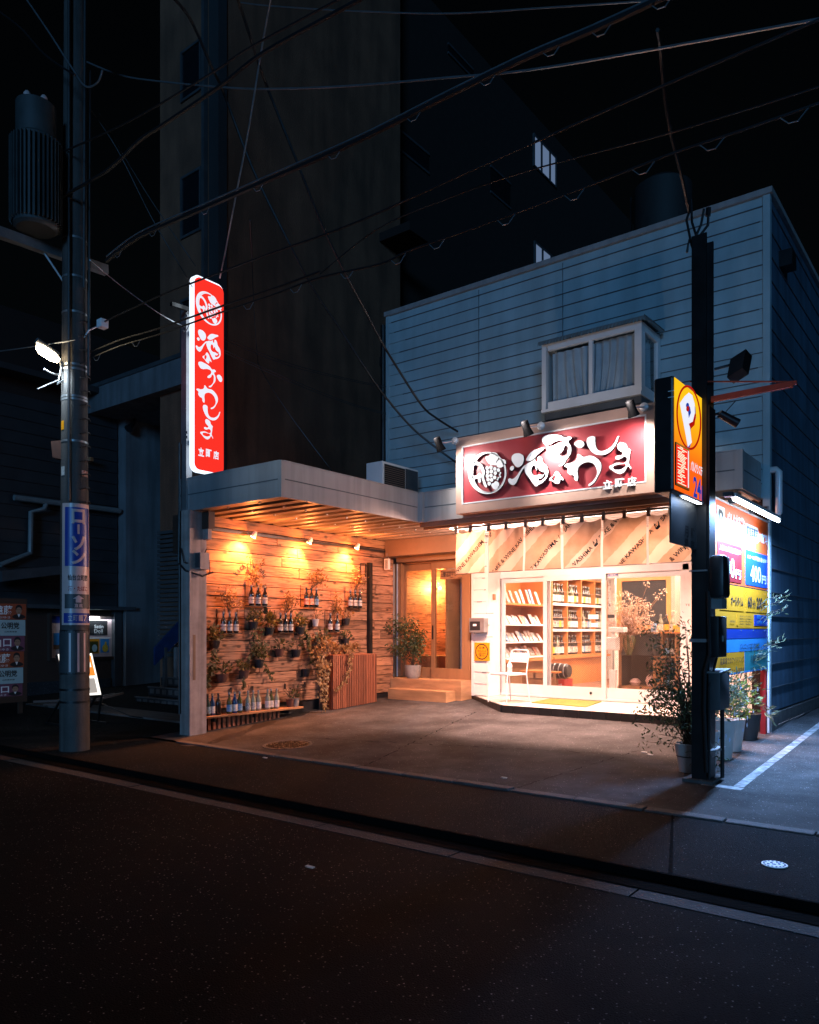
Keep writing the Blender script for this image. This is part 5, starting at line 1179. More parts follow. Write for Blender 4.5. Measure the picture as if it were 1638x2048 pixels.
btxt('tariff_lettering', M['blackpr'], [('オールタイム', yy(.27), zy - hy * .48, yy(.48), zy - hy * .26, .03), ('60', yy(.57), zy - hy * .50, yy(.65), zy - hy * .22, .03), ('分/', yy(.66), zy - hy * .50, yy(.73), zy - hy * .30, .02), ('200', yy(.74), zy - hy * .50, yy(.86), zy - hy * .22, .03), ('円', yy(.87), zy - hy * .50, yy(.93), zy - hy * .32, .03)] +
     [('当駐車場でのご利用は管理会社へ', yy(.42), zy - hy * (.74 + .06 * i), yy(.42 + rng.uniform(.18, .26)), zy - hy * (.70 + .06 * i), 0) for i in range(4)] + [('お問合せ', yy(.25), zy - hy * .88, yy(.34), zy - hy * .82)])
B('tariff_boxes', M['yellow'], bd, (PX, PX + .003, yy(.10), yy(.50), zy - hy * .60, zy - hy * .12), (PX, PX + .003, yy(.54), yy(.985), zy - hy * .60, zy - hy * .12), (PX, PX + .004, yy(.375), yy(.40), zmid + .03, zmid + hy * .32))
rp_('contact_panel', M['navy'], .70, .975, zmid + .03, zmid + hy * .34, .003, .005)
btxt('contact_lettering', M['ltblue'], [('管理センター', yy(.75), zmid + .11, yy(.93), zmid + .16, .01), ('0120-00', yy(.75), zmid + .05, yy(.93), zmid + .10, .01)][:1] + [('お問合せ先', yy(.76), zmid + .05, yy(.92), zmid + .095, .01)])
btxt('lower_lettering', M['blackpr'], [('パルクロック立町 株式会社', yy(.42), zl + .02, yy(.80), zl + .085, .02), ('駐車場でのアイドリング', yy(.10), zl - .12, yy(.50), zl - .05, .01), ('はご遠慮ください 管理者', yy(.10), zl - .24, yy(.50), zl - .17, .01), ('月極駐車場 募集中', yy(.62), zl - .12, yy(.95), zl - .05, .01), ('お申込は下記まで', yy(.62), zl - .24, yy(.95), zl - .18, .01)])
B('rivets', M['steel'], bd, *[(PX, PX + .006, yy(f), yy(f) + .012, zmid - .03, zmid - .018) for f in (.2, .45, .68, .92)], *[(PX, PX + .006, yy(f), yy(f) + .012, zbot + .004, zbot + .016) for f in (.2, .45, .68, .92)])
B('frame', M['alu'], bd, (PX - .03, PX + .012, Y1 - .005, Y1 + .03, zg(9.9), ztop + .02), (PX - .03, PX + .01, Y0, Y0 + .03, zbot - .1, ztop + .02), (PX - .03, PX + .01, Y0 + .03, Y1 - .005, ztop, ztop + .02))
B('red_leg', M['redp'], bd, (PX - .06, PX - .0, Y1 - .12, Y1 - .05, zg(9.8), zbot)); B('red_leg', M['redp'], bd, (PX - .06, PX - .0, Y0 + .02, Y0 + .08, zg(7.7), zbot))
tl = thing('tube_light', 'glowing fluorescent tube on an arm above the price board', 'tube light', (-2.0, 8.5, 2.65))
MB().tube([(-1.99, 7.62, 2.645), (-1.99, 9.46, 2.645)], .016, 10).build('tube', M['e_tube'], tl, True)
B('batten', M['alu'], tl, (-2.03, -1.965, 7.6, 9.48, 2.668, 2.70)); B('arm', M['dkgrey'], tl, (-2.2, -2.03, 8.2, 8.24, 2.70, 2.74), (-2.2, -2.03, 9.0, 9.04, 2.70, 2.74), (-2.06, -1.98, 7.5, 7.6, 2.66, 2.70))
area('tube_beam', (-1.985, 8.54, 2.62), .06, 380, (.26, .50, 1), (0, R(-18), 0), 1.8, tl)
# plants under the board
def potthing(name, label, p, r, h, m_, grp=None):
    t = thing(name, label, 'plant', p, 0, grp); MB().lathe([(r * .72, 0), (r * .98, h * .85), (r * 1.02, h), (r * .9, h), (r * .86, h * .9), (0, h * .88)], p, 24).build('pot', M[m_], t, True); return t
p = gnd(1381, 1543); t = potthing('potted_bush', 'wispy leafy shrub in a pale pot left of the parking post', p, .145, .27, 'whitepot'); 
MB().lathe([(.126, .145), (.131, .145), (.131, .155), (.126, .155)], p, 24).build('band', M['blackp'], t)
mb = MB(); st = MB()
for _ in range(80):
    q = p + Vector((rng.gauss(-.13, .16), rng.gauss(0, .12), min(1.02, abs(rng.gauss(.58, .24)) + .10) if rng.random() < .93 else rng.uniform(1.0, 1.45))); st.tube([p + Vector((rng.uniform(-.05, .05), rng.uniform(-.05, .05), .24)), p + Vector(((q.x - p.x) * .35, (q.y - p.y) * .35, .24 + (q.z - p.z - .24) * .7)), q], [.006, .004, .002], 4)
    for _ in range(26 if q.z > .5 else 14):
        mb.leaf(q + Vector((rng.gauss(0, .06), rng.gauss(0, .055), rng.gauss(0, .065))), rv(), rng.uniform(.035, .06), .019)
for _ in range(26):
    a = rng.uniform(-2.8, 1); q = p + Vector((math.cos(a + 1.57) * rng.uniform(.2, .42) - .08, math.sin(a) * .25, rng.uniform(.12, .5)))
    st.tube([p + Vector((0, 0, .25)), (p + q) / 2 + Vector((0, 0, .3)), q], .003, 4)
    for _ in range(6): mb.leaf(q + rv(.06), rv(), .05, .012)
mb.build('leaves', M['bushleaf'], t); st.build('stems', M['stem'], t)
for k, (x, y, r, h) in enumerate(((-2.28, 7.75, .12, .34), (-2.26, 8.15, .15, .40), (-2.28, 8.62, .14, .34))):
    p = Vector((x, y, zg(y))); t = potthing('flower_pot', ['smallest white pot of pale blue flowers just behind the parking post', 'large tapered white pot of blue flowers under the price board', 'white pot of lime leaves farthest along under the price board'][k], p, r, h, 'whitepot', 'flower pots under the price board')
    mb = MB(); st = MB(); fl = MB()
    for _ in range(3): tuft(mb, st, p + Vector((.06 + rng.uniform(-.1, .1), rng.uniform(-.15, .15), h + rng.uniform(.08, .30))), 120, .20, .055, .026, .5)
    for _ in range(8):
        c = p + Vector((.12 + rng.uniform(-.05, .12), rng.uniform(-.2, .2), h + rng.uniform(-.12, .35)))
        for a in range(5): fl.leaf(c, (math.sin(.6) * .5, math.cos(a * 1.257), math.sin(a * 1.257)), .032, .028, (1, .1, .1))
    mb.build('leaves', M[['oliveleaf', 'oliveleaf', 'limeleaf'][k]], t); st.build('stems', M['stem'], t); fl.build('flowers', M['flower'], t)
p = Vector((-2.3, 9.35, zg(9.35))); t = potthing('olive_shrub', 'olive shrub at the end of the price board poking silver sprigs past its post', p, .15, .3, 'blackpot')
mb = MB(); st = MB()
for (u, v) in ((1560, 1190), (1575, 1215), (1572, 1200), (1556, 1222), (1555, 1280), (1560, 1285), (1555, 1428), (1548, 1440), (1535, 1420), (1520, 1400)):
    q = onX(u, v, -1.98 if u > 1545 else -2.15); b = Vector((-2.32, 9.4, max(.6, q.z - .25))); st.tube([p + Vector((0, 0, .3)), b, b.lerp(q, .6) + Vector((0, 0, .05)), q], .004, 4)
    for _ in range(11):
        s_ = rng.random(); w = b.lerp(q, .55 + .5 * s_) + rv(.035); mb.leaf(w, (q - b).normalized() + rv(.8), rng.uniform(.06, .095), .018)
for _ in range(3): tuft(mb, st, p + Vector((rng.uniform(-.1, .1), rng.uniform(-.2, .1), rng.uniform(.5, 1.0))), 70, .22, .07, .02, .5)
mb.build('leaves', M['oliveleaf'], t); st.build('stems', M['stem'], t)

# ------------------------------------------------------------------ things in front of the shop
FZ = .286
p = onZ(1022, 1412, FZ); q = onZ(1094, 1395, FZ)
def chair():
    c = thing('metal_chair', 'white metal chair with perforated back by the shop door', 'chair', (0, 0, 0))
    B0 = MB().bbox(-.20, .20, -.21, .20, .44, .458, .008); B0.build('seat', M['chair'], c)
    bk = MB()
    for i in range(15):
        for j in range(6):
            x = -.185 + .37 * i / 15; z = .62 + .15 * j / 6; y = .21 + (z - .44) * .16
            if i % 2 == 1 and j % 2 == 1: continue
            bk.prism([(x, y, z), (x + .37 / 15, y, z), (x + .37 / 15, y + .004, z + .025), (x, y + .004, z + .025)], (0, .012, 0))
    bk.build('backrest', M['chair'], c)
    for s in (-1, 1):
        MB().tube([(s * .195, -.20, .45), (s * .20, -.215, .40), (s * .205, -.23, 0)], .010, 8).build('leg', M['chair'], c, True)
        MB().tube([(s * .175, .268, .80), (s * .192, .262, .76), (s * .195, .21, .45), (s * .205, .27, 0)], .010, 8).build('leg', M['chair'], c, True)
    fr_ = MB(); fr_.tube([(-.175, .268, .80), (-.13, .273, .815), (.13, .273, .815), (.175, .268, .80)], .010, 8); fr_.tube([(-.195, -.2, .435), (.195, -.2, .435)], .009); 
    for s in (-1, 1): fr_.tube([(s * .195, -.2, .435), (s * .195, .21, .435)], .009)
    fr_.build('frame', M['chair'], c); return c
ch = chair(); cpos = onZ(1016, 1404, FZ); ch.location = (cpos.x, cpos.y, FZ); ch.rotation_euler = (0, 0, R(-15))
a = onZ(1014, 1352, FZ + .46); sbt = thing('sanitizer_bottle', 'white pump bottle of hand sanitizer on the chair seat', 'bottle', (cpos.x + .02, cpos.y + .02, FZ + .46))
o_ = (cpos.x + .0, cpos.y + .05, FZ + .459); sbt.location = o_
MB().lathe([(.036, 0), (.04, .01), (.04, .12), (.02, .15), (.014, .155), (.014, .17), (0, .17)], o_, 16).build('body', M['whitep'], sbt, True); m = MB(); m.lathe([(.016, .165), (.016, .185), (.005, .186), (.005, .205), (.02, .206), (.02, .216), (0, .218)], o_, 10); m.tube([(o_[0], o_[1], o_[2] + .212), (o_[0] - .045, o_[1] - .01, o_[2] + .205)], .006); m.build('pump', M['whitep'], sbt)
MB().lathe([(.0405, .03), (.0405, .09)], o_, 16).build('label', M['lwhite'], sbt)
q0, q1, q2, q3 = [onZ(u, v, FZ) for u, v in ((1063, 1406), (1100, 1398), (1203, 1404), (1172, 1415))]
tag(MB().prism([(q.x, q.y, FZ + .001) for q in (q0, q1, q2, q3)], (0, 0, .012)).build('door_mat', M['mat']), 'moss green door mat before the sliding glass door', 'mat')
y_ = 11.10; a = onY(942, 1236, y_ - .06); b = onY(986, 1264, y_ - .06)
mlb = thing('mailbox', 'stainless steel mailbox on the white clad pillar', 'mailbox', (a.x + .12, 11.06, b.z)); MB().bbox(a.x, a.x + .30, 10.98, 11.113, b.z - .01, a.z, .006).build('case', M['steel'], mlb); B('slot', M['blackpr'], mlb, (a.x + .02, a.x + .22, 10.977, 10.981, b.z + .03, a.z - .06)); B('name_card', M['whitep'], mlb, (a.x + .08, a.x + .15, 10.975, 10.978, b.z + .10, b.z + .135)); B('lock', M['steel'], mlb, (a.x + .10, a.x + .12, 10.972, 10.98, b.z - .03, b.z))
a = onY(949, 1285, 11.10); b = onY(980, 1322, 11.10)
nt_ = thing('yellow_notice', 'square yellow notice with a dark round stamp on the pillar', 'notice', ((a.x + b.x) / 2, 11.09, b.z)); B('sheet', M['yellow'], nt_, (a.x, a.x + .30, 11.095, 11.112, b.z, a.z))
mb = MB(); cx_, cz_ = a.x + .15, (a.z + b.z) / 2; s_ = brush([circ(cx_, cz_, .13, .135), circ(cx_, cz_, .112, .117)]); put2d(mb, s_, ext(s_), fy(11.093))
for tx, dz, w in (('注 意', .06, .12), ('のんにょ', .01, .17), ('ここは店舗の敷地です', -.035, .17), ('ご遠慮ください', -.07, .13)): put2d(mb, text2d(tx, .02), (cx_ - w / 2, cz_ + dz - .014, cx_ + w / 2, cz_ + dz + .022), fy(11.093))
mb.build('stamp', M['blackpr'], nt_)
p = onY(986, 1194, 11.3); tag(MB().bbox(-6.868, -6.84, 11.27, 11.33, p.z - .05, p.z + .05, .006).build('door_bell', M['doorwood']), 'small brown wooden bell push on the white door reveal', 'bell')

# ------------------------------------------------------------------ shop interior
LX = -6.98
mrk = thing('magazine_rack', 'orange wooden display rack of booklets inside the left shop window', 'rack', (-7.3, 12.6, .3))
szs = [1.91, 1.53, 1.21, .93]
B('side_panel', M['shelfwood'], mrk, (-7.65, LX, 11.66, 11.70, .3, 2.5)); B('side_panel', M['shelfwood'], mrk, (-7.65, LX, 13.62, 13.66, .3, 2.5)); B('back_panel', M['shelfwood'], mrk, (-7.69, -7.65, 11.66, 13.66, .3, 2.5))
for z in szs: B('shelf', M['shelfwood'], mrk, (-7.65, LX - .01, 11.70, 13.62, z - .035, z))
B('counter_top', M['shelfwood'], mrk, (-7.65, LX + .06, 11.67, 13.62, .84, .885)); B('base_panel', M['doorwood'], mrk, (-7.65, LX - .12, 11.70, 13.62, .3, .84))
mats_ = ['lwhite', 'lwhite', 'whitep', 'lred', 'lblue', 'lwhite', 'lblack', 'lwhite']
for r_, z in enumerate(szs):
    n = 15 if r_ else 9
    for i in range(n):
        y = 11.78 + 1.74 * i / n + rng.uniform(-.02, .02); h = rng.uniform(.14, .20) if r_ else rng.uniform(.2, .32); x = LX - .12 + rng.uniform(-.02, .02)
        o = MB().prism([(x, y, z + .002), (x, y + .09, z + .002), (x - .10, y + .09, z + h), (x - .10, y, z + h)], (-.012, 0, -.004)).build('booklet', M[rng.choice(mats_)])
        tag(o, ORD[min(i, 13)] + ' booklet' + (' and last' if i == 14 else '') + ' from the window end on the ' + ['top', 'second', 'third', 'lowest'][r_] + ' rack shelf', 'booklet', 'booklets on the display rack')
    t_ = B('price_strip', M['whitep'], mrk, (LX - .008, LX - .004, 11.72, 13.60, z - .03, z - .002)) if r_ else None
bsh = thing('bottle_shelving', 'orange wooden wall shelving with cubbies of sake bottles', 'shelving', (-7.3, 15, .3))
ys = [13.70, 14.37, 15.03, 15.70, 16.36]
for y in ys: B('divider', M['shelfwood'], bsh, (-7.65, LX, y - .02, y + .02, .885, 2.5))
for z in (.915, 1.42, 1.94, 2.5): B('shelf', M['shelfwood'], bsh, (-7.65, LX - .004, 13.72, 16.34, z - .03, z))
B('back_panel', M['shelfwood'], bsh, (-7.69, -7.65, 13.68, 16.4, .3, 2.5)); B('counter_top', M['shelfwood'], bsh, (-7.65, LX + .06, 13.68, 16.4, .845, .884)); B('base_panel', M['shelfwood'], bsh, (-7.65, LX - .02, 13.68, 16.4, .3, .845))
for z in (.915, 1.42, 1.94):
    m = MB(); m.tube([(LX - .01, 13.72, z + .25), (LX - .01, 16.34, z + .25)], .005, 5); m.build('rail', M['signframe'], bsh)
    if z > .92: B('price_strip', M['whitep'], bsh, (LX - .003, LX + .001, 13.72, 16.34, z - .028, z + .02))
kinds = ['dw', 'db', 'dw', 'dr', 'dw', 'dbl', 'gw', 'db', 'dy', 'cw']
kn = {'dw': 'dark bottle with white label', 'db': 'dark bottle with black label', 'dr': 'dark bottle with red label', 'dbl': 'dark bottle with blue label', 'gw': 'olive bottle with white label', 'dy': 'dark bottle with yellow label', 'cw': 'pale bottle with white label'}
for r_, z in enumerate((1.94, 1.42, .915)):
    for c_ in range(4):
        for i in range(6):
            k = rng.choice(kinds); y = ys[c_] + .085 + .10 * i; row = i % 2
            bottle(k, (LX - .09 - .0 * row - rng.uniform(0, .02), y, z + .021 if r_ < 2 else z + .001), kn[k] + ', ' + ORD[i] + ' in the ' + ['top', 'middle', 'bottom'][r_] + ' row, ' + ORD[c_] + ' cubby', 'sake bottles in the shelving', True, rng.uniform(0, 6))
            if i % 2 == 0:
                k = rng.choice(kinds[:6]); bottle(k, (LX - .26, y + .05, z + .021 if r_ < 2 else z + .001), kn[k] + ' behind the front row, ' + ['left', 'centre', 'right'][i // 2] + ' of the ' + ['top', 'middle', 'bottom'][r_] + ' ' + ORD[c_] + ' cubby', 'sake bottles behind the front row', True, rng.uniform(0, 6))
# small table, red crate, keg
tt = thing('side_table', 'low brown wooden table just inside the left shop window', 'table', (-6.35, 12.3, .3)); zt_ = .70
B('tabletop', M['shelfwood'], tt, (-6.75, -6.05, 12.0, 12.5, zt_ - .03, zt_))
for x in (-6.72, -6.12):
    for y in (12.03, 12.44): B('leg', M['doorwood'], tt, (x, x + .04, y, y + .04, .3, zt_ - .03))
B('drawer', M['doorwood'], tt, (-6.70, -6.10, 12.02, 12.48, .40, .55))
p = onY(1108, 1300, 12.2); cr_ = thing('red_crate', 'red plastic drinks crate with white script on the shop floor', 'crate', (p.x, p.y + .2, .3)); X0, X1_, Ya = p.x - .16, p.x + .20, 12.2
B('case', M['red'], cr_, (X0, X1_, Ya, Ya + .02, .31, .56), (X0, X1_, Ya + .30, Ya + .32, .31, .56), (X0, X0 + .02, Ya + .02, Ya + .3, .31, .56), (X1_ - .02, X1_, Ya + .02, Ya + .3, .31, .56), (X0, X1_, Ya + .02, Ya + .3, .31, .33), (X0 - .005, X1_ + .005, Ya - .006, Ya, .50, .52))
wtext('lettering', M['whitep'], cr_, [('Coca-Cola', (X0 + .05, .35, X1_ - .05, .41), .01), ('コカ・コーラ', (X0 + .05, .44, X1_ - .05, .485), .01)], fy(Ya - .003))
cx_ = (X0 + X1_) / 2; kg = thing('barrel', 'small dark barrel with steel hoops lying on the red crate', 'barrel', (cx_, Ya + .15, .57)); MB().lathe([(0, -.2), (.11, -.2), (.13, -.1), (.135, 0), (.13, .1), (.11, .2), (0, .2)], (cx_, Ya + .15, .70), 22, 'x').build('cask', M['blackp'], kg, True); m = MB()
for d in (-.14, -.05, .05, .14): m.lathe([(.137 - abs(d) * .07, d - .008), (.14 - abs(d) * .07, d), (.137 - abs(d) * .07, d + .008)], (cx_, Ya + .15, .70), 22, 'x')
m.build('hoops', M['steel'], kg, True)
# black cloth display, vase, cabinet
TX0, TX1, TY, TZ = -5.22, -4.50, 12.72, 1.38
ds = thing('display_stand', 'dark cloth covered display stand with a low hearth like recess', 'display', (-4.86, 13, .3))
B('carcass', M['doorwood'], ds, (TX0, TX0 + .05, TY, TY + .5, .3, TZ), (TX1 - .12, TX1, TY, TY + .5, .3, 1.0), (TX0, TX1, TY, TY + .5, .3, .46), (TX0, TX1, TY, TY + .5, TZ - .03, TZ))
B('recess_back', M['cloth'], ds, (TX0 + .05, TX1, TY + .45, TY + .5, .46, TZ)); B('recess_side', M['cloth'], ds, (TX0 + .051, TX0 + .06, TY + .02, TY + .45, .46, .98))
v_ = []; n = 16; cl = MB()
for i in range(n):
    s0, s1 = i / n, (i + 1) / n; f = lambda s: (TX0 + .06 + (TX1 - TX0 - .06) * s, TY - .02 - .05 * math.sin(math.pi * s)); a, b = f(s0), f(s1)
    cl.quad((a[0], TY - .01, TZ - .03), (b[0], TY - .01, TZ - .03), (b[0], b[1], 1.0), (a[0], a[1], 1.0)); cl.quad((a[0], a[1] - .01, .985), (b[0], b[1] - .01, .985), (b[0], TY + .4, .985), (a[0], TY + .4, .985)); cl.quad((a[0], a[1] - .01, .985), (b[0], b[1] - .01, .985), (b[0], b[1] - .01, 1.0), (a[0], a[1] - .01, 1.0))
cl.build('cloth', M['cloth'], ds)
vx, vy, vz = -4.97, TY - .17, 1.0
tag(MB().lathe([(.06, 0), (.055, .03), (.10, .14), (.125, .24), (.11, .30), (.08, .33), (.07, .33), (.05, .3), (0, .25)], (vx, vy, vz), 22).build('vase', M['bgreen'], None, True), 'olive glazed vase before the dark cloth display', 'vase')
fb = thing('flower_arrangement', 'large dried flower arrangement spilling from the olive vase', 'dried flowers', (vx, vy, vz + .32)); mb = MB(); st = MB(); fl = MB(); gr = MB()
for _ in range(120):
    q = Vector((vx + rng.gauss(.03, .21), vy + rng.gauss(0, .1), vz + .38 + abs(rng.gauss(.20, .22)))); st.tube([(vx, vy, vz + .3), q], .003, 4)
    for _ in range(16): (fl if q.z < vz + .66 and q.x < vx + .1 else mb).leaf(q + rv(.05), rv(), rng.uniform(.025, .045), .02)
for k in range(16): a = rng.uniform(-1, 1); st.tube([(vx + a * .05, vy - .06, vz + .33), (vx + a * .12, vy - .13, vz + .34), (vx + a * .2, vy - .13, vz + rng.uniform(.05, .2))], .004, 4)
for dx, dz in ((-.16, .75), (.02, .85), (.18, .95), (.12, .7)): gr.tube([(vx + dx * .3, vy, vz + .4), (vx + dx * .7, vy, vz + dz * .75), (vx + dx, vy, vz + dz)], [.006, .022, .006], 6)
mb.build('leaves', M['creampetal'], fb); fl.build('petals', M['pinkflower'], fb); st.build('stems', M['beam'], fb); gr.build('plumes', M['creampetal'], fb)
for k, (dx, w, h) in enumerate(((.22, .10, .12), (.48, .08, .19))):
    pr = [(w * .6, 0), (w, h * .45), (w * .7, h * .8), (w * .35, h), (w * .3, h), (0, h * .9)]
    tag(MB().lathe(pr, (TX0 + dx, TY + .2, .462), 18).build('pottery_jar', M['pinkp'], None, True), ['squat pale pottery jar in the recess of the dark display', 'tall pale pottery jar in the recess of the dark display'][k], 'jar', 'pottery in the dark display')
cab = thing('display_cabinet', 'brown open cabinet of bottles at the right end of the shop window', 'cabinet', (-4.25, 13, .3)); CX0, CX1 = TX1 + .004, -3.98
B('side_panel', M['doorwood'], cab, (CX0, CX0 + .03, TY + .02, TY + .4, .3, TZ - .02)); B('side_panel', M['doorwood'], cab, (CX1 - .03, CX1, TY + .02, TY + .4, .3, TZ - .02)); B('divider', M['doorwood'], cab, ((CX0 + CX1) / 2 - .02, (CX0 + CX1) / 2 + .02, TY + .02, TY + .4, .3, TZ - .02))
for z in (.46, .985): B('shelf', M['doorwood'], cab, (CX0 + .03, (CX0 + CX1) / 2 - .02, TY + .02, TY + .4, z - .03, z), ((CX0 + CX1) / 2 + .02, CX1 - .03, TY + .02, TY + .4, z - .03, z))
B('top', M['shelfwood'], cab, (CX0, CX1, TY, TY + .42, TZ - .02, TZ + .005)); B('back_panel', M['darkwood'], cab, (CX0, CX1, TY + .4, TY + .43, .3, TZ - .02))
for r_, z in enumerate((.985, .46)):
    for i, (dx, k) in enumerate(((.08, 'dbl'), (.17, 'dw'), (.33, 'dw'), (.43, 'dy'))):
        bottle(k, (CX0 + dx, TY + .12, z + .001), kn[k] + ', ' + ORD[i] + ' along the ' + ['upper', 'lower'][r_] + ' shelf of the brown cabinet', 'bottles in the brown cabinet', False, 1)
for i, (x, k) in enumerate(((-4.52, 'cw'), (-4.42, 'dy'), (-4.33, 'cw'))): bottle(k, (x, TY + .1, TZ + .006), kn[k] + ', ' + ORD[i] + ' standing on top of the display beside the flowers', 'bottles on the display top', False, 1)
for i, (x, w, h, mm) in enumerate(((-4.64, .07, .14, 'lblue'), (-4.22, .16, .11, 'lyellow'), (-4.08, .12, .09, 'lwhite'))):
    tag(MB().bbox(x - w / 2, x + w / 2, TY + .05, TY + .16, TZ + .006, TZ + .006 + h, .004).build('gift_box', M[mm]), ['small blue carton', 'yellow gift carton', 'white gift carton at the right end'][i] + ' on top of the window display', 'box', 'cartons on the window display')
pc = thing('framed_board', 'big dark picture in an orange wooden frame on the wall behind the flowers', 'picture', (-5.4, 14.5, 1.5)); a, b = onY(1233, 1153, 14.4), onY(1343, 1250, 14.4)
B('frame', M['shelfwood'], pc, (a.x, b.x, 14.4, 14.47, a.z - .1, a.z), (a.x, b.x, 14.4, 14.47, b.z - .1, b.z), (a.x, a.x + .1, 14.4, 14.47, b.z, a.z - .1), (b.x - .1, b.x, 14.4, 14.47, b.z, a.z - .1)); B('panel', M['cloth'], pc, (a.x + .1, b.x - .1, 14.43, 14.46, b.z, a.z - .1))
B('side_edge', M['signframe'], pc, (b.x, b.x + .07, 14.38, 14.8, b.z - .1, a.z - .03))
pw = B('partition_wall', M['wallwhite'], None, (-6.15, -3.0, 14.8, 14.86, .3, 3.0)); tag(pw, 'white partition wall behind the framed dark picture', 'wall')
hs = thing('sanitizer_stand', 'white pedestal stand with a tray just right of the sliding door', 'stand', (-5.42, 12.2, .3)); x = XatY(1224, 12.2)
B('column', M['whitep'], hs, (x - .05, x + .05, 12.2, 12.3, .3, .75)); MB().tube([(x, 12.25, .75), (x, 12.25, 1.15)], .012).build('stem', M['steel'], hs); MB().bbox(x - .09, x + .09, 12.15, 12.33, 1.08, 1.30, .02).build('dispenser', M['whitep'], hs); MB().bbox(x - .05, x + .22, 12.15, 12.33, 1.38, 1.46, .01).build('tray', M['whitep'], hs); B('tray_post', M['whitep'], hs, (x - .02, x + .02, 12.23, 12.27, 1.30, 1.38))

# ------------------------------------------------------------------ utility pole with street lamp
UX, UY = -8.64, 4.77
up = thing('utility_pole', 'tall concrete utility pole at the kerb wrapped in signs and cables', 'utility pole', (UX, UY, 0))
rpole = lambda z: .168 - .0060 * z
MB().lathe([(rpole(z), z) for z in (-.1, 2, 4, 6, 8, 12)], (UX, UY, 0), 28).build('shaft', M['pole'], up, True)
def wrap(name, m_, z0, z1, a0, a1, d, parent=up, n=18, zr=None):
    mb = MB(); vs = []; 
    for k in range(n + 1):
        a = R(a0 + (a1 - a0) * k / n)
        for z in (z0, z1): r = rpole(z) + d; vs.append((UX + r * math.cos(a), UY + r * math.sin(a), z))
    mb.add(vs, [(2 * k, 2 * k + 2, 2 * k + 3, 2 * k + 1) for k in range(n)]); return mb.build(name, m_, parent, True)
AC = math.degrees(math.atan2(-UY, -UX))               # azimuth towards the camera
def wfn(z, d):
    def fn(x, y, dd): a = R(AC) + x / .16; r = rpole(y) + d; return (UX + r * math.cos(a), UY + r * math.sin(a), y)
    return fn
zp = lambda v: 1.4 + (1262 - v) / 1536 * 8.9
plate = thing('pole_sign', 'curved pale and blue shop direction plate wrapped round the utility pole', 'sign', (UX, UY, zp(1250)))
DA = 12                                                # plate is turned a little to the right
wrap('plate', M['pinkp'], zp(1250), zp(1006), AC - 68 + DA, AC + 68 + DA, .006, plate)
wrap('blue_field', M['navy'], zp(1132), zp(1014), AC - 52 + DA, AC + 58 + DA, .008, plate); wrap('arrow_field', M['dkgrey'], zp(1217), zp(1188), AC - 52 + DA, AC + 58 + DA, .008, plate); wrap('address_field', M['navy'], zp(1246), zp(1226), AC - 56 + DA, AC + 60 + DA, .008, plate)
mb = MB(); A = DA + 3
fnw = lambda x, y, dd: wfn(0, .0105)(x + R(A) * .16, y, dd)
for i, ch in enumerate('ロｌソン'):
    zc = [zp(1032), zp(1058), zp(1086), zp(1114)][i]; h = .085
    if i == 1: put2d(mb, ([(-1, -1), (1, -1), (1, 1), (-1, 1)], [(0, 1, 2, 3)]), (-.012, zc - .055, .012, zc + .055), fnw)
    else: put2d(mb, sliced(text2d(ch, .035)), (-.075, zc - h, .075, zc + h), fnw)
for i, ch in enumerate('立町17'): put2d(mb, sliced(text2d(ch, .01)), (-.11 + .055 * i, zp(1242), -.065 + .055 * i, zp(1230)), fnw)
put2d(mb, sliced(brush([[(-.5, 0), (0, .5), (.5, 0), (.25, 0), (.25, -.5), (-.25, -.5), (-.25, 0)]], False)), (-.06, zp(1205), .06, zp(1190)), fnw); put2d(mb, sliced(text2d('直進', .02)), (-.045, zp(1215), .045, zp(1207)), fnw)
mb.build('pale_lettering', M['pinkp'], plate)
mb = MB(); put2d(mb, sliced(text2d('仙台立町店', .02)), (-.115, zp(1161), .115, zp(1149)), fnw); mb.build('dark_lettering', M['blackpr'], plate)
mb = MB(); put2d(mb, sliced(text2d('酒・たばこ', .02)), (-.11, zp(1182), .11, zp(1172)), fnw); mb.build('red_lettering', M['redp'], plate)
gd = wrap('stripe_guard', M['dkgrey'], zp(1347), zp(1262), AC - 180, AC + 180, .004, up, 40)
for a in (-30, 2, 28): wrap('reflective_stripe', M['pinkp'], zp(1344), zp(1266), AC + DA + a - 4, AC + DA + a + 4, .006, gd, 4)
for v in (726, 735, 790, 796, 880, 548, 470, 620, 1262, 1347, 1380, 1405): wrap('band', M['steel'] if v < 1000 else M['dksteel'], zp(v) - .012, zp(v) + .012, -180, 180, .004, up, 30)
wrap('sticker', M['lred'], zp(950), zp(938), AC + 30, AC + 70, .004); wrap('sticker', M['lwhite'], zp(950), zp(932), AC - 70, AC - 45, .003); wrap('torn_notice', M['yellow'], zp(858), zp(840), AC - 75, AC - 50, .004)
m = MB(); p = Vector((UX, UY, 0)); L_ = Vector((-_s, -_c, 0))
for (a0, z0, a1, z1) in ((-20, 2.9, -20, 9), (35, 5.4, 40, 9), (60, 4.4, 70, 8)):
    r = .175; m.tube([(UX + r * math.cos(R(AC + a0)), UY + r * math.sin(R(AC + a0)), z0), (UX + r * math.cos(R(AC + a1)), UY + r * math.sin(R(AC + a1)), z1)], .018)
m.build('riser_pipes', M['cable'], up)
m = MB()
for v in range(640, 1010, 28): z = zp(v); m.tube([(UX + .17 * math.cos(t), UY + .17 * math.sin(t), z + .03 * math.sin(t * 2)) for t in [R(AC + a) for a in (20, 45, 70, 95)]], .008)
m.build('spiral_wraps', M['cable'], up)
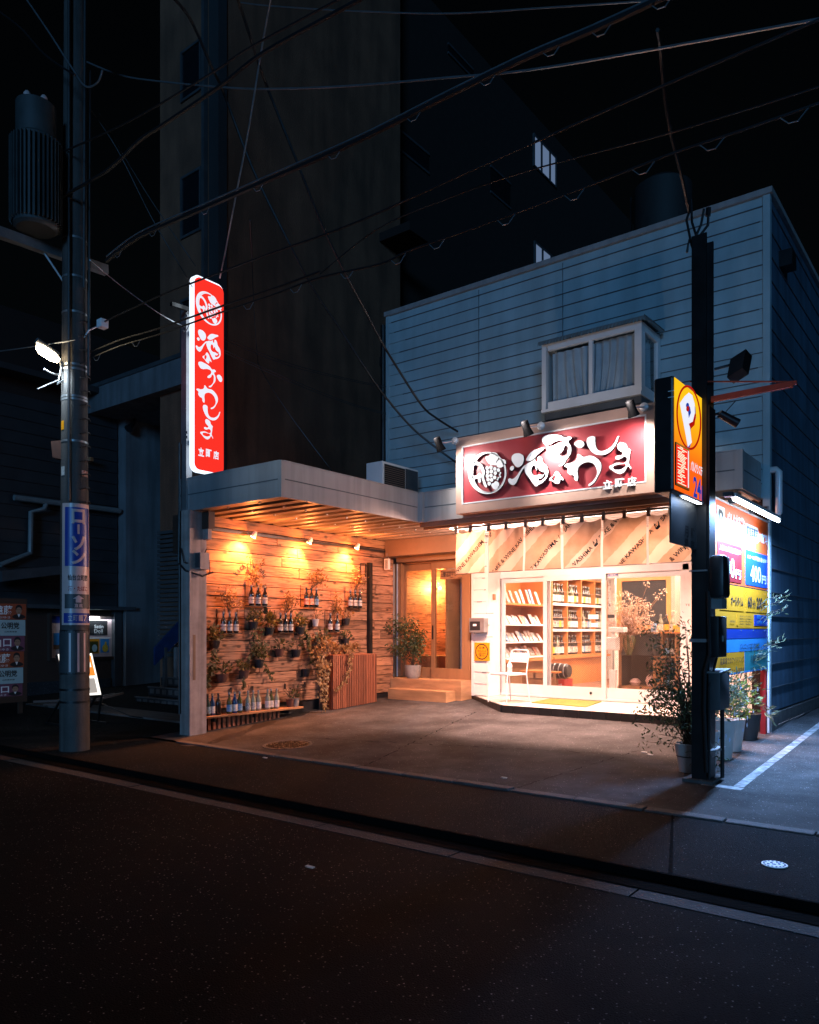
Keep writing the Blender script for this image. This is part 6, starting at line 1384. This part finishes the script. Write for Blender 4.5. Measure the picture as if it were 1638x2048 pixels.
rb = thing('reflector_box', 'small reddish box bolted to the left of the utility pole', 'box', (UX - .2, UY - .1, zp(905))); d = Vector((-_c, -_s, 0)); q = Vector((UX, UY, zp(895))) + Vector((-_s, -_c, 0)) * .22
MB().prism([q + Vector((-_s, -_c, 0)) * .06 + Vector((0, 0, .11)), q + Vector((_s, _c, 0)) * .06 + Vector((0, 0, .12)), q + Vector((_s, _c, 0)) * .06 - Vector((0, 0, .10)), q + Vector((-_s, -_c, 0)) * .04 - Vector((0, 0, .08))], Vector((-_c, _s, 0)) * .12).build('case', M['terracotta'], rb)
# street lamp
la, lb = onX(112, 718, UX), onX(73, 693, UX)
sl2 = thing('street_lamp', 'lit street lamp head reaching over the road from the utility pole', 'street lamp', la)
MB().tube([(UX - .02, UY - .14, zp(738)), (UX, la.y + .06, la.z - .02), la], .022, 8).build('arm', M['steel'], sl2, True)
dr = (lb - la).normalized(); MB().tube([la - dr * .03, la + dr * .05, lb - dr * .06, lb], [.03, .055, .055, .02], 14).build('lens', M['e_lamp'], sl2, True)
MB().tube([la - dr * .02 + Vector((0, 0, .06)), lb + Vector((0, 0, .07))], [.035, .035], 12).build('hood', M['steel'], sl2, True)
spot('lamp_beam', (la + lb) / 2 - Vector((0, .0, .10)), (la + lb) / 2 + Vector((.25, .0, -3)), 85, (.65, .84, 1), 168, .6, .08, sl2)
m = MB(); m.tube([(UX - .1, UY - .12, zp(745)), onX(100, 745, UX), onX(88, 738, UX)], .012); m.tube([(UX + .0, UY - .16, zp(735)), onX(115, 768, UX), onX(160, 735, UX - .0)], .010); m.tube([onX(75, 778, UX), onX(118, 760, UX)], .008)
tag(m.build('lamp_bracket', M['steel']), 'bent steel brackets below the street lamp on the pole', 'bracket')
# cross arm and transformer
ca, cb = onX(-60, 444, UX - .2), onX(213, 541, UX - .2)
MB().bar(ca, cb, .09, .11).build('cross_arm', M['steel'], up)
MB().tube([onX(88, 505, UX - .2), onX(158, 610, UX - .1)], .014).build('arm_brace', M['steel'], up)
zt0, zt1, zt2 = onX(75, 462, UX).z, onX(75, 285, UX).z, onX(75, 215, UX).z; ty = onX(72, 400, UX).y
tr = thing('transformer', 'large finned pole transformer standing on the cross arm', 'transformer', (UX, ty, zt0)); m = MB().lathe([(.20, 0), (.235, .03), (.235, zt1 - zt0), (.21, zt1 - zt0 + .03), (.21, zt2 - zt0), (0, zt2 - zt0 + .02)], (UX, ty, zt0), 32); m.build('tank', M['trafo'], tr, True); m = MB()
for k in range(36): a = 2 * math.pi * k / 36; m.bar((UX + .255 * math.cos(a), ty + .255 * math.sin(a), zt0 + .06), (UX + .255 * math.cos(a), ty + .255 * math.sin(a), zt1 - .02), .012, .04, (math.cos(a), math.sin(a), 0))
m.build('fins', M['trafo'], tr); m = MB()
for dx, dy in ((-.08, .05), (.08, .05), (0, -.1)): m.lathe([(.04, 0), (.045, .05), (.03, .06), (.04, .09), (.02, .12), (0, .12)], (UX + dx, ty + dy, zt2), 10)
m.build('bushings', M['pinkp'], tr)
jb = thing('junction_box', 'small pale junction box on a cable right of the utility pole', 'junction box', onY(205, 648, 5.0)); p = onY(205, 648, 5.0); MB().bbox(p.x - .05, p.x + .05, 4.95, 5.05, p.z - .05, p.z + .05, .008).build('case', M['whitep'], jb); MB().tube([p + Vector((-.05, 0, 0)), onY(178, 660, 4.85), (UX + .12, UY + .05, zp(668))], .01).build('arm', M['steel'], jb)

# ------------------------------------------------------------------ cables
def cable(label, pts, Ya, Yb=None, r=.012, m_='cable', loops=0, name='cable', par=None):
    Yb = Ya if Yb is None else Yb; n = len(pts); P = []
    for i in range(n - 1):
        for k in range(6):
            t = k / 6; p0, p1, p2, p3 = pts[max(i - 1, 0)], pts[i], pts[i + 1], pts[min(i + 2, n - 1)]
            f = lambda a, b, c, d: .5 * (2 * b + (c - a) * t + (2 * a - 5 * b + 4 * c - d) * t * t + (-a + 3 * b - 3 * c + d) * t ** 3)
            P.append((f(p0[0], p1[0], p2[0], p3[0]), f(p0[1], p1[1], p2[1], p3[1]), (i + t) / (n - 1)))
    P.append((*pts[-1], 1)); W_ = [onY(u, v, Ya + (Yb - Ya) * t) for u, v, t in P]
    o = tag(MB().tube(W_, r, 6).build(name, M[m_]), label, 'cable', 'overhead cables')
    if loops:
        mb = MB(); L = len(W_)
        for i in range(2, L - 2, loops):
            p = W_[i]; d = (W_[i + 1] - W_[i - 1]).normalized(); a = p + Vector((0, 0, .0)); mb.tube([a, a + d * .05 - Vector((0, 0, .055)), a + d * .10 - Vector((0, 0, .06)), a + d * .16 - Vector((0, 0, .0))], .004, 4)
        mb.build('lashing_ties', M['wire'], o)
    return o
CA = [(213, 522), (280, 473), (400, 420), (530, 363), (719, 280), (900, 189), (1060, 112), (1180, 62), (1325, -4), (1500, -85)]
cable('thick lashed cable bundle crossing from the pole up to the top edge', CA, 4.75, r=.022, loops=5)
cable('thin messenger wire just over the thick lashed cable bundle', [(u, v - 9) for u, v in CA], 4.75, r=.008, m_='wire')
cable('heavy black cable sweeping from the transformer to upper centre', [(70, 425), (130, 390), (215, 340), (280, 280), (330, 247), (440, 172), (520, 110), (640, 42), (740, -12)], 4.6, r=.02)
cable('slim cable parallel above the heavy transformer cable', [(60, 330), (180, 280), (280, 231), (425, 145), (500, 95), (660, 8), (700, -12)], 4.6, r=.011)
CB = [(168, 722), (240, 692), (320, 668), (450, 622), (550, 588), (640, 555), (760, 528), (819, 501), (950, 455), (1082, 407), (1220, 355), (1350, 305), (1500, 255), (1660, 198)]
cable('thin cable with small lashing loops from the lamp bracket past the sign', CB, 4.9, r=.009, loops=6)
cable('second strand just above the looped cable', [(u, v - 12) for u, v in CB[:6]], 4.9, r=.010)
cable('plain black cable from the junction box across the dark building', [(205, 645), (275, 612), (340, 583), (440, 545), (552, 503), (660, 465), (760, 424), (900, 360), (1050, 293), (1210, 222), (1400, 140), (1660, 30)], 5.0, r=.010)
cable('fine wire running parallel right of the lit window', [(640, 548), (760, 455), (900, 395), (1028, 350), (1180, 308), (1350, 263), (1596, 187), (1660, 165)], 5.2, r=.006)
cable('pale twisted wire spanning nearly level below the top edge', [(160, 118), (240, 150), (320, 163), (450, 175), (540, 178), (700, 172), (900, 155), (1060, 140), (1300, 100), (1660, 34)], 5.6, r=.010, m_='wire')
cable('pale wire along the very top edge', [(480, 5), (540, 12), (700, 22), (900, 27), (1100, 15), (1290, 2), (1400, -8)], 5.6, r=.007, m_='wire')
cable('long drop cable slanting down to the left corner of the maroon sign', [(330, -20), (378, 34), (424, 136), (447, 185), (507, 341), (579, 488), (628, 580), (681, 659), (734, 742), (775, 799), (832, 863), (912, 925)], 5.0, 9.8, r=.016)
cable('long drop cable slanting down to the upper wall over the maroon sign', [(470, -20), (507, 95), (530, 163), (590, 314), (643, 447), (692, 549), (727, 615), (764, 685), (794, 735), (843, 810), (874, 837), (915, 863)], 5.0, 9.85, r=.016)
cable('bright thin wire rising from the red lightbox to the top edge', [(440, 556), (455, 480), (470, 400), (497, 260), (523, 100), (543, -10)], 6.4, 5.2, r=.010, m_='steel')
cable('thin dark line falling behind the red sign to the canopy', [(500, 440), (504, 510), (506, 576), (514, 704), (524, 742), (582, 833), (665, 943)], 6.2, 9.3, r=.008)
cable('left guy wire from pole to red lightbox', [(178, 215), (234, 298), (303, 435), (366, 542), (388, 580)], 4.9, 6.3, r=.006)
cable('right guy wire from pole to red lightbox', [(200, 230), (205, 239), (293, 386), (391, 532)], 4.9, 6.3, r=.006)
for k, (dv, dv2) in enumerate(((0, 0), (5, 3))):
    cable(['upper', 'lower'][k] + ' strand of the upper wire pair from lightbox to shop corner', [(372, 640 + dv), (446, 674 + dv), (567, 723 + dv), (680, 754 + dv2), (772, 773 + dv2)], 6.4, 9.8, r=.006)
    cable(['upper', 'lower'][k] + ' strand of the lower wire pair from lightbox to shop corner', [(372, 660 + dv), (442, 697 + dv), (605, 769 + dv), (700, 806 + dv2), (772, 826 + dv2)], 6.4, 9.8, r=.006)
cable('service cable dropping from the top right to the dark parking post', [(1315, 60), (1320, 90), (1325, 150), (1333, 220), (1345, 282), (1360, 340), (1370, 385), (1378, 425)], 5.4, 7.05, r=.014)
cable('guy wire descending from the cross arm past the junction box', [(180, 520), (240, 570), (320, 628), (372, 655)], 4.8, 6.3, r=.006, m_='wire')
cable('slack cable curling round the pole top', [(40, -20), (95, 60), (140, 130), (170, 172), (195, 165), (205, 140)], 4.6, r=.010, m_='wire')
cable('dark slack cable from the top left corner to the transformer head', [(-20, 10), (40, 55), (80, 100), (110, 125), (150, 150)], 4.4, r=.012)
cable('thin stay running out over the road past the street lamp', [(-20, 705), (40, 697), (100, 688), (150, 680)], 4.5, r=.007, m_='wire')

# ------------------------------------------------------------------ buildings beyond
tw = thing('apartment_tower', 'tall dark stuccoed building looming left of the shop', 'building', (-12.4, 10, 0))
B('tall_wall', M['stucco'], tw, (-13.4, -11.5, 9.2, 14.6, .1, 18.5))
for u0, v0, u1, v1 in ((363, 345, 404, 460), (363, 95, 404, 180), (363, 590, 404, 700)):
    a, b = onY(u0, v0, 9.2), onY(u1, v1, 9.2); a = onY(u0 + 20, v0, 9.2); 
    x0, x1 = XatY(u0, 9.2), XatY(u1, 9.2); z0, z1 = b.z, onY(u0, v0 + 12, 9.2).z
    w = B('window', M['dkgrey'], tw, (x0, x1, 9.165, 9.2, z0, z0 + .05), (x0, x1, 9.165, 9.2, z1 - .05, z1), (x0, x0 + .05, 9.165, 9.2, z0 + .05, z1 - .05), (x1 - .05, x1, 9.165, 9.2, z0 + .05, z1 - .05)); B('pane', M['dkglass'], w, (x0 + .05, x1 - .05, 9.19, 9.199, z0 + .05, z1 - .05))
B('corner_pilaster', M['stucco2'], tw, (-11.75, -11.47, 9.12, 9.32, .1, 18.5)); B('downpipe', M['dkgrey'], tw, (-11.95, -11.87, 9.1, 9.19, .1, 18))
B('stair_landing', M['darkwall'], tw, (-11.49, -10.6, 13.8, 14.6, 10.5, 10.7)); B('stair_landing', M['darkwall'], tw, (-11.49, -10.6, 13.8, 14.6, 7.6, 7.8)); B('stair_screen', M['darkwall'], tw, (-11.49, -10.7, 14.5, 14.6, 5.5, 7.6))
rb_ = thing('rear_apartments', 'dark apartment block behind the shop with two lit windows', 'building', (-13, 25, 0))
B('wall', M['darkwall'], rb_, (-18, -12, 14.7, 40, .1, 18.2))
for k, (u0, v0, u1, v1) in enumerate(((1067, 272, 1109, 372), (1069, 487, 1112, 598))):
    ya_, yb_ = onX(u0, v0, -12).y, onX(u1, v1, -12).y; z1, z0 = onX(u0, v0, -12).z, onX(u1, v1, -12).z
    w = B('window', M['dkgrey'], rb_, (-12, -11.95, ya_, yb_, z0 - .06, z0), (-12, -11.95, ya_, yb_, z1, z1 + .06), (-12, -11.94, ya_ - .06, ya_, z0 - .06, z1 + .06), (-12, -11.94, yb_, yb_ + .06, z0 - .06, z1 + .06), (-12, -11.955, (ya_ + yb_) / 2 + .3, (ya_ + yb_) / 2 + .4, z0, z1), (-12, -11.955, ya_ + .45, ya_ + .55, z0, z1)); B('pane', M['e_win'], w, (-12, -11.98, ya_, yb_, z0, z1))
for u0, v0, u1, v1 in ((788, 250, 857, 350), (895, 85, 945, 160), (980, 330, 1020, 420)):
    ya_, yb_ = onX(u0, v0, -12).y, onX(u1, v1, -12).y
    if ya_ > 14.8: z1, z0 = onX(u0, v0, -12).z, onX(u1, v1, -12).z; w = B('window', M['dkgrey'], rb_, (-12, -11.96, ya_, yb_, z0, z0 + .06), (-12, -11.96, ya_, yb_, z1 - .06, z1)); B('pane', M['dkglass'], w, (-12, -11.985, ya_, yb_, z0 + .06, z1 - .06))
M['tank'] = mat('dark tank steel', (.02, .018, .017), .7, var=.3)
wt = thing('roof_tank', 'dark cylindrical water tank just showing over the shop roofline', 'tank', (-9, 26, 8)); p = onY(1325, 420, 26); MB().lathe([(.95, -3), (.95, .7), (.6, .95), (0, 1.0)], p, 24).build('drum', M['tank'], wt, True); MB().lathe([(.05, 0), (.05, 8)], (p.x, p.y, p.z - 10), 8).build('leg', M['dksteel'], wt); MB().bar((p.x - 1.1, p.y, p.z - 1), (p.x - 1.1, p.y, p.z + .8), .06).build('ladder', M['dksteel'], wt)
rear = thing('rear_roof_house', 'low dark house behind the shop carrying the water tank', 'building', (p.x, 27, 0)); B('wall', M['darkwall'], rear, (p.x - 3, p.x + 4, 25, 30, 0, p.z - 2.9)); B('roof', M['darkwall'], rear, (p.x - 3.2, p.x + 4.2, 24.8, 30.2, p.z - 2.9, p.z - 2.7))
# neighbour with high porch, stair
nb = thing('porch_building', 'pale rendered neighbour with a deep flat porch left of the lightbox', 'building', (-14, 10, 0))
B('side_wall', M['palewall'], nb, (-16, -15.5, 9.76, 15, .1, 6.2)); B('rear_wall', M['palewall'], nb, (-15.5, -13.4, 11.4, 11.6, .1, 6.2))
fz0, fz1 = onY(192, 832, 9.2).z, onY(192, 780, 9.2).z; B('porch_fascia', M['palewall'], nb, (-15.75, -11.8, 9.0, 9.19, fz0, fz1)); B('porch_soffit', M['palewall'], nb, (-15.75, -13.41, 9.2, 11.4, fz0 + .02, fz0 + .1)); B('fascia_cap', M['dkgrey'], nb, (-15.78, -11.78, 8.97, 9.0, fz1 - .06, fz1 + .02))
for u in (270, 339): p = onY(u, 822, 9.9); MB().tube([(p.x, 9.9, fz0 + .02), (p.x, 9.85, fz0 - .1), (p.x + .05, 9.7, fz0 - .25)], [.03, .05, .09], 10).build('porch_lamp', M['blackp'], nb, True)
B('louvre', M['dkgrey'], nb, *[(-13.4, -11.6, 9.13, 9.17, .9 + i * .09, .96 + i * .09) for i in range(28)])
stp = thing('tiled_stair', 'short dark tiled stair with a blue handrail panel left of the canopy post', 'stairs', (-11.8, 8.6, 0))
for i in range(4):
    y0_ = 8.2 + i * .27; B('step', M['gutter'], stp, (-12.7 + .0 * i, -10.9, y0_, 9.3, .02 + i * .17, .17 + i * .17)); B('nosing', M['conc'], stp, (-12.72, -10.9, y0_ - .015, y0_ + .04, .17 + i * .17, .19 + i * .17))
    B('riser_tiles', M['conc'], stp, *[(-12.65 + k * .19, -12.53 + k * .19, y0_ - .004, y0_, .06 + i * .17, .15 + i * .17) for k in range(9)])
B('edge_strip', M['steel'], stp, (-12.75, -10.9, 8.12, 8.16, .03, .055))
a, b = onX(307, 1295, -12.55), onX(366, 1232, -12.55); MB().prism([a, b, b - Vector((0, 0, .36)), a - Vector((0, 0, .33))], (.05, 0, 0)).build('rail_panel', M['dkblue'], stp)
B('rail_post', M['dkgrey'], stp, (-12.56, -12.49, a.y + .2, a.y + .26, .15, a.z)); B('rail_post', M['steel'], stp, (-12.56, -12.49, a.y + .45, a.y + .51, .3, a.z))
# dark clad shed with showcase
SXW = -15.8
shd = thing('dark_workshop', 'old dark clad building behind the utility pole with a lit showcase', 'building', (-18, 7, 0))
m = MB(); z = 1.95
while z < 6.2: m.prism([(SXW, 2, z), (SXW + .03, 2, z), (SXW + .012, 2, z + .24), (SXW, 2, z + .24)], (0, 7.72, 0)); z += .25
m.build('cladding', M['shed'], shd); B('core', M['darkwall'], shd, (-24, SXW - .001, 2, 9.72, .0, 6.5))
B('lower_wall', M['darkwood'], shd, (SXW, SXW + .06, 2, 9.72, 0, 1.85)); B('eave', M['dkgrey'], shd, (SXW, SXW + .4, 7.0, 9.95, 1.86, 1.94)); B('eave_post', M['dkgrey'], shd, (SXW + .06, SXW + .2, 9.55, 9.72, 0, 1.86)); B('plinth', M['gutter'], shd, (SXW + .06, SXW + .12, 7.1, 9.5, .0, .35))
gz_ = onX(100, 1008, SXW + .2).z; m = MB(); m.tube([onX(28, 995, SXW + .2), onX(240, 1022, SXW + .2)], .06, 8); m.tube([onX(92, 1008, SXW + .2), onX(88, 1018, SXW + .2), onX(62, 1024, SXW + .15), onX(60, 1106, SXW + .15), onX(0, 1130, SXW + .15)], .05, 8); m.build('gutter_pipe', M['grey'], shd, True)
m = MB(); m.prism([onX(-30, 1145, SXW + .3), onX(85, 1135, SXW + .3), onX(98, 1150, SXW + .3), onX(-30, 1166, SXW + .3)], (.7, 0, 0)); m.build('lean_to_roof', M['dkgrey'], shd)
B('upper_floor', M['darkwall'], shd, (-24, SXW - 1.2, 2, 12, 6.5, 8.4)); B('roof_edge', M['shed'], shd, (SXW - 1.3, SXW + .5, 2, 9.9, 6.5, 6.62))
m = MB(); m.bar((SXW + .05, 8.9, 5.1), (SXW + .3, 8.95, 5.1), .08); m.build('pipe_end', M['beam'], shd)
sa_, sb_ = onX(99, 1231, SXW + .06), onX(236, 1312, SXW + .06); sh_ = thing('showcase', 'lit wall showcase of posters on the dark building behind the pole', 'showcase', (SXW, (sa_.y + sb_.y) / 2, sb_.z)); y0, y1, z0, z1 = sa_.y, sb_.y, sb_.z, sa_.z
B('frame', M['darkwood'], sh_, (SXW + .06, SXW + .16, y0 - .05, y0, z0 - .06, z1 + .05), (SXW + .06, SXW + .16, y1, y1 + .05, z0 - .06, z1 + .05), (SXW + .06, SXW + .16, y0, y1, z0 - .06, z0), (SXW + .06, SXW + .16, y0, y1, z1, z1 + .05)); B('back_board', M['pinkp'], sh_, (SXW + .06, SXW + .07, y0, y1, z0, z1)); B('glass', M['clear'], sh_, (SXW + .15, SXW + .155, y0, y1, z0, z1))
def sp(name, m_, u0, v0, u1, v1, d=.075):
    a, b = onX(u0, v0, SXW + .075), onX(u1, v1, SXW + .075); return B(name, m_, sh_, (SXW + .07, SXW + d, a.y, b.y, b.z, a.z)), a, b
o, a, b = sp('poster', M['blackpr'], 178, 1241, 215, 1270); mb = MB(); put2d(mb, text2d('Satin', .015), (a.y + .12, (a.z + b.z) / 2 - .01, b.y - .1, a.z - .09), fx(SXW + .078)); put2d(mb, text2d('Doll', .015), (a.y + .12, b.z + .05, a.y + .32, (a.z + b.z) / 2 - .03), fx(SXW + .078)); put2d(mb, text2d('music & bar', 0), (a.y + .12, b.z + .02, b.y - .1, b.z + .04), fx(SXW + .078)); mb.build('lettering', M['whitep'], o)
o, a, b = sp('poster', M['yellow'], 177, 1278, 198, 1307); mb = MB(); put2d(mb, brush([circ(0, 0, 1, 1.1)]), (a.y + .08, b.z + .04, a.y + .20, b.z + .2), fx(SXW + .078)); mb.build('disc', M['paleblue'], o); B('dark_field', M['bgreen'], o, (SXW + .075, SXW + .0765, a.y + .02, b.y - .02, b.z + .02, a.z - .05))
o, a, b = sp('poster', M['ltblue'], 201, 1278, 218, 1305); mb = MB(); put2d(mb, brush([[(0, 0), (.1, .6), (.4, .75), (.45, 1), (.75, 1), (.8, .7), (1, .5), (1, 0)]]), (a.y + .04, b.z + .01, b.y - .02, a.z - .06), fx(SXW + .078)); mb.build('figure', M['lyellow'], o)
sp('poster', M['ltblue'], 107, 1266, 122, 1290); sp('poster', M['carton'], 107, 1290, 122, 1298); sp('poster', M['navy'], 100, 1232, 122, 1246); sp('notice', M['whitep'], 178, 1275, 220, 1277.2)
p = onX(184, 1236, SXW + .11); B('lamp', M['e_case'], sh_, (SXW + .08, SXW + .14, p.y - .13, p.y + .16, p.z - .04, p.z + .02)); area('case_light', (SXW + .12, p.y, p.z - .03), .1, 4, (.75, .85, 1), (0, 0, 0), 1.2, sh_)
# election posters
EX = -13.0
eb_ = thing('poster_board', 'wooden board of stacked election posters at the left edge', 'notice board', (EX, 5.9, .2)); ey1 = onX(52, 1300, EX).y; zt_, zb_ = onX(40, 1207, EX).z, onX(40, 1386, EX).z
B('board', M['darkwood'], eb_, (EX - .05, EX - .004, ey1 - 1.3, ey1 + .02, zb_ - .15, zt_ + .08)); B('stake', M['darkwood'], eb_, (EX - .09, EX - .05, ey1 - .1, ey1 - .03, 0, zt_)); B('stake', M['darkwood'], eb_, (EX - .09, EX - .05, ey1 - 1.2, ey1 - 1.13, 0, zt_))
vv = [1208, 1240, 1272, 1303, 1335, 1367, 1392]; seq = ['遠藤', '公明党', '山口', '遠藤', '公明党', '山口']
for i, nm in enumerate(seq):
    z1, z0 = onX(40, vv[i], EX).z, onX(40, vv[i + 1], EX).z + .006
    po = B('poster', M[{'遠藤': 'oranged', '公明党': 'paleblue', '山口': 'purple'}[nm]], eb_, (EX - .004, EX, ey1 - .75, ey1 - .012 * i, z0, z1)); mb = MB(); h = z1 - z0; ye = ey1 - .012 * i
    if nm == '公明党':
        put2d(mb, text2d(nm, .03), (ye - .40, z0 + h * .42, ye - .10, z0 + h * .85), fx(EX + .002)); put2d(mb, text2d('山形県本部', .02), (ye - .34, z0 + h * .2, ye - .14, z0 + h * .3), fx(EX + .002)); mb.build('lettering', M['blackpr'], po)
    else:
        put2d(mb, text2d(nm, .02), (ye - .52, z0 + h * .3, ye - .22, z0 + h * .88), fx(EX + .002)); put2d(mb, text2d('のぶゆき', 0), (ye - .5, z0 + h * .06, ye - .26, z0 + h * .2), fx(EX + .002)); mb.build('lettering', M['whitep'], po)
        mb = MB(); c = ye - .12; put2d(mb, brush([[(-1, 0), (-.8, .6), (-.25, .9), (.25, .9), (.8, .6), (1, 0)]]), (c - .11, z0 + .004, c + .11, z0 + h * .36), fx(EX + .002)); mb.build('suit', M['blackpr'], po)
        mb = MB(); put2d(mb, brush([circ(0, 0, 1, 1.25)]), (c - .05, z0 + h * .34, c + .05, z0 + h * .86), fx(EX + .003)); mb.build('face', M['skin'], po)
        mb = MB(); put2d(mb, brush([[(-1, 0), (-1.1, .7), (-.6, 1.2), (.5, 1.25), (1.1, .7), (1, 0), (.8, .45), (-.7, .5)]]), (c - .056, z0 + h * .6, c + .056, z0 + h * .95), fx(EX + .004)); put2d(mb, text2d('..', .02), (c - .03, z0 + h * .62, c + .03, z0 + h * .645), fx(EX + .0042)); put2d(mb, text2d('-', .01), (c - .018, z0 + h * .44, c + .018, z0 + h * .455), fx(EX + .0042)); mb.build('hair', M['blackpr'], po)
        mb = MB(); put2d(mb, brush([[(-.6, 1), (0, -1), (.6, 1)]], False), (c - .022, z0 + h * .14, c + .022, z0 + h * .345), fx(EX + .003)); mb.build('shirt', M['whitep'], po)
# lit A-frame sign
q0, q1, q2 = onX(203, 1390, -10.75), onX(184, 1306, -11.05), onX(176, 1398, -10.75)
af = thing('standing_sign', 'leaning lit standing sign of orange and white peeking out behind the utility pole', 'sign', (-11, q0.y, 0))
w = .55; up_ = (q1 - q0); v0_ = Vector((0, -w, 0)); nrm = Vector((up_.z, 0, -up_.x)).normalized()
def quadp(s0, s1, t0, t1, d): return [q0 + Vector((0, -w * s, 0)) + up_ * t + nrm * d for s, t in ((s0, t0), (s1, t0), (s1, t1), (s0, t1))]
MB().prism(quadp(0, 1, 0, 1, 0), nrm * -.06).build('case', M['blackp'], af); MB().quad(*quadp(.01, .99, .01, .99, .003)).build('face', em('backlit sign white', (1, .95, .88), 1.6), af); MB().quad(*quadp(.06, .94, .46, .94, .006)).build('orange_field', em('backlit sign orange', (1, .28, .04), 1.2), af); MB().quad(*quadp(.10, .9, .06, .40, .006)).build('pale_field', em('backlit sign grey', (.55, .50, .46), .8), af); MB().quad(*quadp(.12, .40, .66, .78, .008)).build('mark', em('backlit mark', (1, .9, .8), 1.6), af)
m = MB()
for s in (0, 1): b = q0 + Vector((0, -w * s, 0)); m.bar(b, (b.x - .1, b.y, .03), .025); m.bar(b + up_ * .1 - nrm * .05, (b.x - .55, b.y, .03), .025); m.bar((b.x + .15, b.y, .02), (b.x - .6, b.y, .02), .03)
m.build('stand', M['dksteel'], af); area('face_light', q0 + up_ * .5 + Vector((.1, -w / 2, 0)), .5, 6, (1, .85, .7), (0, R(75), 0), .7, af)
tag(MB().tube([(q0.x - .1, q0.y + .05, .3), (q0.x + .2, q0.y + .35, .1), (q0.x + .3, q0.y + .7, .02), (q0.x + .2, q0.y + 1.4, .02), (q0.x - .3, q0.y + 2.2, .08)], .01).build('power_cord', M['cable']), 'black power cord trailing from the leaning lit sign', 'cord')
m = MB()
for i in range(9): a = Vector((-12.6 + rng.uniform(-.5, .6), 6.2 + rng.uniform(-.4, .8), .05 + rng.uniform(0, .25))); m.bar(a, a + Vector((rng.uniform(-.5, .5), rng.uniform(.3, 1.0), rng.uniform(-.02, .3))), .09, .03)
tag(m.build('scrap_timber', M['darkwood']), 'untidy pile of dark boards under the election posters', 'boards')

# tidy up the helper text object
bpy.data.objects.remove(_to)
